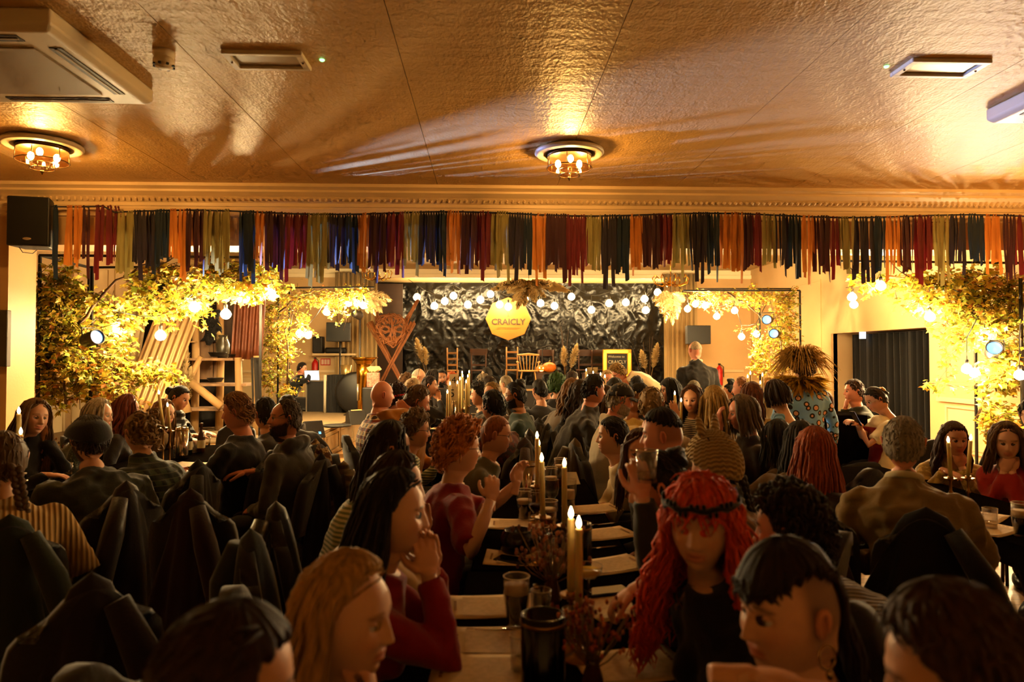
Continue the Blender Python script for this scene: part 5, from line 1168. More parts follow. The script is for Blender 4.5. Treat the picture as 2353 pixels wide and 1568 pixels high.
    for s, arm, ip in ((-1, arms[0], 0), (1, arms[1], 1)):
        if arm is None: continue
        S = SH+X*s*sw; pose = 'relax'; fdir = None; pn = None; pole = Vector((s*.7,-.35,-1))
        if isinstance(arm, (tuple, list)):
            arm = list(arm); tgt = arm[0]
            if len(arm) > 1 and arm[1]: pose = arm[1]
            if len(arm) > 2 and arm[2]: fdir = inv @ Vector(arm[2])
            if len(arm) > 3 and arm[3]: pn = inv @ Vector(arm[3])
            if len(arm) > 4 and arm[4]: pole = inv @ Vector(arm[4])
        else: tgt = arm
        hq = lambda q: Vector(toL(np.array([q]))[0])
        if isinstance(tgt, (tuple, list)): P = loc(W(tgt[0], tgt[1], tgt[2]*Y/Y0_))
        elif tgt == 'lap': P = Vector((s*.10, H.y+.17, H.z+.11 if not stand else H.z-.1))
        elif tgt == 'table': P = Vector((s*.12, max(SH.y+.26, H.y+.34), .835)); fdir = fdir or Vector((-s*.35,1,-.1)); pn = pn or Vector((0,0,-1))
        elif tgt == 'cross': P = Vector((-s*.07, SH.y+.20, SH.z-.25+.03*s)); fdir = fdir or Vector((-s,-.25,.15)); pn = pn or Vector((0,-1,-.2)); pole = Vector((s*1,-.1,-.5))
        elif tgt == 'chin': P = hq((s*.02,.085,-.165)); fdir = fdir or Vector((-s*.3,-.1,1)); pose = 'fist' if pose == 'relax' else pose; pn = pn or Vector((0,-1,.3))
        elif tgt == 'mouth': P = hq((s*.035,.125,-.155)); fdir = fdir or Vector((-s*.25,-.15,1)); pn = pn or Vector((-s,-.2,0))
        elif tgt == 'cheek': P = hq((s*.080,.04,-.135)); fdir = fdir or Vector((-s*.12,-.12,1)); pn = pn or Vector((-s,0,0))
        elif tgt == 'neck': P = hq((s*.09,-.02,-.09)); fdir = fdir or Vector((-s*.2,-.8,.7)); pn = pn or Vector((-s,.2,0))
        elif tgt == 'up': P = Vector((s*.22, SH.y+.32, SH.z+.02)); fdir = fdir or Vector((0,.2,1))
        elif tgt == 'side': P = Vector((s*.27, H.y+.06, H.z-.08)); fdir = fdir or Vector((0,.1,-1))
        ua, fa = (.265,.235) if fem else (.29,.255)
        if (P-S).length > ua+fa: P = S+(P-S).normalized()*(ua+fa-.01)
        E, P = ik(S, P, ua, fa, pole); fd = (P-E).normalized(); k = bw**.5
        path = [S-X*s*.03, S, S.lerp(E,.5), E, E.lerp(P,.5), P]; rad = np.array([.05,.056,.048,.043,.040,.031])*k*(.9 if fem else 1)
        a = MB().tube([Vector(q) for q in path], rad*(.78 if sleeve == 1 else .86), 12); bodyv.add(a.v[0], a.f); cols.append(np.tile(sk, (len(a.v[0]),1)))
        if sleeve == 1: g.tube(path[:-1]+[P-fd*.012], rad*1.10+.007, 12)
        elif sleeve > 0: g.tube([path[0], S, S.lerp(E, sleeve)], (rad*1.15+.012)[:3], 12)
        fd2 = (fdir or fd).normalized(); pn = pn or Vector((-s*.6,0,-.8)); z = -(pn-fd2*pn.dot(fd2)).normalized(); xx = fd2.cross(z)
        hv, hf = hand(pose, near if not (tgt == 'lap') else 0); hv = hv*(.92 if fem else 1.02)*hs
        if s > 0: hv = hv*np.array([-1,1,1]); hf = [q[::-1] for q in hf]
        Hm = np.array(Matrix((xx, fd2, z)).transposed()); hv = hv@Hm.T+np.array(P); bodyv.add(hv, hf)
        hcol_ = np.tile(sk*np.array([1,.9,.86]), (len(hv),1)); cols.append(hcol_)
    me = bodyv.mesh('person', SKINM); at = me.color_attributes.new('Col', 'FLOAT_COLOR', 'POINT')
    cc = np.concatenate(cols); at.data.foreach_set('color', np.concatenate([cc, np.ones((len(cc),1))], 1).astype(np.float32).ravel())
    root = obj('person', me, None, root_loc, (0,0,rz)); tag(root, label, 'person', group); PEOPLE.append(root)
    # garment
    if neck in ('polo', 'turtle', 'scarf', 'collar'):
        hgt, rr = dict(polo=(.05,.062), turtle=(.085,.064), scarf=(.10,.082), collar=(.06,.075))[neck]
        q0 = Nn-Vector((0,.0,.03)); q1 = Nn+Vector((0,.014,hgt)); g.tube([q0-Vector((0,0,.03)), q0, q1], [rr*1.35, rr*1.15, rr], 14)
    if neck == 'hood':
        for q in range(7):
            a = math.pi*(q/6); g.ell(Nn+Vector((.10*math.cos(a), -.035-.055*math.sin(a), .015+.025*math.sin(a))), (.045,.045,.05), 10, 7)
    vox = .0138 if near == 2 else .020 if near else .028
    gv, gf = remesh(g, vox, 5 if near == 2 else 3); am = (.007 if near else .005)*(1.9 if coat in ('jacket','blazer') else 1)
    nz = np.stack([vnoise(gv*np.array([1,1,.6]), 24, seed+q)+.6*vnoise(gv, 47, seed+5+q) for q in range(3)], 1); gv = gv+nz*am
    gm = MB().add(gv, gf); kind = top.split(':')[0]
    gname = dict(leather='jacket', puff='jacket', leopard='dress', plaid='shirt', stripe='top', rib='sweater', knit='sweater', plain='top', print='cardigan', sparkle='top', bodice='bodice_blouse')[kind]
    gm.build(coat or gname, cloth_mat(top), root)
    # legs
    lg = MB(); lk = 0 if near < 2 else 1
    if stand:
        for s in (-1,1): lg.tube([H+X*s*.06, Vector((s*.095,H.y,H.z-.06)), Vector((s*.10,H.y+.02,H.z*.52)), Vector((s*.10,H.y-.02,.07))], [.10,.095,.068,.055], 10)
        feet = [(s*.10, H.y+.03) for s in (-1,1)]
    else:
        for s in (-1,1): lg.tube([H+Vector((s*.06,-.02,-.02)), H+Vector((s*.09,.15,-.0)), Vector((s*.11,H.y+.42,seat*.98)), Vector((s*.115,H.y+.43,seat*.83)), Vector((s*.11,H.y+.27,.07))], [.095,.092,.068,.062,.05], 10)
        feet = [(s*.11, H.y+.28) for s in (-1,1)]
    lg.ell(H+Vector((0,-.02,-.01)), (.168*bw,.13,.105), 12, 8)
    lv, lf = remesh(lg, .046, 2); MB().add(lv, lf).build('trousers', cloth_mat(pants), root)
    global shoe_me
    if shoe_me is None: 
        shoe_me = MB().ell((0,.03,.045), (.045,.13,.05), 12, 8); v = shoe_me.v[0]; v[:,2] = np.maximum(v[:,2], .003); v[:,2] *= np.where(v[:,1] > .06, .75, 1); shoe_me = shoe_me.mesh('shoe', M('shoe_leather', '14100c', .4))
    for fx, fy in feet: obj('shoe', shoe_me, root, (fx, fy, 0))
    # hair and head gear
    hm = hair_mat(hcol)
    for nm, mb in do_hair(style, near, seed, kw):
        mb.v = [toL(v) for v in mb.v]; mb.build(nm, hm, root)
    if beard:
        V0, F0 = head_grid(*((60,72) if near else (30,40)), 0); V = V0.copy(); x, y, z = V.T
        zt_ = -.038+(.075-y)*.33+.003*np.sin(x*400)+.003*np.sin(y*500); m = sstep(.006,-.016,z-zt_)*sstep(-.012,.006,y)*(1-.95*G(x,.020)*G(z+.056,.006))*(z > -.14)
        V[:,1] += (-.012+m*(.012+.007))*sstep(-.03,.04,y)+.003*m*np.sin(x*900)*np.sin(z*500); V[:,0] *= 1+m*.055-.08*(1-m)+.012*m*np.sin(z*700+y*300); V[:,2] -= m*.010*sstep(-.05,-.1,z); V = V[:]
        keepf = [q for q in F0 if all(V[i][2] > -.15 for i in q) and sum(m[i] for i in q) > .02]
        MB().add(toL(V), keepf).build('beard', hair_mat(beard), root)
    for e in extras:
        nm, *a = e.split(':')
        mb = MB(); mat = None; on = nm
        if nm == 'glasses': mb = glasses_mb(); mat = M('frame_'+(a[0] if a else '2a1a12'), a[0] if a else '2a1a12', .3, metal=.4)
        elif nm == 'beanie': mb.add(*cap_shell([30,22,12,0,-14], .016, near, ribs=1)); mat = cloth_mat('rib:%s:%s' % (a[0], a[0]))
        elif nm == 'headscarf': mb.add(*cap_shell([40,20,-10,-30,-45], .024, near)); mat = cloth_mat('plain:'+a[0])
        elif nm == 'headband':
            mb.tube([(.086*math.cos(t), -.004+.107*math.sin(t), .062+.012*math.sin(t)+.004*math.sin(9*t)) for t in np.linspace(0,6.283,33)], .013, 6, False, .5); mat = cloth_mat('plain:'+a[0])
            for t in np.linspace(0,6.2,40): mb.ell((.092*math.cos(t), -.004+.113*math.sin(t), .062+.012*math.sin(t)+.010*(1 if int(t*10) % 2 else -1)), (.006,.006,.009), 5, 4)
        elif nm == 'cap':
            mb.add(*cap_shell([26,20,14,8,4], .020, near)); mat = cloth_mat('plain:'+a[0]); 
            V = [(w_*.072, .075+q*.075-abs(w_)**2*.03*(1+q*.4), .048-.010*q-.018*w_*w_) for q in (0,.5,1) for w_ in np.linspace(-1,1,9)]
            mb.grid(V, 3, 9); mb.grid([(x_, y_, z_-.006) for x_, y_, z_ in V], 3, 9)
            lg_ = MB().ell((0,.102,.085), (.014,.008,.012), 10, 6); lg_.v = [toL(v) for v in lg_.v]; lg_.build('cap_badge', M('badge_cream', 'd8c79c', .6), root)
        elif nm == 'flatcap':
            v, f_ = cap_shell([18,16,8,-4,-16], .026, near); v = v.copy(); v[:,2] = np.where(v[:,2] > .07, .07+(v[:,2]-.07)*.75, v[:,2]); v[:,1] = np.where(v[:,1] > 0, v[:,1]*1.2, v[:,1]); v[:,0] *= 1.1; mb.add(v, f_); mat = cloth_mat('plain:'+a[0])
            V = [(w_*.085, .085+q*.07-abs(w_)**2*.035, .045-.022*q-.02*w_*w_) for q in (0,.5,1) for w_ in np.linspace(-1,1,9)]; mb.grid(V, 3, 9); mb.grid([(x_, y_, z_-.008) for x_, y_, z_ in V], 3, 9)
        elif nm == 'earhat':
            mb.add(*cap_shell([24,14,-10,-24,-34], .026, near, ribs=1)); mat = cloth_mat('knit:c9ad78:9a7c4a')
            for s in (-1,1): 
                e_ = MB().ell((0,0,0), (.026,.014,.055), 12, 10, (0,R(s*14),0)); e_.v[0][:,0] *= 1-.55*sstep(0,.08,e_.v[0][:,2]); mb.add(e_.v[0]+np.array((s*.055,.0,.150)), e_.f)
                mb.tube([(s*.088,.01,-.03),(s*.098,.02,-.10),(s*.09,.03,-.2)], [.03,.022,.012], 8)
        elif nm == 'hoop':
            for s in ((-1,1) if False else (int(a[0]) if a else 1,)): mb.tube([(s*.083, -.006+.018*math.sin(t), -.055+.022*math.cos(t)) for t in np.linspace(0,6.283,14)], .0028, 5, False).ell((s*.083,-.006,-.088), (.006,.006,.01), 8, 6)
            mat = M('earring_metal', 'b59a6a', .25, metal=.9); on = 'earring'
        elif nm == 'earring':
            for s in (int(a[0]) if a else 1,): mb.ell((s*.085,-.004,-.036), .008, 8, 6)
            mat = M('earring_silver', 'd8cdb8', .2, metal=.9)
        elif nm == 'shirtcollar':
            mb.tube([(.064*math.cos(t), -.026+.066*math.sin(t), -.150-.022*math.sin(t)) for t in np.linspace(0,6.283,25)], .017, 7, False, 1.0); mat = cloth_mat('plain:'+a[0]); on = 'shirt_collar'
        elif nm == 'redscarf':
            mb.tube([(.088*math.cos(t), -.004+.106*math.sin(t), .045+.03*math.sin(t)) for t in np.linspace(0,6.283,25)], .022, 7, False, .45); mat = cloth_mat('plain:b01a1a')
        elif nm == 'clip':
            for q in range(7): mb.ell((-.03+.01*q+.004*(q % 2), -.098, .06+.012*math.sin(q*1.7)), (.014,.016,.016), 7, 5)
            mat = M('clip_'+a[0], a[0], .5); on = 'hair_clip'
        elif nm == 'necklace':
            mb.tube([(.075*math.cos(t), .045*math.sin(t)-.01, -.20-.035*(math.sin(t) > 0)*math.sin(t)) for t in np.linspace(0,6.283,25)], .004, 5, False); mat = M('necklace_metal', 'a89a80', .25, metal=.9)
        elif nm == 'fur':
            rr = random.Random(seed)
            for q in range(260): 
                t = rr.uniform(0,6.28); c = np.array((.10*math.cos(t), -.03+.085*math.sin(t), -.225+rr.uniform(-.03,.03))); dd_ = np.array((math.cos(t), math.sin(t), rr.uniform(-.6,.8)))*rr.uniform(.03,.06)
                mb.tube([c, c+dd_*.6, c+dd_+np.array((0,0,-.012))], [.008,.006,.001], 4)
            mat = hair_mat(a[0]); on = 'collar'
        mb.v = [toL(v) for v in mb.v]; mb.build(on, mat, root)
    root['hipz'] = hz
    if chair and not stand: CHAIRS.append((root_loc.x, root_loc.y, floor, rz, label, seat))
    del root['hipz']
    return root
CHAIRS = []
# ------------------------------------------------------------------ the diners
P_ = person
# centre table, the side near the dance floor
P_('person with dark brown gathered hair at the very end of the centre table', 520, 1372, .98, 75, hp=10, fem=1, hair=('bun','2a160c',{'at':(0,-.11,-.03),'r':.035}), top='plain:20180f', near=2, skin='l')
P_('woman with long straight blonde hair resting chin on hand', 795, 1266, 1.34, 100, hd=104, hp=8, fem=1, skin='p', hair=('long','b98a48',{'len':.34,'n':330,'face':88}), top='plain:241c16', near=2, arms=('lap','chin'), brow='7a5528')
P_('woman with long black hair in red sweater clasping hands at her mouth', 905, 1076, 2.0, 86, hd=92, hp=6, fem=1, skin='p', hair=('long','0f0a08',{'len':.42,'n':330,'face':90}), top='plain:8a1414', near=2, arms=('mouth','mouth'))
P_('person with long brown hair and cream sleeves raising a hand', 912, 1036, 2.5, 80, hp=8, fem=1, skin='l', hair=('long','2e1a0e',{'len':.4,'n':320,'face':86}), top='plain:c9a878', near=2, arms=('mouth','chin'))
P_('woman with very long dark hair down her back and green striped top', 895, 966, 3.05, 72, hp=6, fem=1, skin='l', hair=('long','20120a',{'len':.55,'n':320}), top='stripe:6f7a55:c9c09a:18', near=1)
P_('woman with curly ginger hair in red sweater gesturing over the table', 1058, 957, 3.3, 66, hd=72, hp=6, fem=1, skin='p', hair=('big','c9761f'), top='plain:8a1216', near=2, sleeve=.9, arms=(((1185,1115,3.2),'curl',(.2,.2,1)),((1128,1150,3.0),'curl',(.1,.4,1))), extras=('glasses:3a2415',))
P_('person with cropped auburn hair and glasses in olive sweater', 1140, 954, 4.25, 92, hp=10, fem=1, skin='l', hair=('buzz','8a4a1c',{'line':'back'}), ho=.008, top='plain:5a5030', near=1, arms=('cross','cross'), extras=('glasses:2a1010',))
P_('woman with wavy grey brown hair and glasses beside the ginger woman', 955, 940, 4.6, 80, hp=8, fem=1, skin='l', hair=('curly','6a5238'), top='stripe:4f5a40:b8b08a:16', near=1, arms=('table','lap'), extras=('glasses:2a1a12',))
# centre table, the far side
P_('person with short brown hair at the near corner of the centre table', 2210, 1346, .93, -62, hp=16, skin='l', hair=('short','3f2610'), top='plain:1a140e', near=2)
P_('woman with dark micro fringe, shaved sides and hoop earrings', 1812, 1241, 1.27, -100, hd=-104, hp=8, fem=1, skin='p', hair=('micro','20120a'), fade='6a5044', top='plain:0e0c0b', near=2, sleeve=0, extras=('hoop:-1','hoop:1'), arms=((( 1700,1555,1.05),'point',(.75,-.1,.0),(0,-.2,-1)),'lap'), lid=.35, makeup=1)
P_('man with dark curly hair in ribbed grey knit sweater', 1815, 1106, 1.78, -42, hd=-52, hp=8, skin='l', hair=('curly','1c120a'), top='knit:8a7456:4a3b28', near=2, neck='turtle', bw=1.05)
P_('woman with bright orange red hair and black lace headband', 1612, 1083, 1.92, -112, hd=-150, hp=9, fem=1, skin='p', hair=('wavy','e04808',{'len':.36,'n':330,'face':66,'curl':.008,'flare':.16,'bang':1}), top='plain:0d0b0b', near=2, extras=('headband:120d0b','necklace'), arms=('lap',((1462,1352,2.2),'curl',(-.6,.2,-.45),(0,.0,-1))), lid=.85, brow='8a3a14', ho=.02, smile=1)
P_('woman with black hair in top bun holding a glass to her mouth', 1512, 1031, 2.3, -82, hd=-80, hp=14, fem=1, skin='l', hair=('bun','100b08',{'at':(0,-.085,.085),'r':.034}), top='plain:232014', near=2, extras=('earring:-1','earring:1'), arms=('lap',((1476,1140,2.2),'curl',(-.15,0,1),(0,.3,0))))
P_('person in cream knitted hat with two animal ears', 1640, 985, 2.75, -40, hp=10, fem=1, skin='l', hair=('braid','1a100a',{'at':(.06,-.07,-.06),'len':.34,'side':.3}), top='print:8a6238:5a3f22', near=2, extras=('earhat',), ho=.03)
P_('man with dark faded haircut and reddened neck at centre table', 1522, 936, 3.25, -75, hd=-72, hp=6, skin='r', hair=('fade','140e0a'), fade='7a4a36', top='plain:2a2018', near=2)
P_('woman glancing out from behind the man with faded haircut', 1470, 985, 3.62, -120, hd=-165, hp=4, fem=1, skin='l', hair=('long','4a2c16',{'len':.25}), top='plain:3a2a1c', near=1)
P_('woman with low dark bun in cream sweater with folded arms', 1408, 955, 4.0, -88, hd=-86, hp=2, fem=1, skin='p', hair=('bun','1c110a',{'at':(0,-.12,-.02),'r':.036}), top='plain:d8c090', near=2, arms=('cross','cross'))
# right hand table
P_('man with short grey hair in camel jacket seen from behind', 2075, 957, 3.15, 38, hd=30, hp=4, skin='r', hair=('grey','8f8474'), top='plain:7e6636', near=2, bw=1.04, extras=('shirtcollar:c9bd9a',), arms=('lap','table'), neck='collar', coat='jacket')
P_('woman with long straight auburn hair seen from behind', 1872, 980, 3.5, 25, hd=32, hp=4, fem=1, skin='p', hair=('long','a04812',{'len':.34,'n':380}), top='plain:2a1c12', near=2, extras=('earring:1',), neck='collar')
P_('person with straight black hair beside the auburn haired woman', 1840, 966, 4.1, 20, hp=6, fem=1, skin='l', hair=('long','0f0b09',{'len':.3}), top='plain:5a4426', near=1, extras=('fur:6a5030',))
P_('person with black bob turned away beside white fleece coat', 1788, 964, 4.4, -10, hp=8, fem=1, skin='m', hair=('bob','0e0a08'), top='plain:4a3820', near=1)
P_('woman with half tied brown hair in gold patterned top behind candles', 2190, 966, 4.6, 205, hd=188, hp=8, fem=1, skin='l', hair=('half','3a2010',{'len':.38}), top='print:9a7c3c:c9a85c', near=1, arms=('chin','table'), extras=('clip:3a2410',))
P_('smiling woman in red top resting chin on folded hands', 2312, 968, 4.3, 235, hd=212, hp=10, fem=1, skin='p', hair=('bob','5a3c1c',{'len':.14}), top='plain:9a1c10', near=1, arms=('chin','chin'), smile=1)
P_('person in dark blue beanie at the end of the right hand table', 2375, 912, 4.7, 215, hp=6, skin='p', hair=('short','2a1a10'), top='plain:2a2420', near=1, extras=('beanie:20262e',))
# second right hand table
P_('man in black baseball cap and grey hoodie with white beard', 1425, 880, 5.35, 88, hp=14, skin='r', hair=('short','8a8070'), beard='a89a86', top='plain:a8977c', near=1, extras=('cap:14110f',), neck='hood', ho=.02, arms=('table','table'))
P_('man with short dark hair in charcoal blazer at cap wearer\'s table', 1364, 861, 5.9, 78, hp=8, skin='r', hair=('short','17100b'), top='plain:2a241c', near=1, arms=('table','table'), neck='collar', coat='blazer')
P_('bearded man in pale yellow tee behind the black cap', 1468, 880, 5.8, 85, hp=10, skin='m', hair=('fade','120d0a'), fade='4a3020', beard='20150e', top='plain:b89a50', near=1, sleeve=.6)
P_('man with fair cropped hair in grey tee seen from behind', 1497, 888, 4.85, 30, hp=6, skin='r', hair=('short','9a7c4c',{'t':.012}), top='plain:a8957a', near=1, sleeve=.6)
P_('woman with straight brown hair behind the black cap', 1392, 886, 6.3, 60, hp=8, fem=1, skin='l', hair=('long','3f2814',{'len':.22}), top='plain:1c1712', near=0)
P_('person with short black hair under the bending man', 1463, 864, 6.9, 30, hp=8, skin='m', hair=('short','0e0b09'), top='plain:1a1613', near=0)
P_('woman with black headscarf and dark clothes raising a hand', 1540, 868, 6.1, -88, hd=-95, hp=8, fem=1, skin='m', hair=('bob','120d0a'), top='plain:15110f', near=1, extras=('headscarf:0f0d0c',))
P_('woman with straight brown hair in black and cream striped top', 1590, 884, 5.6, 215, hd=212, hp=8, fem=1, skin='p', hair=('long','4a2c14',{'len':.26}), top='stripe:14110e:d8c9a8:20', near=1, arms=('table',((1556,960,5.4),'flat',(-.3,0,1),(0,1,0))))
P_('woman with very long straight blonde hair seen from behind', 1640, 886, 5.25, -35, hp=4, fem=1, skin='p', hair=('long','a88648',{'len':.5,'n':340}), top='plain:20281c', near=1)
P_('woman with grey brown bob in dark cardigan holding up a hand', 1706, 906, 4.7, -84, hd=-86, hp=10, fem=1, skin='r', hair=('bob','6a5a48',{'len':.10}), top='plain:2a1c14', near=1, arms=(None,((1655,975,4.6),'curl',(-.1,0,1),(1,0,0))), coat='cardigan')
P_('person with dark hair half hidden by the grey bob', 1672, 918, 5.2, -60, hp=8, fem=1, skin='l', hair=('bob','1a120c'), top='plain:1c1611', near=0)
P_('woman with auburn hair and cream collar seen from behind', 1728, 877, 6.0, 10, hp=4, fem=1, skin='p', hair=('long','5a2c10',{'len':.2}), top='plain:b8985c', near=0)
P_('man with thinning reddish hair in patterned scarf', 1704, 867, 7.3, -60, hp=8, skin='r', hair=('receded','8a5a34'), top='print:7a6a4c:c9b88c', near=0, neck='scarf')
P_('person with tall black bun near the small arch', 1678, 880, 7.6, -80, hp=4, fem=1, skin='l', hair=('bun','0c0a08',{'at':(0,-.02,.135),'r':.05}), top='plain:1a1613', near=0)
P_('woman with light blonde hair under the small arch', 1768, 865, 7.5, 200, hp=6, fem=1, skin='p', hair=('wavy','c49a54',{'len':.18}), top='plain:8a7a5c', near=0)
P_('person in dark cap and olive jacket under the small arch', 1792, 870, 6.7, -90, hp=10, skin='l', hair=('short','2a1c10'), top='plain:4a4220', near=0, extras=('cap:1c1a14',))
P_('woman in pale blue pleated top leaning on table', 1784, 872, 5.7, -40, hp=14, fem=1, skin='p', hair=('bob','2a1a10',{'len':.04}), top='rib:8cc0f8:6090c8', near=1)
P_('person with brown lace top seated beside the black cloth table', 1890, 898, 7.2, 200, hp=6, fem=1, skin='m', hair=('bob','5a3a1c'), top='print:6a5238:a88c5c', near=0)
P_('man with short brown hair in dark green top by the doorway', 1962, 872, 6.9, -82, hp=2, skin='r', hair=('short','3a2212'), top='plain:23261a', near=1, arms=('table','chin'))
P_('woman in white blouse and red bodice looking at her phone', 2012, 888, 6.4, -86, hp=26, fem=1, skin='l', hair=('bun','20140c',{'at':(0,-.10,.03),'r':.035}), top='bodice:d8c8a0:8a1418', near=1, arms=((( 1968,972,6.35),'curl',(-.8,0,.3),(0,0,-1)),((1972,975,6.25),'curl',(-.8,0,.3),(0,0,-1))), extras=('glasses:c9b88c','clip:c98a2c'), sleeve=.75)
# second centre table, dance floor side
P_('bald man in plaid shirt with an arm around his back', 878, 876, 5.5, 66, hp=4, skin='r', hair=('none','5a3a24'), top='plaid:7a3020:c9b08a:3a2a30', near=1, bw=1.08)
P_('man with short brown hair in mustard sweater holding his cheek', 958, 886, 5.05, 78, hp=18, skin='r', hair=('short','5a3f22'), top='plain:a86a14', near=1, neck='polo', arms=('table','neck'))
P_('person with dark hair tied in a bright red headscarf', 912, 882, 6.3, 55, hp=6, fem=1, skin='l', hair=('curly','2a1410'), top='print:b02a18:d85a30', near=1, extras=('redscarf',))
P_('person with fair thin hair beside the red headscarf', 948, 869, 7.0, 70, hp=8, skin='p', hair=('grey','b59a72'), top='plain:5a4a38', near=0)
P_('elderly bald man in profile at the second centre table', 962, 848, 8.3, 85, hp=10, skin='p', hair=('bald','a89a86'), top='plain:3a2e24', near=0)
P_('woman with dark ponytail clasping hands at second centre table', 987, 862, 7.2, 88, hp=4, fem=1, skin='l', hair=('pony','2a1810'), top='plain:17120f', near=1, arms=('mouth','mouth'))
P_('woman with dark hair looking down behind the ponytail woman', 997, 848, 8.9, 92, hp=12, fem=1, skin='l', hair=('bob','1a110b'), top='plain:201813', near=0)
P_('man with black beard facing down the second centre table', 1014, 848, 9.4, 165, hp=6, skin='m', hair=('short','0f0b08'), beard='0f0b08', top='plain:1a1713', near=0)
P_('woman with ginger hair in teal top at far table end', 1038, 854, 9.9, 150, hp=10, fem=1, skin='p', hair=('curly','b5561c'), top='plain:1f6a6e', near=0)
P_('person with dull blond hair near the twig mask', 934, 857, 9.2, 60, hp=4, skin='l', hair=('curly','5a3c1c'), top='plain:2a2018', near=0)
# second centre table, far side
P_('person with short black hair in rust patterned cardigan', 1134, 897, 5.3, -48, hp=10, fem=1, skin='m', hair=('short','0f0a08'), top='print:5a1c10:2a0e08', near=1, extras=('glasses:1a1210',), bw=1.08)
P_('bearded man with dark top knot in teal and mustard sweater', 1184, 876, 6.0, -82, hp=6, skin='m', hair=('bun','150e0a',{'at':(0,-.06,.10),'r':.045}), beard='17100b', top='plain:2c3f3a', near=1, extras=('glasses:1a1210',), arms=('table','table'))
P_('person with fair swept back hair facing down table', 1132, 879, 6.9, -140, hp=16, skin='l', hair=('receded','8a6c3c'), top='plain:4a3c28', near=1, extras=('glasses:1a1210',))
P_('person with dark shaggy hair beside the wine glass', 1102, 877, 7.7, -90, hp=8, skin='l', hair=('curly','140e0a'), top='plain:17130f', near=0)
P_('person with cropped grey hair near the stage edge', 1163, 863, 8.4, -60, hp=6, skin='p', hair=('grey','8a7a60'), top='plain:3a3228', near=0)
P_('person with grey curls at the far end of second centre table', 1112, 860, 8.8, -80, hp=8, fem=1, skin='p', hair=('curly','7a6c58'), top='plain:4a4038', near=0)
P_('person with brown hair bent toward the far candles', 1124, 864, 8.1, -85, hp=12, skin='l', hair=('short','2a1c12'), top='plain:3a3a40', near=0)
P_('person with dark hair in profile below the stage chairs', 1118, 845, 10.2, -88, hp=4, skin='l', hair=('short','17100b'), top='plain:1c1815', near=0)
# tables by the stage
P_('person in green leafy hat seen from behind', 1280, 856, 8.2, 20, hp=4, skin='l', hair=('big','2c4a1c'), top='plain:15120f', near=0, bw=1.1)
P_('person with black bun beside the green leafy hat', 1256, 866, 8.6, -20, hp=4, fem=1, skin='l', hair=('bun','0d0a08',{'at':(0,-.02,.12),'r':.05}), top='plain:171310', near=0)
P_('woman with wavy fair brown hair seen from behind', 1314, 868, 6.9, 50, hp=6, fem=1, skin='p', hair=('wavy','6a4824',{'len':.3}), top='plain:5a4a3a', near=0)
P_('woman with long dark curls seen from behind', 1334, 872, 6.5, 55, hp=6, fem=1, skin='l', hair=('wavy','2a1910',{'len':.34,'curl':.01}), top='plain:1c1612', near=0)
P_('man with brown hair near the pumpkins', 1314, 853, 8.9, 70, hp=6, skin='l', hair=('short','2e1e12'), top='plain:241d16', near=0)
P_('elderly man with fair hair beside the bending man', 1395, 850, 8.4, 170, hp=8, skin='r', hair=('grey','a88a5c'), top='plain:4a3e2e', near=0)
P_('person with dark hair below the bending man\'s face', 1412, 868, 7.6, 60, hp=10, skin='l', hair=('short','120d0a'), top='plain:171310', near=0)
P_('person with grey hair behind the striped top', 1594, 874, 8.2, 10, hp=4, skin='p', hair=('grey','6a6252'), top='plain:3a342a', near=0)
P_('person in dark coat with dark hair at the table by stage', 1240, 872, 8.0, -30, hp=6, skin='l', hair=('short','17110c'), top='plain:191511', near=0)
# left hand table
P_('woman with fair hair in black turtleneck leaning cheek on hand', 78, 915, 4.6, 100, hd=118, hp=4, hr=-8, fem=1, skin='p', hair=('long','6a4a24',{'len':.36}), top='plain:14110f', near=2, arms=('cheek','table'), neck='turtle', smile=1)
P_('bearded man in dark flat cap and olive jacket seen from behind', 205, 955, 3.75, -52, hd=-50, hp=10, skin='l', hair=('short','2a1a0e'), beard='3a2412', top='plain:26281a', near=2, extras=('flatcap:191410',), ho=.018, bw=1.12, coat='jacket', arms=('table','lap'))
P_('person with blond gathered hair in dark green plaid shirt', 322, 946, 4.3, -60, hp=10, fem=1, skin='p', hair=('updo','8a6630'), top='plaid:1c2418:34402a:12160f:4a4a34', near=2, bw=1.05, neck='collar')
P_('man with tousled fair hair in black tee leaning on table', 545, 902, 5.1, -90, hd=-92, hp=8, skin='r', hair=('quiff','8a5c28'), top='plain:100e0d', near=2, sleeve=.75, arms=('table','cross'))
P_('person with short dark hair hidden behind the bearded man', 610, 914, 5.25, -55, hp=6, skin='l', hair=('short','17100b'), top='plain:241e18', near=1)
P_('person with dark cropped hair at far side of left table', 662, 908, 5.9, -30, hp=4, skin='l', hair=('short','1c140e'), top='plain:1c1713', near=0)
P_('bearded man with glasses in grey hooded sweatshirt looking over shoulder', 655, 919, 4.5, -74, lean=.0, hd=-118, hp=-2, skin='r', hair=('receded','4a3824'), beard='3a2a1a', top='plain:3a3630', near=2, neck='hood', extras=('glasses:8a7a6a',), arms=('lap','table'))
P_('woman with straight silver hair in profile', 226, 915, 5.25, 78, hd=82, hp=8, fem=1, skin='p', hair=('long','a89a84',{'len':.2}), top='sparkle:1c241c:6a7a5a', near=1)
P_('woman with auburn hair behind the silver haired woman', 292, 906, 5.8, 60, hp=6, fem=1, skin='l', hair=('wavy','6a2c10',{'len':.2}), top='plain:201814', near=1)
P_('woman with long fair hair in profile behind the candle', 376, 917, 5.7, 96, hp=10, fem=1, skin='p', hair=('long','7a5426',{'len':.34}), top='plain:8a6c3c', near=1, arms=('table','lap'))
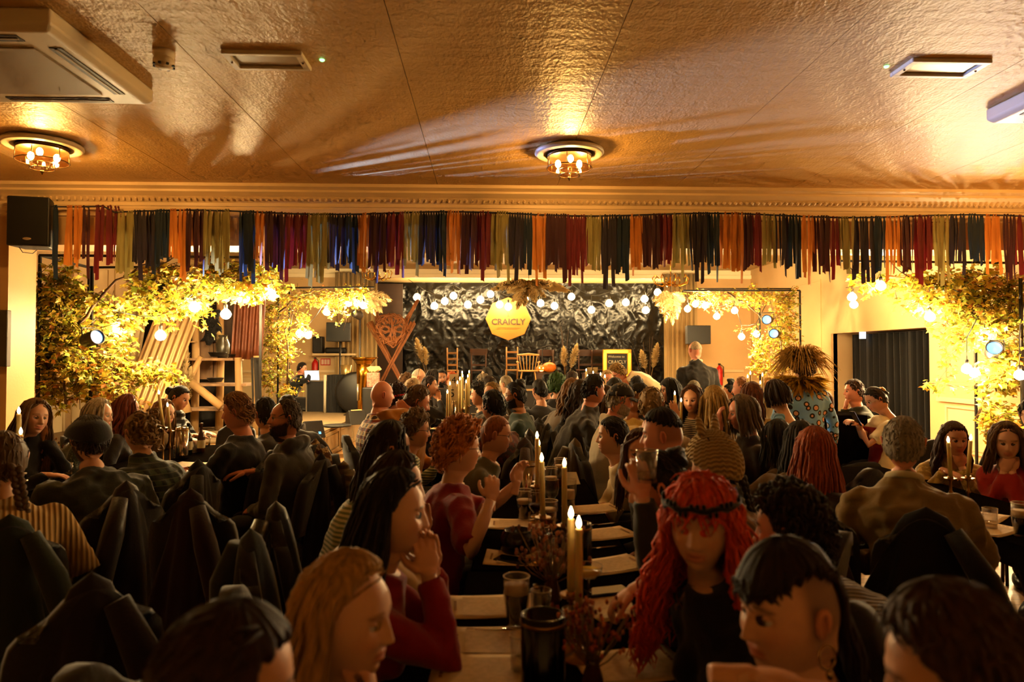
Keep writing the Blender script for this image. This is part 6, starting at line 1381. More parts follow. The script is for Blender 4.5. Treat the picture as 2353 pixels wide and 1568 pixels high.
P_('woman with dark bun in black puffer jacket looking at phone', 412, 885, 7.0, 96, hp=22, fem=1, skin='l', hair=('bun','140e0a',{'at':(0,-.11,.03),'r':.04}), top='puff:17150f', near=1, arms=('table','table'), neck='collar')
P_('person in cream ribbed sweater with long braid at left table end', 8, 988, 3.0, -40, hp=8, fem=1, skin='p', hair=('braid','5a4020',{'at':(.03,-.10,-.03),'len':.5,'side':.35}), top='rib:c9a262:8a6830', near=2, bw=1.08)
P_('sound technician in black zip jacket behind the laptop', 694, 833, 14.9, 92, hp=10, skin='r', hair=('short','17100b'), top='plain:121110', near=0, floor=.46, seat=.22, lean=.08, neck='collar', arms=('table','table'))
# standing people
P_('elderly man in dark suit standing with his back to the room', 1597, 785, 8.6, -8, hd=-20, hp=0, skin='r', hair=('bald','a8957a'), top='plain:17130f', near=1, stand=.93, arms=('table','side'), coat='jacket', bw=1.1, neck='collar', extras=('shirtcollar:c9bd9a',))
P_('fair haired man in white shirt bending over the table', 1420, 836, 8.6, -85, hd=-95, hp=38, skin='r', hair=('curly','8a6a34'), top='plain:d8c49a', near=1, stand=1.06, lean=.40, nk=(.17,.04), arms=('table','table'), extras=('glasses:1a1210',))
P_('person in pale blue leopard print dress with straw headdress', 1842, 808, 6.0, 6, hp=4, fem=1, skin='l', hair=('big','6a4818'), top='leopard:8cc0f8:f0b490:26221f', near=1, stand=.86, bw=1.0, arms=('side','side'), ho=.03)
# ------------------------------------------------------------------ banquet chairs under the diners
seat_m = M('chair_cover', '191410', .8, sheen=.3, bump=((60,60,60), .2)); frame_m = M('chair_frame', '2a2018', .35, metal=.8)
def make_chair():
    t = thing('banquet_chair', 'x', 'chair')
    bevel(MB().box((0,0,.40), (.42,.42,.07)).build('seat', seat_m, t, False), .025, 3)
    V = []; nu, nv = 9, 9
    for sd in (0, 1):
        for i in range(nu):
            for j in range(nv):
                u = j/(nv-1)*2-1; w = i/(nu-1); hw = .20*(1-.35*w**5); z = .50+.46*w-.10*w**6*u*u*1.2
                V.append((u*hw, -.21-.08*w-.02*(1-u*u)+sd*.05, z))
    mb = MB(); mb.add(V, []); n = nu*nv
    F = [(i*nv+j, i*nv+j+1, (i+1)*nv+j+1, (i+1)*nv+j) for i in range(nu-1) for j in range(nv-1)]
    F += [tuple(q+n for q in f[::-1]) for f in F]
    rim = [j for j in range(nv)]+[i*nv+nv-1 for i in range(1,nu)]+[(nu-1)*nv+j for j in range(nv-2,-1,-1)]+[i*nv for i in range(nu-2,0,-1)]
    F += [(rim[(k+1) % len(rim)], rim[k], rim[k]+n, rim[(k+1) % len(rim)]+n) for k in range(len(rim))]
    mb.f = F; mb.m = [0]*len(F); mb.build('backrest', seat_m, t)
    for s in (-1,1):
        MB().tube([(s*.19,.19,.42),(s*.20,.21,0)], .012, 6).build('leg', frame_m, t)
        MB().tube([(s*.19,-.20,.55),(s*.19,-.20,.40),(s*.20,-.24,0)], .012, 6).build('leg', frame_m, t)
    return t
ch0 = make_chair()
used = False
for (x, y, z, rz, who, seat) in CHAIRS:
    lab = ' '.join(('dark banquet chair under the '+who).split()[:16])
    off = Vector((0,.03,0)); off.rotate(Euler((0,0,rz)))
    if not used: c = ch0; c.location = (x+off.x, y+off.y, z); c.rotation_euler = (0,0,rz); used = True
    else: c = copytree(ch0, (x+off.x, y+off.y, z), rz)
    if seat < .4: c.scale = (1,1,.42)
    c['label'] = lab; c['group'] = 'banquet chairs in use'
# ------------------------------------------------------------------ things on the tables
TZ = .752
wax = M('candle_wax', 'd8c07a', .5, sss=.3); flame_m = M('flame', (1,.66,.28), .4, emit=26); gold = M('aged_brass', '8a6428', .3, metal=.9); clear = glass('clear_glass', 'ffffff', .05); stout = M('stout', '0d0705', .15); foam = M('beer_foam', 'c9a878', .7); lager = glass('lager', 'd89a28', .3); wine = M('red_wine', '2a0508', .15)
wax_me = {}
def candle(label, px, pytop, Y, zb, r=.011, ztab=TZ, holder='stick', lean=0):
    p = W(px, pytop, Y); x, ztip = p.x, p.z; zt = ztip-.03; t = thing('candle', label, 'candle', (x, Y, zb), 0, 'taper candles')
    t.rotation_euler = (0, R(lean), 0); h = zt-zb
    MB().lathe([(0,0),(r,0),(r*.95,h*.98),(r*.7,h),(0,h-.003)], 14).build('wax', wax, t)
    MB().lathe([(0,h),(.0055,h+.006),(.0075,h+.014),(.005,h+.024),(.0015,h+.033),(0,h+.036)], 10).build('flame', flame_m, t)
    if holder == 'stick':
        c = thing('candlestick', label.replace('candle', 'candlestick', 1) if 'candle' in label else label+' stick', 'candlestick', (x, Y, ztab), 0, 'brass candlesticks'); hh = zb-ztab
        MB().lathe([(0,0),(.045,0),(.045,.006),(.02,.014),(.007,.025),(.007,hh*.45),(.013,hh*.5),(.007,hh*.55),(.007,hh-.03),(.014,hh-.025),(.016,hh),(.011,hh),(.010,hh-.012),(0,hh-.014)], 16).build('stem', gold, c)
        MB().lathe([(.016,hh-.02),(.032,hh-.016),(.034,hh-.010),(.016,hh-.014)], 16).build('drip_pan', gold, c)
    return t
candle('tall taper candle next to the dried flower bunch', 1312, 1168, 1.98, .925); candle('second taper candle next to the dried flower bunch, shorter flame', 1330, 1190, 1.92, .905)
candle('taper candle beside the half drunk stout glass', 1297, 1056, 2.72, .94); candle('taper candle rising in front of the amber beer', 1247, 1044, 2.82, .95, lean=-1)
candle('taper candle beside the metal wine cooler', 1234, 994, 3.5, .95); candle('taper candle right behind the one by the metal wine cooler', 1238, 1012, 3.62, .95)
candle('upper taper candle before the woman leaning on her hand', 46, 938, 3.55, 1.02, lean=-1); candle('lower taper candle before the woman leaning on her hand', 48, 985, 3.46, 1.0)
candle('leaning taper candle before the woman in puffer jacket', 376, 897, 5.5, 1.05, lean=-8); candle('shorter taper candle before the woman in puffer jacket', 391, 926, 5.45, 1.03, lean=-6)
candle('taper candle before the woman in gold patterned top', 2183, 1005, 3.75, .93, lean=-3); candle('slanting taper candle between the gold top and red top', 2223, 1000, 3.75, .93, lean=5)
candle('taper candle before the raised hand of striped top woman', 1553, 900, 5.75, 1.02, lean=-2); candle('shorter taper candle in front of the striped top', 1565, 916, 5.75, 1.0)
for i, (px, py, Y) in enumerate(((1028,897,6.3),(1034,878,6.5),(1051,876,6.9),(1057,867,6.8),(1071,874,7.3),(1062,853,8.2),(1063,861,8.0),(1078,852,8.6),(1075,862,8.4))):
    candle('taper candle in the cluster round the table number cards', px, py, Y, 1.0, .012)
for i, (px, py, Y) in enumerate(((1347,848,8.15),(1350,862,7.95),(1363,853,7.7),(1380,857,7.2),(1390,862,6.95))):
    candle('taper candle on table below the gilt blackboard', px, py, Y, .95 if Y < 8 else 1.0, .012)
for i, (px, py) in enumerate(((1724,854),(1718,862),(1752,858),(1747,876))): candle('taper candle on the table under the small arch', px, py, 6.42+.14*(i%2), 1.0, .012)
# glassware
def pint(label, px, py, fill, Y=None, h=.155, r=.042, lvl=.62, fm=.05, z=TZ, handle=0):
    p = WZ(px, py, z); t = thing('pint_glass', label, 'glass', p); r0 = r*.74
    R_ = lambda u: r0+(r-r0)*min(1, u*1.25)+(.003 if .55 < u < .8 else 0)
    MB().lathe([(0,.004),(R_(0),.0),(R_(.3),.3*h),(R_(.6),.6*h),(R_(.8),.8*h),(R_(1),h),(R_(1)-.002,h),(R_(.6)-.003,.6*h),(R_(.1)-.003,.012)], 24).build('glass_wall', clear, t)
    MB().lathe([(R_(1)-.001,h-.002),(R_(1)+.0015,h),(R_(1)-.001,h+.002),(R_(1)-.003,h)], 24).build('rim', M('glass_rim', 'd8c8a8', .15), t)
    zf = lvl*h
    MB().lathe([(0,.010),(R_(0)-.004,.010),(R_(.3)-.004,.3*h),(R_(lvl)-.004,zf),(0,zf)], 24).build('drink', fill, t)
    if fm: MB().lathe([(0,zf),(R_(lvl)-.004,zf),(R_(lvl+.2)-.004,zf+fm),(0,zf+fm-.003)], 24).build('foam', foam, t)
    return t
pint('pint of stout with creamy head on centre table', 1187, 1438, stout, lvl=.66, fm=.028)
pint('stout glass under the gesturing hands', 1205, 1195, stout, lvl=.55, fm=.02); pint('tall glass of amber beer in centre of table', 1262, 1225, lager, lvl=.68, fm=.012)
pint('half drunk stout with foam on glass sides', 1308, 1165, stout, lvl=.22, fm=.06); pint('tall amber beer near the napkin card', 1288, 1122, lager, lvl=.7, fm=.015, h=.19)
pint('stout glass near the end of centre table', 1266, 1132, stout, lvl=.5, fm=.02); pint('pint of stout on the table beside red top woman', 2348, 1232, stout, lvl=.58, fm=.03)
pint('stout glass held by the woman with the top bun', 1478, 1312, stout, lvl=.75, fm=0, h=.12, r=.036)
def tumbler(label, px, py, h=.10, r=.034, z=TZ, water=.35, cat='glass'):
    p = WZ(px, py, z); t = thing('tumbler', label, cat, p, 0, 'clear tumblers')
    MB().lathe([(0,.003),(r*.9,0),(r,h),(r-.002,h),(r*.9-.003,.008),(0,.008)], 20).build('glass_wall', clear, t)
    MB().lathe([(r-.002,h-.001),(r+.001,h),(r-.002,h+.002)], 20).build('rim', M('glass_rim'), t)
    if water: MB().lathe([(0,.009),(r*.88,.009),(r*.92,h*water),(0,h*water)], 20).build('water', glass('water', 'f0e6d0', .15), t)
    return t
for px, py, lab in ((1243,1428,'short tumbler beside salt shaker on centre table'),(1258,1290,'upturned tumbler by the dried flowers'),(1245,1262,'tumbler stacked near the black jug'),(1318,1478,'wide tumbler under the pair of candles'),(1200,1545,'clear tumbler beside the nearest wine cooler'),(2275,1215,'empty tumbler beside the camel jacket'),(408,1052,'tumbler by the steel wine cooler on the left table'),(445,1040,'tumbler of water by the black tee elbow'),(475,1025,'tumbler behind the brown bottle'),(155,1098,'tumbler between flat cap and leaning woman'),(1020,985,'tumbler on table before the mustard sweater'),(1030,966,'tumbler further along from the mustard sweater'),(1088,968,'tumbler near the wine glass on second centre table'),(1598,975,'tumbler in front of the striped top')):
    tumbler(lab, px, py)
def stemware(label, px, py, kind, fill=None, z=TZ):
    p = WZ(px, py, z); t = thing('stem_glass', label, 'glass', p)
    if kind == 'coupe': prof = [(.048,.155),(.045,.135),(.03,.118),(.006,.11)]; fl = [(0,.118),(.028,.12),(.044,.14),(0,.14)]
    else: prof = [(.034,.21),(.038,.17),(.034,.135),(.015,.11),(.005,.10)]; fl = [(0,.112),(.014,.115),(.033,.138),(.035,.15),(0,.15)]
    MB().lathe(prof+[(.004,.09),(.004,.012),(.03,.004),(.033,0),(0,0)], 20).build('bowl_and_stem', clear, t)
    MB().lathe([(prof[0][0]-.001,prof[0][1]-.001),(prof[0][0]+.001,prof[0][1]),(prof[0][0]-.001,prof[0][1]+.001)], 20).build('rim', M('glass_rim'), t)
    if fill: MB().lathe(fl, 20).build('drink', fill, t)
stemware('coupe of yellow cocktail beside the pair of candles', 1352, 1408, 'coupe', M('cocktail', 'd8a83c', .2)); stemware('glass of red wine in front of the amber beer', 1232, 1232, 'wine', wine); stemware('empty wine glass on second centre table', 1098, 975, 'wine')
stemware('empty wine glass among the centre table candles', 1268, 1195, 'wine')
steel = M('cooler_steel', 'a89c88', .12, metal=1); dkst = M('cooler_dark', '2a2a26', .15, metal=.9)
def cooler(label, px, py, m, h=.22, r=.055):
    p = WZ(px, py, TZ); t = thing('wine_cooler', label, 'wine cooler', p, 0, 'cylindrical wine coolers')
    MB().lathe([(0,.004),(r*.97,0),(r,.01),(r,h),(r-.004,h+.002),(r-.008,h),(r-.01,.02),(0,.02)], 28).build('sleeve', m, t)
    MB().lathe([(r+.0005,h*.9),(r+.002,h*.91),(r+.002,h*.93),(r+.0005,h*.94)], 28).build('band', gold, t)
cooler('polished steel wine cooler beside the far centre candle', 1214, 1148, steel); cooler('dark metal wine cooler beside the pair of candles', 1330, 1330, dkst, .21, .05)
cooler('dark metal wine cooler at the near end of centre table', 1248, 1610, dkst, .21, .055); cooler('steel wine cooler on the left table', 418, 1055, steel, .26, .05); cooler('steel wine cooler among number cards', 1062, 955, steel, .22, .05); cooler('slim steel wine cooler behind the number cards', 1050, 966, steel, .24, .045)
# bottle, jug, shaker, phones, cards, napkins
def bottle(label, px, py, col, z=TZ, s=1):
    p = WZ(px, py, z); t = thing('bottle', label, 'bottle', p)
    MB().lathe([(0,0),(.03*s,0),(.032*s,.01),(.032*s,.13*s),(.024*s,.16*s),(.012*s,.19*s),(.011*s,.24*s),(.014*s,.245*s),(.014*s,.26*s),(0,.26*s)], 16).build('bottle_glass', M('bottle_'+col, col, .12), t)
    MB().lathe([(.0325*s,.04*s),(.0328*s,.045*s),(.0328*s,.105*s),(.0325*s,.11*s)], 16).build('paper_label', M('label_paper', 'c9b88c', .7), t)
bottle('brown beer bottle on left table', 462, 1040, '3a1c08'); bottle('dark wine bottle on left table', 432, 1045, '0f140c', s=1.05)
p = WZ(1190, 1268, TZ); t = thing('black_jug', 'squat black jug with handle beside the red sleeve', 'jug', p)
MB().lathe([(0,0),(.07,0),(.078,.02),(.078,.06),(.066,.085),(.06,.09),(.062,.095),(.054,.095),(.054,.06),(0,.02)], 24).build('body', M('jug_black', '0f0d0c', .2), t); MB().tube([(.07,0,.075),(.10,0,.07),(.105,0,.045),(.076,0,.025)], .007, 7).build('handle', M('jug_black'), t)
p = WZ(1240, 1430, TZ); p.x -= .005; t = thing('salt_shaker', 'white salt shaker in front of the dried flowers', 'shaker', p+Vector((.0,-.0,.008))); t.location.y += .09
MB().lathe([(0,0),(.018,0),(.018,.05),(.012,.07),(0,.075)], 16).build('shaker_body', M('salt_white', 'a89a84', .4), t); MB().lathe([(.0125,.068),(.013,.074),(.008,.082),(0,.084)], 12).build('cap', steel, t)
def phone(label, px, py, rz, z=TZ):
    p = WZ(px, py, z); t = thing('mobile_phone', label, 'phone', p, R(rz)); bevel(MB().box((0,0,.005), (.075,.155,.009)).build('case', M('phone_case', '17130f', .3), t, False), .004, 2); bevel(MB().box((0,0,.0097), (.068,.148,.001)).build('screen', M('phone_glass', '060606', .08), t, False), .0003, 1)
phone('black phone lying on menu in front of the orange haired woman', 1395, 1362, -75, TZ+.002); phone('black phone lying by the red sleeve', 1180, 1290, 60)
menu_m = M('menu_paper', 'd8b884', .75); nt = menu_m.node_tree; L = nt.links.new; bb = nt.nodes['Principled BSDF']; tc = nt.nodes.new('ShaderNodeTexCoord')
mp = nt.nodes.new('ShaderNodeMapping'); mp.inputs['Scale'].default_value = (3,60,1); L(tc.outputs['Object'], mp.inputs[0])
wv = nt.nodes.new('ShaderNodeTexWave'); wv.bands_direction = 'Y'; wv.inputs['Scale'].default_value = 1.6; L(mp.outputs[0], wv.inputs[0])
ns = nt.nodes.new('ShaderNodeTexNoise'); ns.inputs['Scale'].default_value = 55; L(tc.outputs['Object'], ns.inputs[0])
m1 = nt.nodes.new('ShaderNodeMath'); m1.operation = 'MULTIPLY'; L(wv.outputs['Fac'], m1.inputs[0]); L(ns.outputs['Fac'], m1.inputs[1])
cr = nt.nodes.new('ShaderNodeMapRange'); cr.inputs['From Min'].default_value = .38; cr.inputs['From Max'].default_value = .5; cr.inputs['To Max'].default_value = .5; L(m1.outputs[0], cr.inputs[0])
mx = nt.nodes.new('ShaderNodeMix'); mx.data_type = 'RGBA'; mx.inputs['A'].default_value = (*lin('d8b884'),1); mx.inputs['B'].default_value = (*lin('7a5a30'),1); L(cr.outputs[0], mx.inputs['Factor']); L(mx.outputs['Result'], bb.inputs['Base Color'])
plain_m = M('menu_plain', 'd8b884', .75)
def menu(label, px, py, rz, w=.21, h=.297, z=TZ, m=None, curl=.004):
    p = WZ(px, py, z+.001); V = []; r = random.Random(int(px*7+py))
    for i in range(8):
        for j in range(6):
            u, v_ = j/5-.5, i/7-.5; V.append((u*w, v_*h, curl*(abs(v_)*2)**3*(1 if r.random() < .8 else 1.5)+curl*.4*(u+.5)**2))
    t = thing('menu_sheet', label, 'menu', p, R(rz), 'menu sheets on the tables')
    MB().grid(V, 8, 6).build('sheet', plain_m, t).modifiers.new('t', 'SOLIDIFY').thickness = .0006
    V2 = [(x_*.78, y_*.72-.012, z_+.0009) for x_, y_, z_ in V]; MB().grid(V2, 8, 6).build('printed_text', menu_m, t)
    hd_ = MB()
    for k in range(5): hd_.box(((k-2)*w*.085, h*.405, curl*.7+.0035), (w*.06, h*.03, .0005))
    hd_.build('printed_heading', M('menu_ink', '8a5a28', .7), t, False)
for px, py, rz, lab in ((1128,1394,93,'menu sheet partly under the stout pint'),(1142,1474,91,'menu sheet with brown print beside stout pint'),(1118,1545,88,'menu sheet at the near end below the red sweater'),(1402,1300,-68,'menu sheet in front of the stout held in hand'),(1425,1392,-66,'menu sheet under the fist of orange haired woman'),(1450,1530,-80,'large menu sheet at the near end beside the fringe woman'),(1385,1228,-72,'menu sheet beside dark wine cooler'),(1362,1170,-75,'menu sheet in front of folded dark sleeves'),(1195,1283,85,'menu sheet under the black phone'),(1190,1205,88,'menu sheet under the gesturing hands'),(2270,1218,-60,'menu sheet on table beside the camel jacket'),(2250,1190,-50,'folded menu sheet beyond the empty tumbler'),(440,1068,80,'menu sheet on left table by the black tee'),(420,1090,75,'menu sheet on left table near the dark coat'),(1022,985,80,'menu sheet on second centre table end'),(1085,985,80,'menu sheet before rust cardigan')):
    menu(lab, px, py, rz)
def number_card(label, px, py, Y, txt):
    p = W(px, py, Y); t = thing('table_number_card', label, 'sign', (p.x, Y, TZ)); hz = p.z-TZ
    MB().tube([(0,.005,0),(0,.005,hz)], .004, 6).build('stem', gold, t); MB().lathe([(0,0),(.03,0),(.03,.006),(0,.01)], 14).build('foot', gold, t)
    MB().box((0,0,hz), (.105,.004,.14)).build('card', M('card_white', 'd8c9a4', .7), t, False); text(txt, .11, (0,-.004,hz), M('card_ink', '1a120c', .7), t, 'number', .001)
number_card('white table number card reading 4', 1043, 874, 8.0, '4'); number_card('white table number card reading 5, among the candles', 1039, 905, 6.75, '5')
# napkins and cutlery
for px, py, lab in ((1312,1112,'folded cream napkin card near end of centre table'),(1030,978,'crumpled white napkin on second centre table')):
    p = WZ(px, py, TZ); t = thing('napkin', lab, 'napkin', p, R(20)); MB().add([(-.05,-.04,0),(.05,-.04,0),(.04,0,.075),(-.045,0,.08),(-.05,.05,0),(.05,.05,0)], [(0,1,2,3),(3,2,5,4)]).build('folded_paper', M('card_white', 'd8c9a4', .7), t, False).modifiers.new('t', 'SOLIDIFY').thickness = .002
for k, (px, py, rz) in enumerate(((1375,1208,-70),(1372,1262,-72),(1150,1450,88),(2240,1205,-55),(1352,1185,-70))):
    p = WZ(px, py, TZ); t = thing('cutlery_knife', ['table knife beside the dark sleeves','table knife beside the dark wine cooler','table knife by the stout pint','table knife before the red top woman','table knife beside the folded arms'][k], 'knife', p, R(rz)); MB().box((0,.05,.004), (.016,.11,.002)).build('blade', steel, t, False); MB().tube([(0,-.005,.005),(0,-.10,.005)], [.006,.008], 8, flat=.6).build('handle', steel, t)
# dried flower bunches on the tables
def flower_bunch(label, px, py, s, seed, cols=('8a4a24','5a3018','a86a3c'), z=TZ, vase=True, n=46):
    p = WZ(px, py, z); r = random.Random(seed); t = thing('dried_flowers', label, 'dried flowers', p)
    if vase: MB().lathe([(0,0),(.03*s,0),(.035*s,.05*s),(.02*s,.1*s),(.024*s,.12*s),(.02*s,.12*s),(0,.03*s)], 16).build('vase', M('amber_vase', '4a2c14', .2), t)
    st = MB(); fl_ = [MB() for _ in cols]
    for k in range(n):
        a = r.uniform(0,6.28); sp = r.uniform(.02,.13)*s; e = Vector((sp*math.cos(a), sp*math.sin(a), r.uniform(.15,.27)*s)); st.tube([(0,0,.08*s), e*.6+Vector((0,0,.02)), e], .0018, 4)
        m_ = r.choice(fl_)
        for q in range(3): m_.ell(e+Vector((r.gauss(0,.01), r.gauss(0,.01), r.gauss(0,.012))), (.006*s,.006*s,.009*s), 6, 4)
    st.build('stems', stemm, t); 
    for m_, c in zip(fl_, cols): o = m_.build('seed_heads', M('seed_'+c, c, .8), t); o['kind'] = 'stuff'
flower_bunch('brown dried flower bunch beside the pair of candles', 1268, 1400, 1.0, 1); flower_bunch('dried flower bunch before the woman leaning on hand', 100, 1105, 1.0, 2); flower_bunch('rust dried flowers at near end of centre table', 1362, 1600, .8, 3, ('a84a1c','7a2c10','c06a30')); flower_bunch('pale dried grasses among the number cards', 1050, 965, 1.2, 4, ('b59a5c','8a7038','c9ae70'))
# the glass held at the mouth, the phones in hands
tumbler('clear glass held to the mouth of woman with top bun', 1488, 1118, .1, .034, W(1484,1120,2.2).z, .3); bpy.data.objects['tumbler.014'].location = W(1486, 1108, 2.14)
p = W(1966, 962, 6.28); t = thing('mobile_phone', 'phone held by the woman in red bodice', 'phone', p, R(90)); t.rotation_euler = (R(60),0,R(95)); bevel(MB().box((0,0,0), (.075,.155,.009)).build('case', M('phone_case'), t, False), .004, 2); MB().box((0,0,.0052), (.068,.148,.001)).build('screen', M('phone_lit', '9fb8d8', .2, emit=.5), t, False)
# tealight glasses and jars on the stage table
for px, lab in ((1355,'frosted tealight jar on the stage table'),(1368,'ribbed tealight tumbler on the stage table')):
    p = W(px, 857, 17.6); t = thing('tealight_jar', lab, 'tealight', (p.x, 17.6, p.z-.0)); MB().lathe([(0,0),(.055,0),(.065,.06),(.062,.14),(.058,.14),(.05,.02),(0,.01)], 18).build('jar', M('frosted_jar', '9a8458', .4, transl=.4), t); MB().ell((0,0,.05), (.012,.012,.03), 8, 6).build('flame', flame_m, t)
pz = W(1360,857,17.6); t = thing('side_table', 'small dark table for tealights on stage', 'table', (pz.x, 17.6, SZ)); hh = pz.z-SZ
MB().box((0,0,hh-.015), (.5,.4,.03)).build('tabletop', dkw, t, False)
for sx in (-1,1):
    for sy in (-1,1): MB().box((sx*.21,sy*.16,(hh-.03)/2), (.04,.04,hh-.03)).build('leg', dkw, t, False)
# microphone on stand
p = W(1246, 835, 18.4); t = thing('microphone_stand', 'thin black microphone stand with boom on stage', 'microphone', (p.x, 18.4, SZ)); h = W(1246,800,18.4).z-SZ
MB().tube([(0,0,0),(0,0,h)], .012, 6).build('pole', iron, t); MB().tube([(-.25,0,h-.06),(.1,0,h+.05)], .01, 6).build('boom', iron, t); MB().tube([(.1,0,h+.05),(.2,0,h+.07)], [.02,.026], 8).build('microphone', iron, t); MB().lathe([(0,0),(.14,0),(.14,.02),(0,.03)], 16).build('foot', iron, t)
# ------------------------------------------------------------------ coats over chair backs
COAT_SEAT = {1:82, 2:72, 4:73, 5:77, 6:77, 7:75, 8:3, 9:4, 10:33, 11:17, 12:24, 13:25, 14:54, 15:65, 16:18, 18:55, 19:64}
SPARE_SEAT = {3:(-1.36,3.47,0.), 17:(-1.28,2.17,R(40))}
def coat(label, px, py, Y, spec, rz, w=.21, h=.72, seed=1, top=.07, sleeves=True, hood=False):
    if seed in COAT_SEAT: cx_, cy_, _, cr_, *_r = CHAIRS[COAT_SEAT[seed]]; ly_ = .03
    else: cx_, cy_, cr_ = SPARE_SEAT[seed]; ly_ = 0
    q_ = Vector((.13 if seed == 6 else 0, ly_-.275-(.09 if seed == 6 else 0), 0)); q_.rotate(Euler((0,0,cr_))); p = Vector((cx_+q_.x, cy_+q_.y, .93 if seed == 6 else 1.0)); Y = p.y; rz = math.degrees(cr_)
    r = random.Random(seed); t = thing('coat', label, 'coat', (p.x, Y, max(.02, p.z-h)), R(rz)); H_ = p.z-max(.02, p.z-h); V = []; nv_, nu_ = 48, 22
    for i in range(nu_):
        u = i/(nu_-1); ww = (w+.04)*(u**.42)*(1-.25*math.exp(-((u-.25)/.2)**2)*(1-top*6)); dd = .10*(u**.35)+.02*u
        for j in range(nv_):
            a = j/nv_*2*math.pi; k = 1+min(1,u*1.6)*(.15*math.sin(5*a+seed)+.08*math.sin(9*a+2*seed+3*u))
            V.append((ww*math.cos(a)*k, dd*math.sin(a)*k+.06*u, H_*(1-u)+(.03*math.sin(3*a+seed)*sstep(.6,1,u))))
    MB().grid(V, nu_, nv_, True).build('coat_body', cloth_mat(spec), t)
    if sleeves:
        s = 1 if seed % 2 else -1
        MB().tube([(s*w*.35,-.05,H_*.90),(s*(w*.75),-.10,H_*.70),(s*(w+.02),-.11,H_*.42),(s*(w+.0),-.09,H_*.16)], [.035,.05,.05,.045], 10).build('sleeve', cloth_mat(spec), t)
    if seed in SPARE_SEAT: EXTRA.append((cx_, cy_, cr_, 'dark padded banquet chair under the '+' '.join(label.split()[:10])))
EXTRA = []
for args in (('dark green coat draped over chair in front of the ribbed sweater',100,1214,2.45,'plain:232a1c',40,.18,.8,1,.10),('dark brown jacket bunched over chair behind flat cap man',262,1150,2.95,'leather:1c1410',45,.14,.75,2,.07),('dark maroon coat draped over chair behind the plaid shirt',402,1120,3.25,'plain:2a1712',45,.15,.8,3,.05),('black coat draped over chair behind the bearded man',470,1058,3.95,'plain:14110f',50,.15,.9,4,.08),('long black coat hanging on the chair of the grey sweatshirt man',690,1035,4.45,'plain:100e0d',60,.09,.95,5,.09),('olive quilted jacket hanging beside the dance floor',698,1085,4.6,'puff:5a4a28',60,.08,.62,6,.07),('brown patterned knit cardigan hung on chair beside dance floor',722,985,5.2,'print:4a2a18:b59a6c',60,.07,.75,7,.05),('grey blue coat over chair behind the blonde woman',614,1262,2.15,'plain:2c3236',-85,.14,.7,8,.06),('black leather jacket over chair beside the grey blue coat',730,1222,2.4,'leather:14110e',-85,.15,.7,9,.06),('white fleece coat over chair behind the knitted hat',1722,1028,3.05,'plain:c4ae84',60,.17,.75,10,.09),('black coat over chair back in front of the camel jacket',2160,1183,2.45,'plain:0e0d0c',25,.24,.8,11,.11),('olive brown coat over chair near middle of the room',1348,942,5.0,'plain:4a3a24',-78,.15,.85,12,.04),('black leather jacket over chair next to olive brown coat',1303,958,5.1,'leather:17130f',-78,.15,.85,13,.04),('maroon coat over chair behind the rust cardigan',1216,962,4.75,'plain:2a1410',70,.19,.8,14,.05),('long black coat over chair below the green leafy hat',1275,905,5.9,'plain:100e0c',-80,.19,.95,15,.06),('brown coat over chair beside the auburn haired woman',1800,1062,3.1,'plain:4a2f18',-50,.17,.7,16,.10),('dark purple coat over chair at the near left end',8,1330,2.0,'plain:1c1418',40,.15,.8,17,.08),('black jacket over chair below the dark top knot',1240,930,5.6,'plain:171310',70,.14,.8,18,.05),('grey coat over chair beneath the dark curls',1262,930,5.4,'plain:241d18',-78,.14,.85,19,.05)): coat(*args)
for k_ in range(3): EXTRA.append((3.38, 2.45+.55*k_, R(90), 'spare banquet chair on the wall side of the camel jacket table, %s' % ('nearest its end','second along','third along')[k_]))
for k_ in range(2): EXTRA.append((-3.32, 3.35+.55*k_, R(-90), 'spare banquet chair across the table from the flat cap man, %s' % ('end place','second place')[k_]))
for k_ in range(3): EXTRA.append((.42, 9.75+.52*k_, R(-90), 'spare banquet chair on the mask side of the stage table, %s' % ('near end','middle','far end')[k_])); EXTRA.append((1.58, 9.75+.52*k_, R(90), 'spare banquet chair on the arch side of the stage table, %s' % ('near end','middle','far end')[k_]))
EXTRA += [(-2.06, 6.62, R(90), 'spare banquet chair at the far corner of the left hand table'), (-2.62, 7.02, math.pi, 'spare banquet chair closing the far end of the left hand table'), (-.42, .14, R(-90), 'spare banquet chair at the near end of centre table, dance floor side'), (.86, .26, R(90), 'spare banquet chair at the near end of centre table, wall side'), (2.72, 1.9, 0, 'spare banquet chair closing the near end of the camel jacket table'), (1.0, 11.6, math.pi, 'spare banquet chair closing the stage end of the stage table')]
for (x, y, rz, lab) in EXTRA:
    c = copytree(ch0, (x, y, 0), rz, lab); c['group'] = 'banquet chairs without a diner'
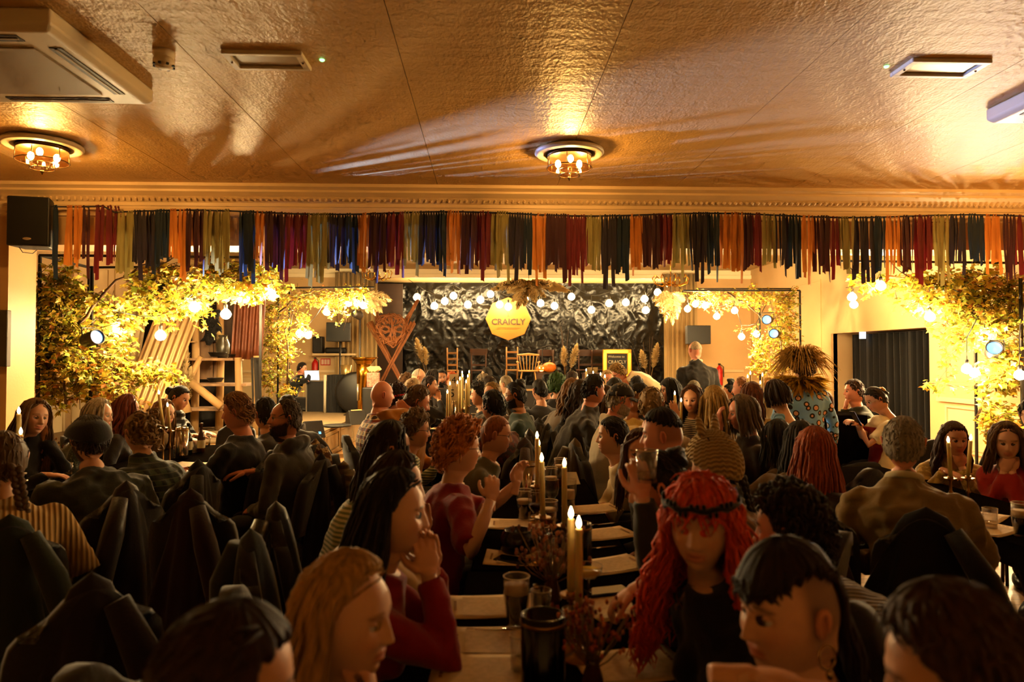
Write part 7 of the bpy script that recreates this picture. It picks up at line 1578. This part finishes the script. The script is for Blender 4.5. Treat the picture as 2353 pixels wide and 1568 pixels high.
# ------------------------------------------------------------------ straw headdress and leaf collar on the leopard dress
lep = [o for o in PEOPLE if 'leopard' in o['label']][0]; hl = lep.matrix_basis.inverted() @ W(1842, 838, SEATS[86][0]); r = random.Random(11)
mb = MB()
for k in range(700):
    a = r.uniform(0,6.28); e = r.uniform(-.1,1.2); d = Vector((math.cos(a)*math.cos(e), math.sin(a)*math.cos(e), math.sin(e))); c = hl+Vector((0,0,.02))+d*.09; l = r.uniform(.05,.22)
    tip = c+d*l+Vector((r.gauss(0,.03), r.gauss(0,.03), r.gauss(0,.03)-l*.75)); mb.tube([c, (c+tip)/2+Vector((0,0,l*.25))+Vector((0,0,.015)), tip], [.004,.004,.001], 4)
mb.build('straw_headdress', M('straw', 'c9a050', .8, transl=.25, var=((20,20,20), .4)), lep)
mb = MB()
for k in range(420):
    a = r.uniform(0,6.28); c = hl+Vector((.06*math.cos(a), .05*math.sin(a), -.14+r.uniform(-.04,.03))); l = r.uniform(.10,.24); d = Vector((math.cos(a), math.sin(a), r.uniform(-.9,.25))).normalized(); t2 = d.cross(Vector((0,0,1))).normalized()*.018
    mb.add([c, c+d*l*.5+t2, c+d*l-Vector((0,0,.03)), c+d*l*.5-t2], [(0,1,2,3)])
mb.build('leaf_collar', M('collar_leaf', 'c99a20', .6, transl=.4, var=((20,20,20), .4)), lep)
# ------------------------------------------------------------------ pieces that belong to a part become its sub-parts
SUBS = dict(ceiling_light=dict(gallery_ring=('glass_pane','leading'), glass_base=('finial',)), air_conditioner=dict(cover=('intake_grille','air_slot','louvre')), loudspeaker=dict(cabinet=('front_grille','badge')),
    candle=dict(wax=('flame',)), pint_glass=dict(glass_wall=('rim',), drink=('foam',)), tumbler=dict(glass_wall=('rim',)), octagon_sign=dict(sign_board=('lettering','goblet_emblem')), blackboard=dict(board=('lettering',)),
    laptop=dict(lid=('screen',)), stage_lamp=dict(housing=('lens',)), wine_cooler=dict(sleeve=('band',)), bottle=dict(bottle_glass=('paper_label',)), mobile_phone=dict(case=('screen',)), menu_sheet=dict(sheet=('printed_text','printed_heading')),
    table_number_card=dict(card=('number',)), person=dict(hair=('bun','braid','ponytail','gathered_hair','hair_clip'), cap=('cap_badge',)), pumpkin=dict(flesh=('cut_eye','cut_mouth','stalk')), smoke_detector=dict(sensor_head=('vent_slots',)), fire_extinguisher=dict(cylinder=('valve','hose')), ledge_uplighter=dict(housing=('lens',)))
base = lambda o: o.name.split('.')[0]
for o in [o for o in bpy.data.objects if o.parent is None and base(o) in SUBS]:
    kids = list(o.children)
    for pn, cs in SUBS[base(o)].items():
        par = next((k for k in kids if base(k) == pn), None)
        if par is None: continue
        for k in kids:
            if base(k) in cs: k.parent = par; k.matrix_parent_inverse = par.matrix_basis.inverted()
bpy.data.scenes.remove(TMP)
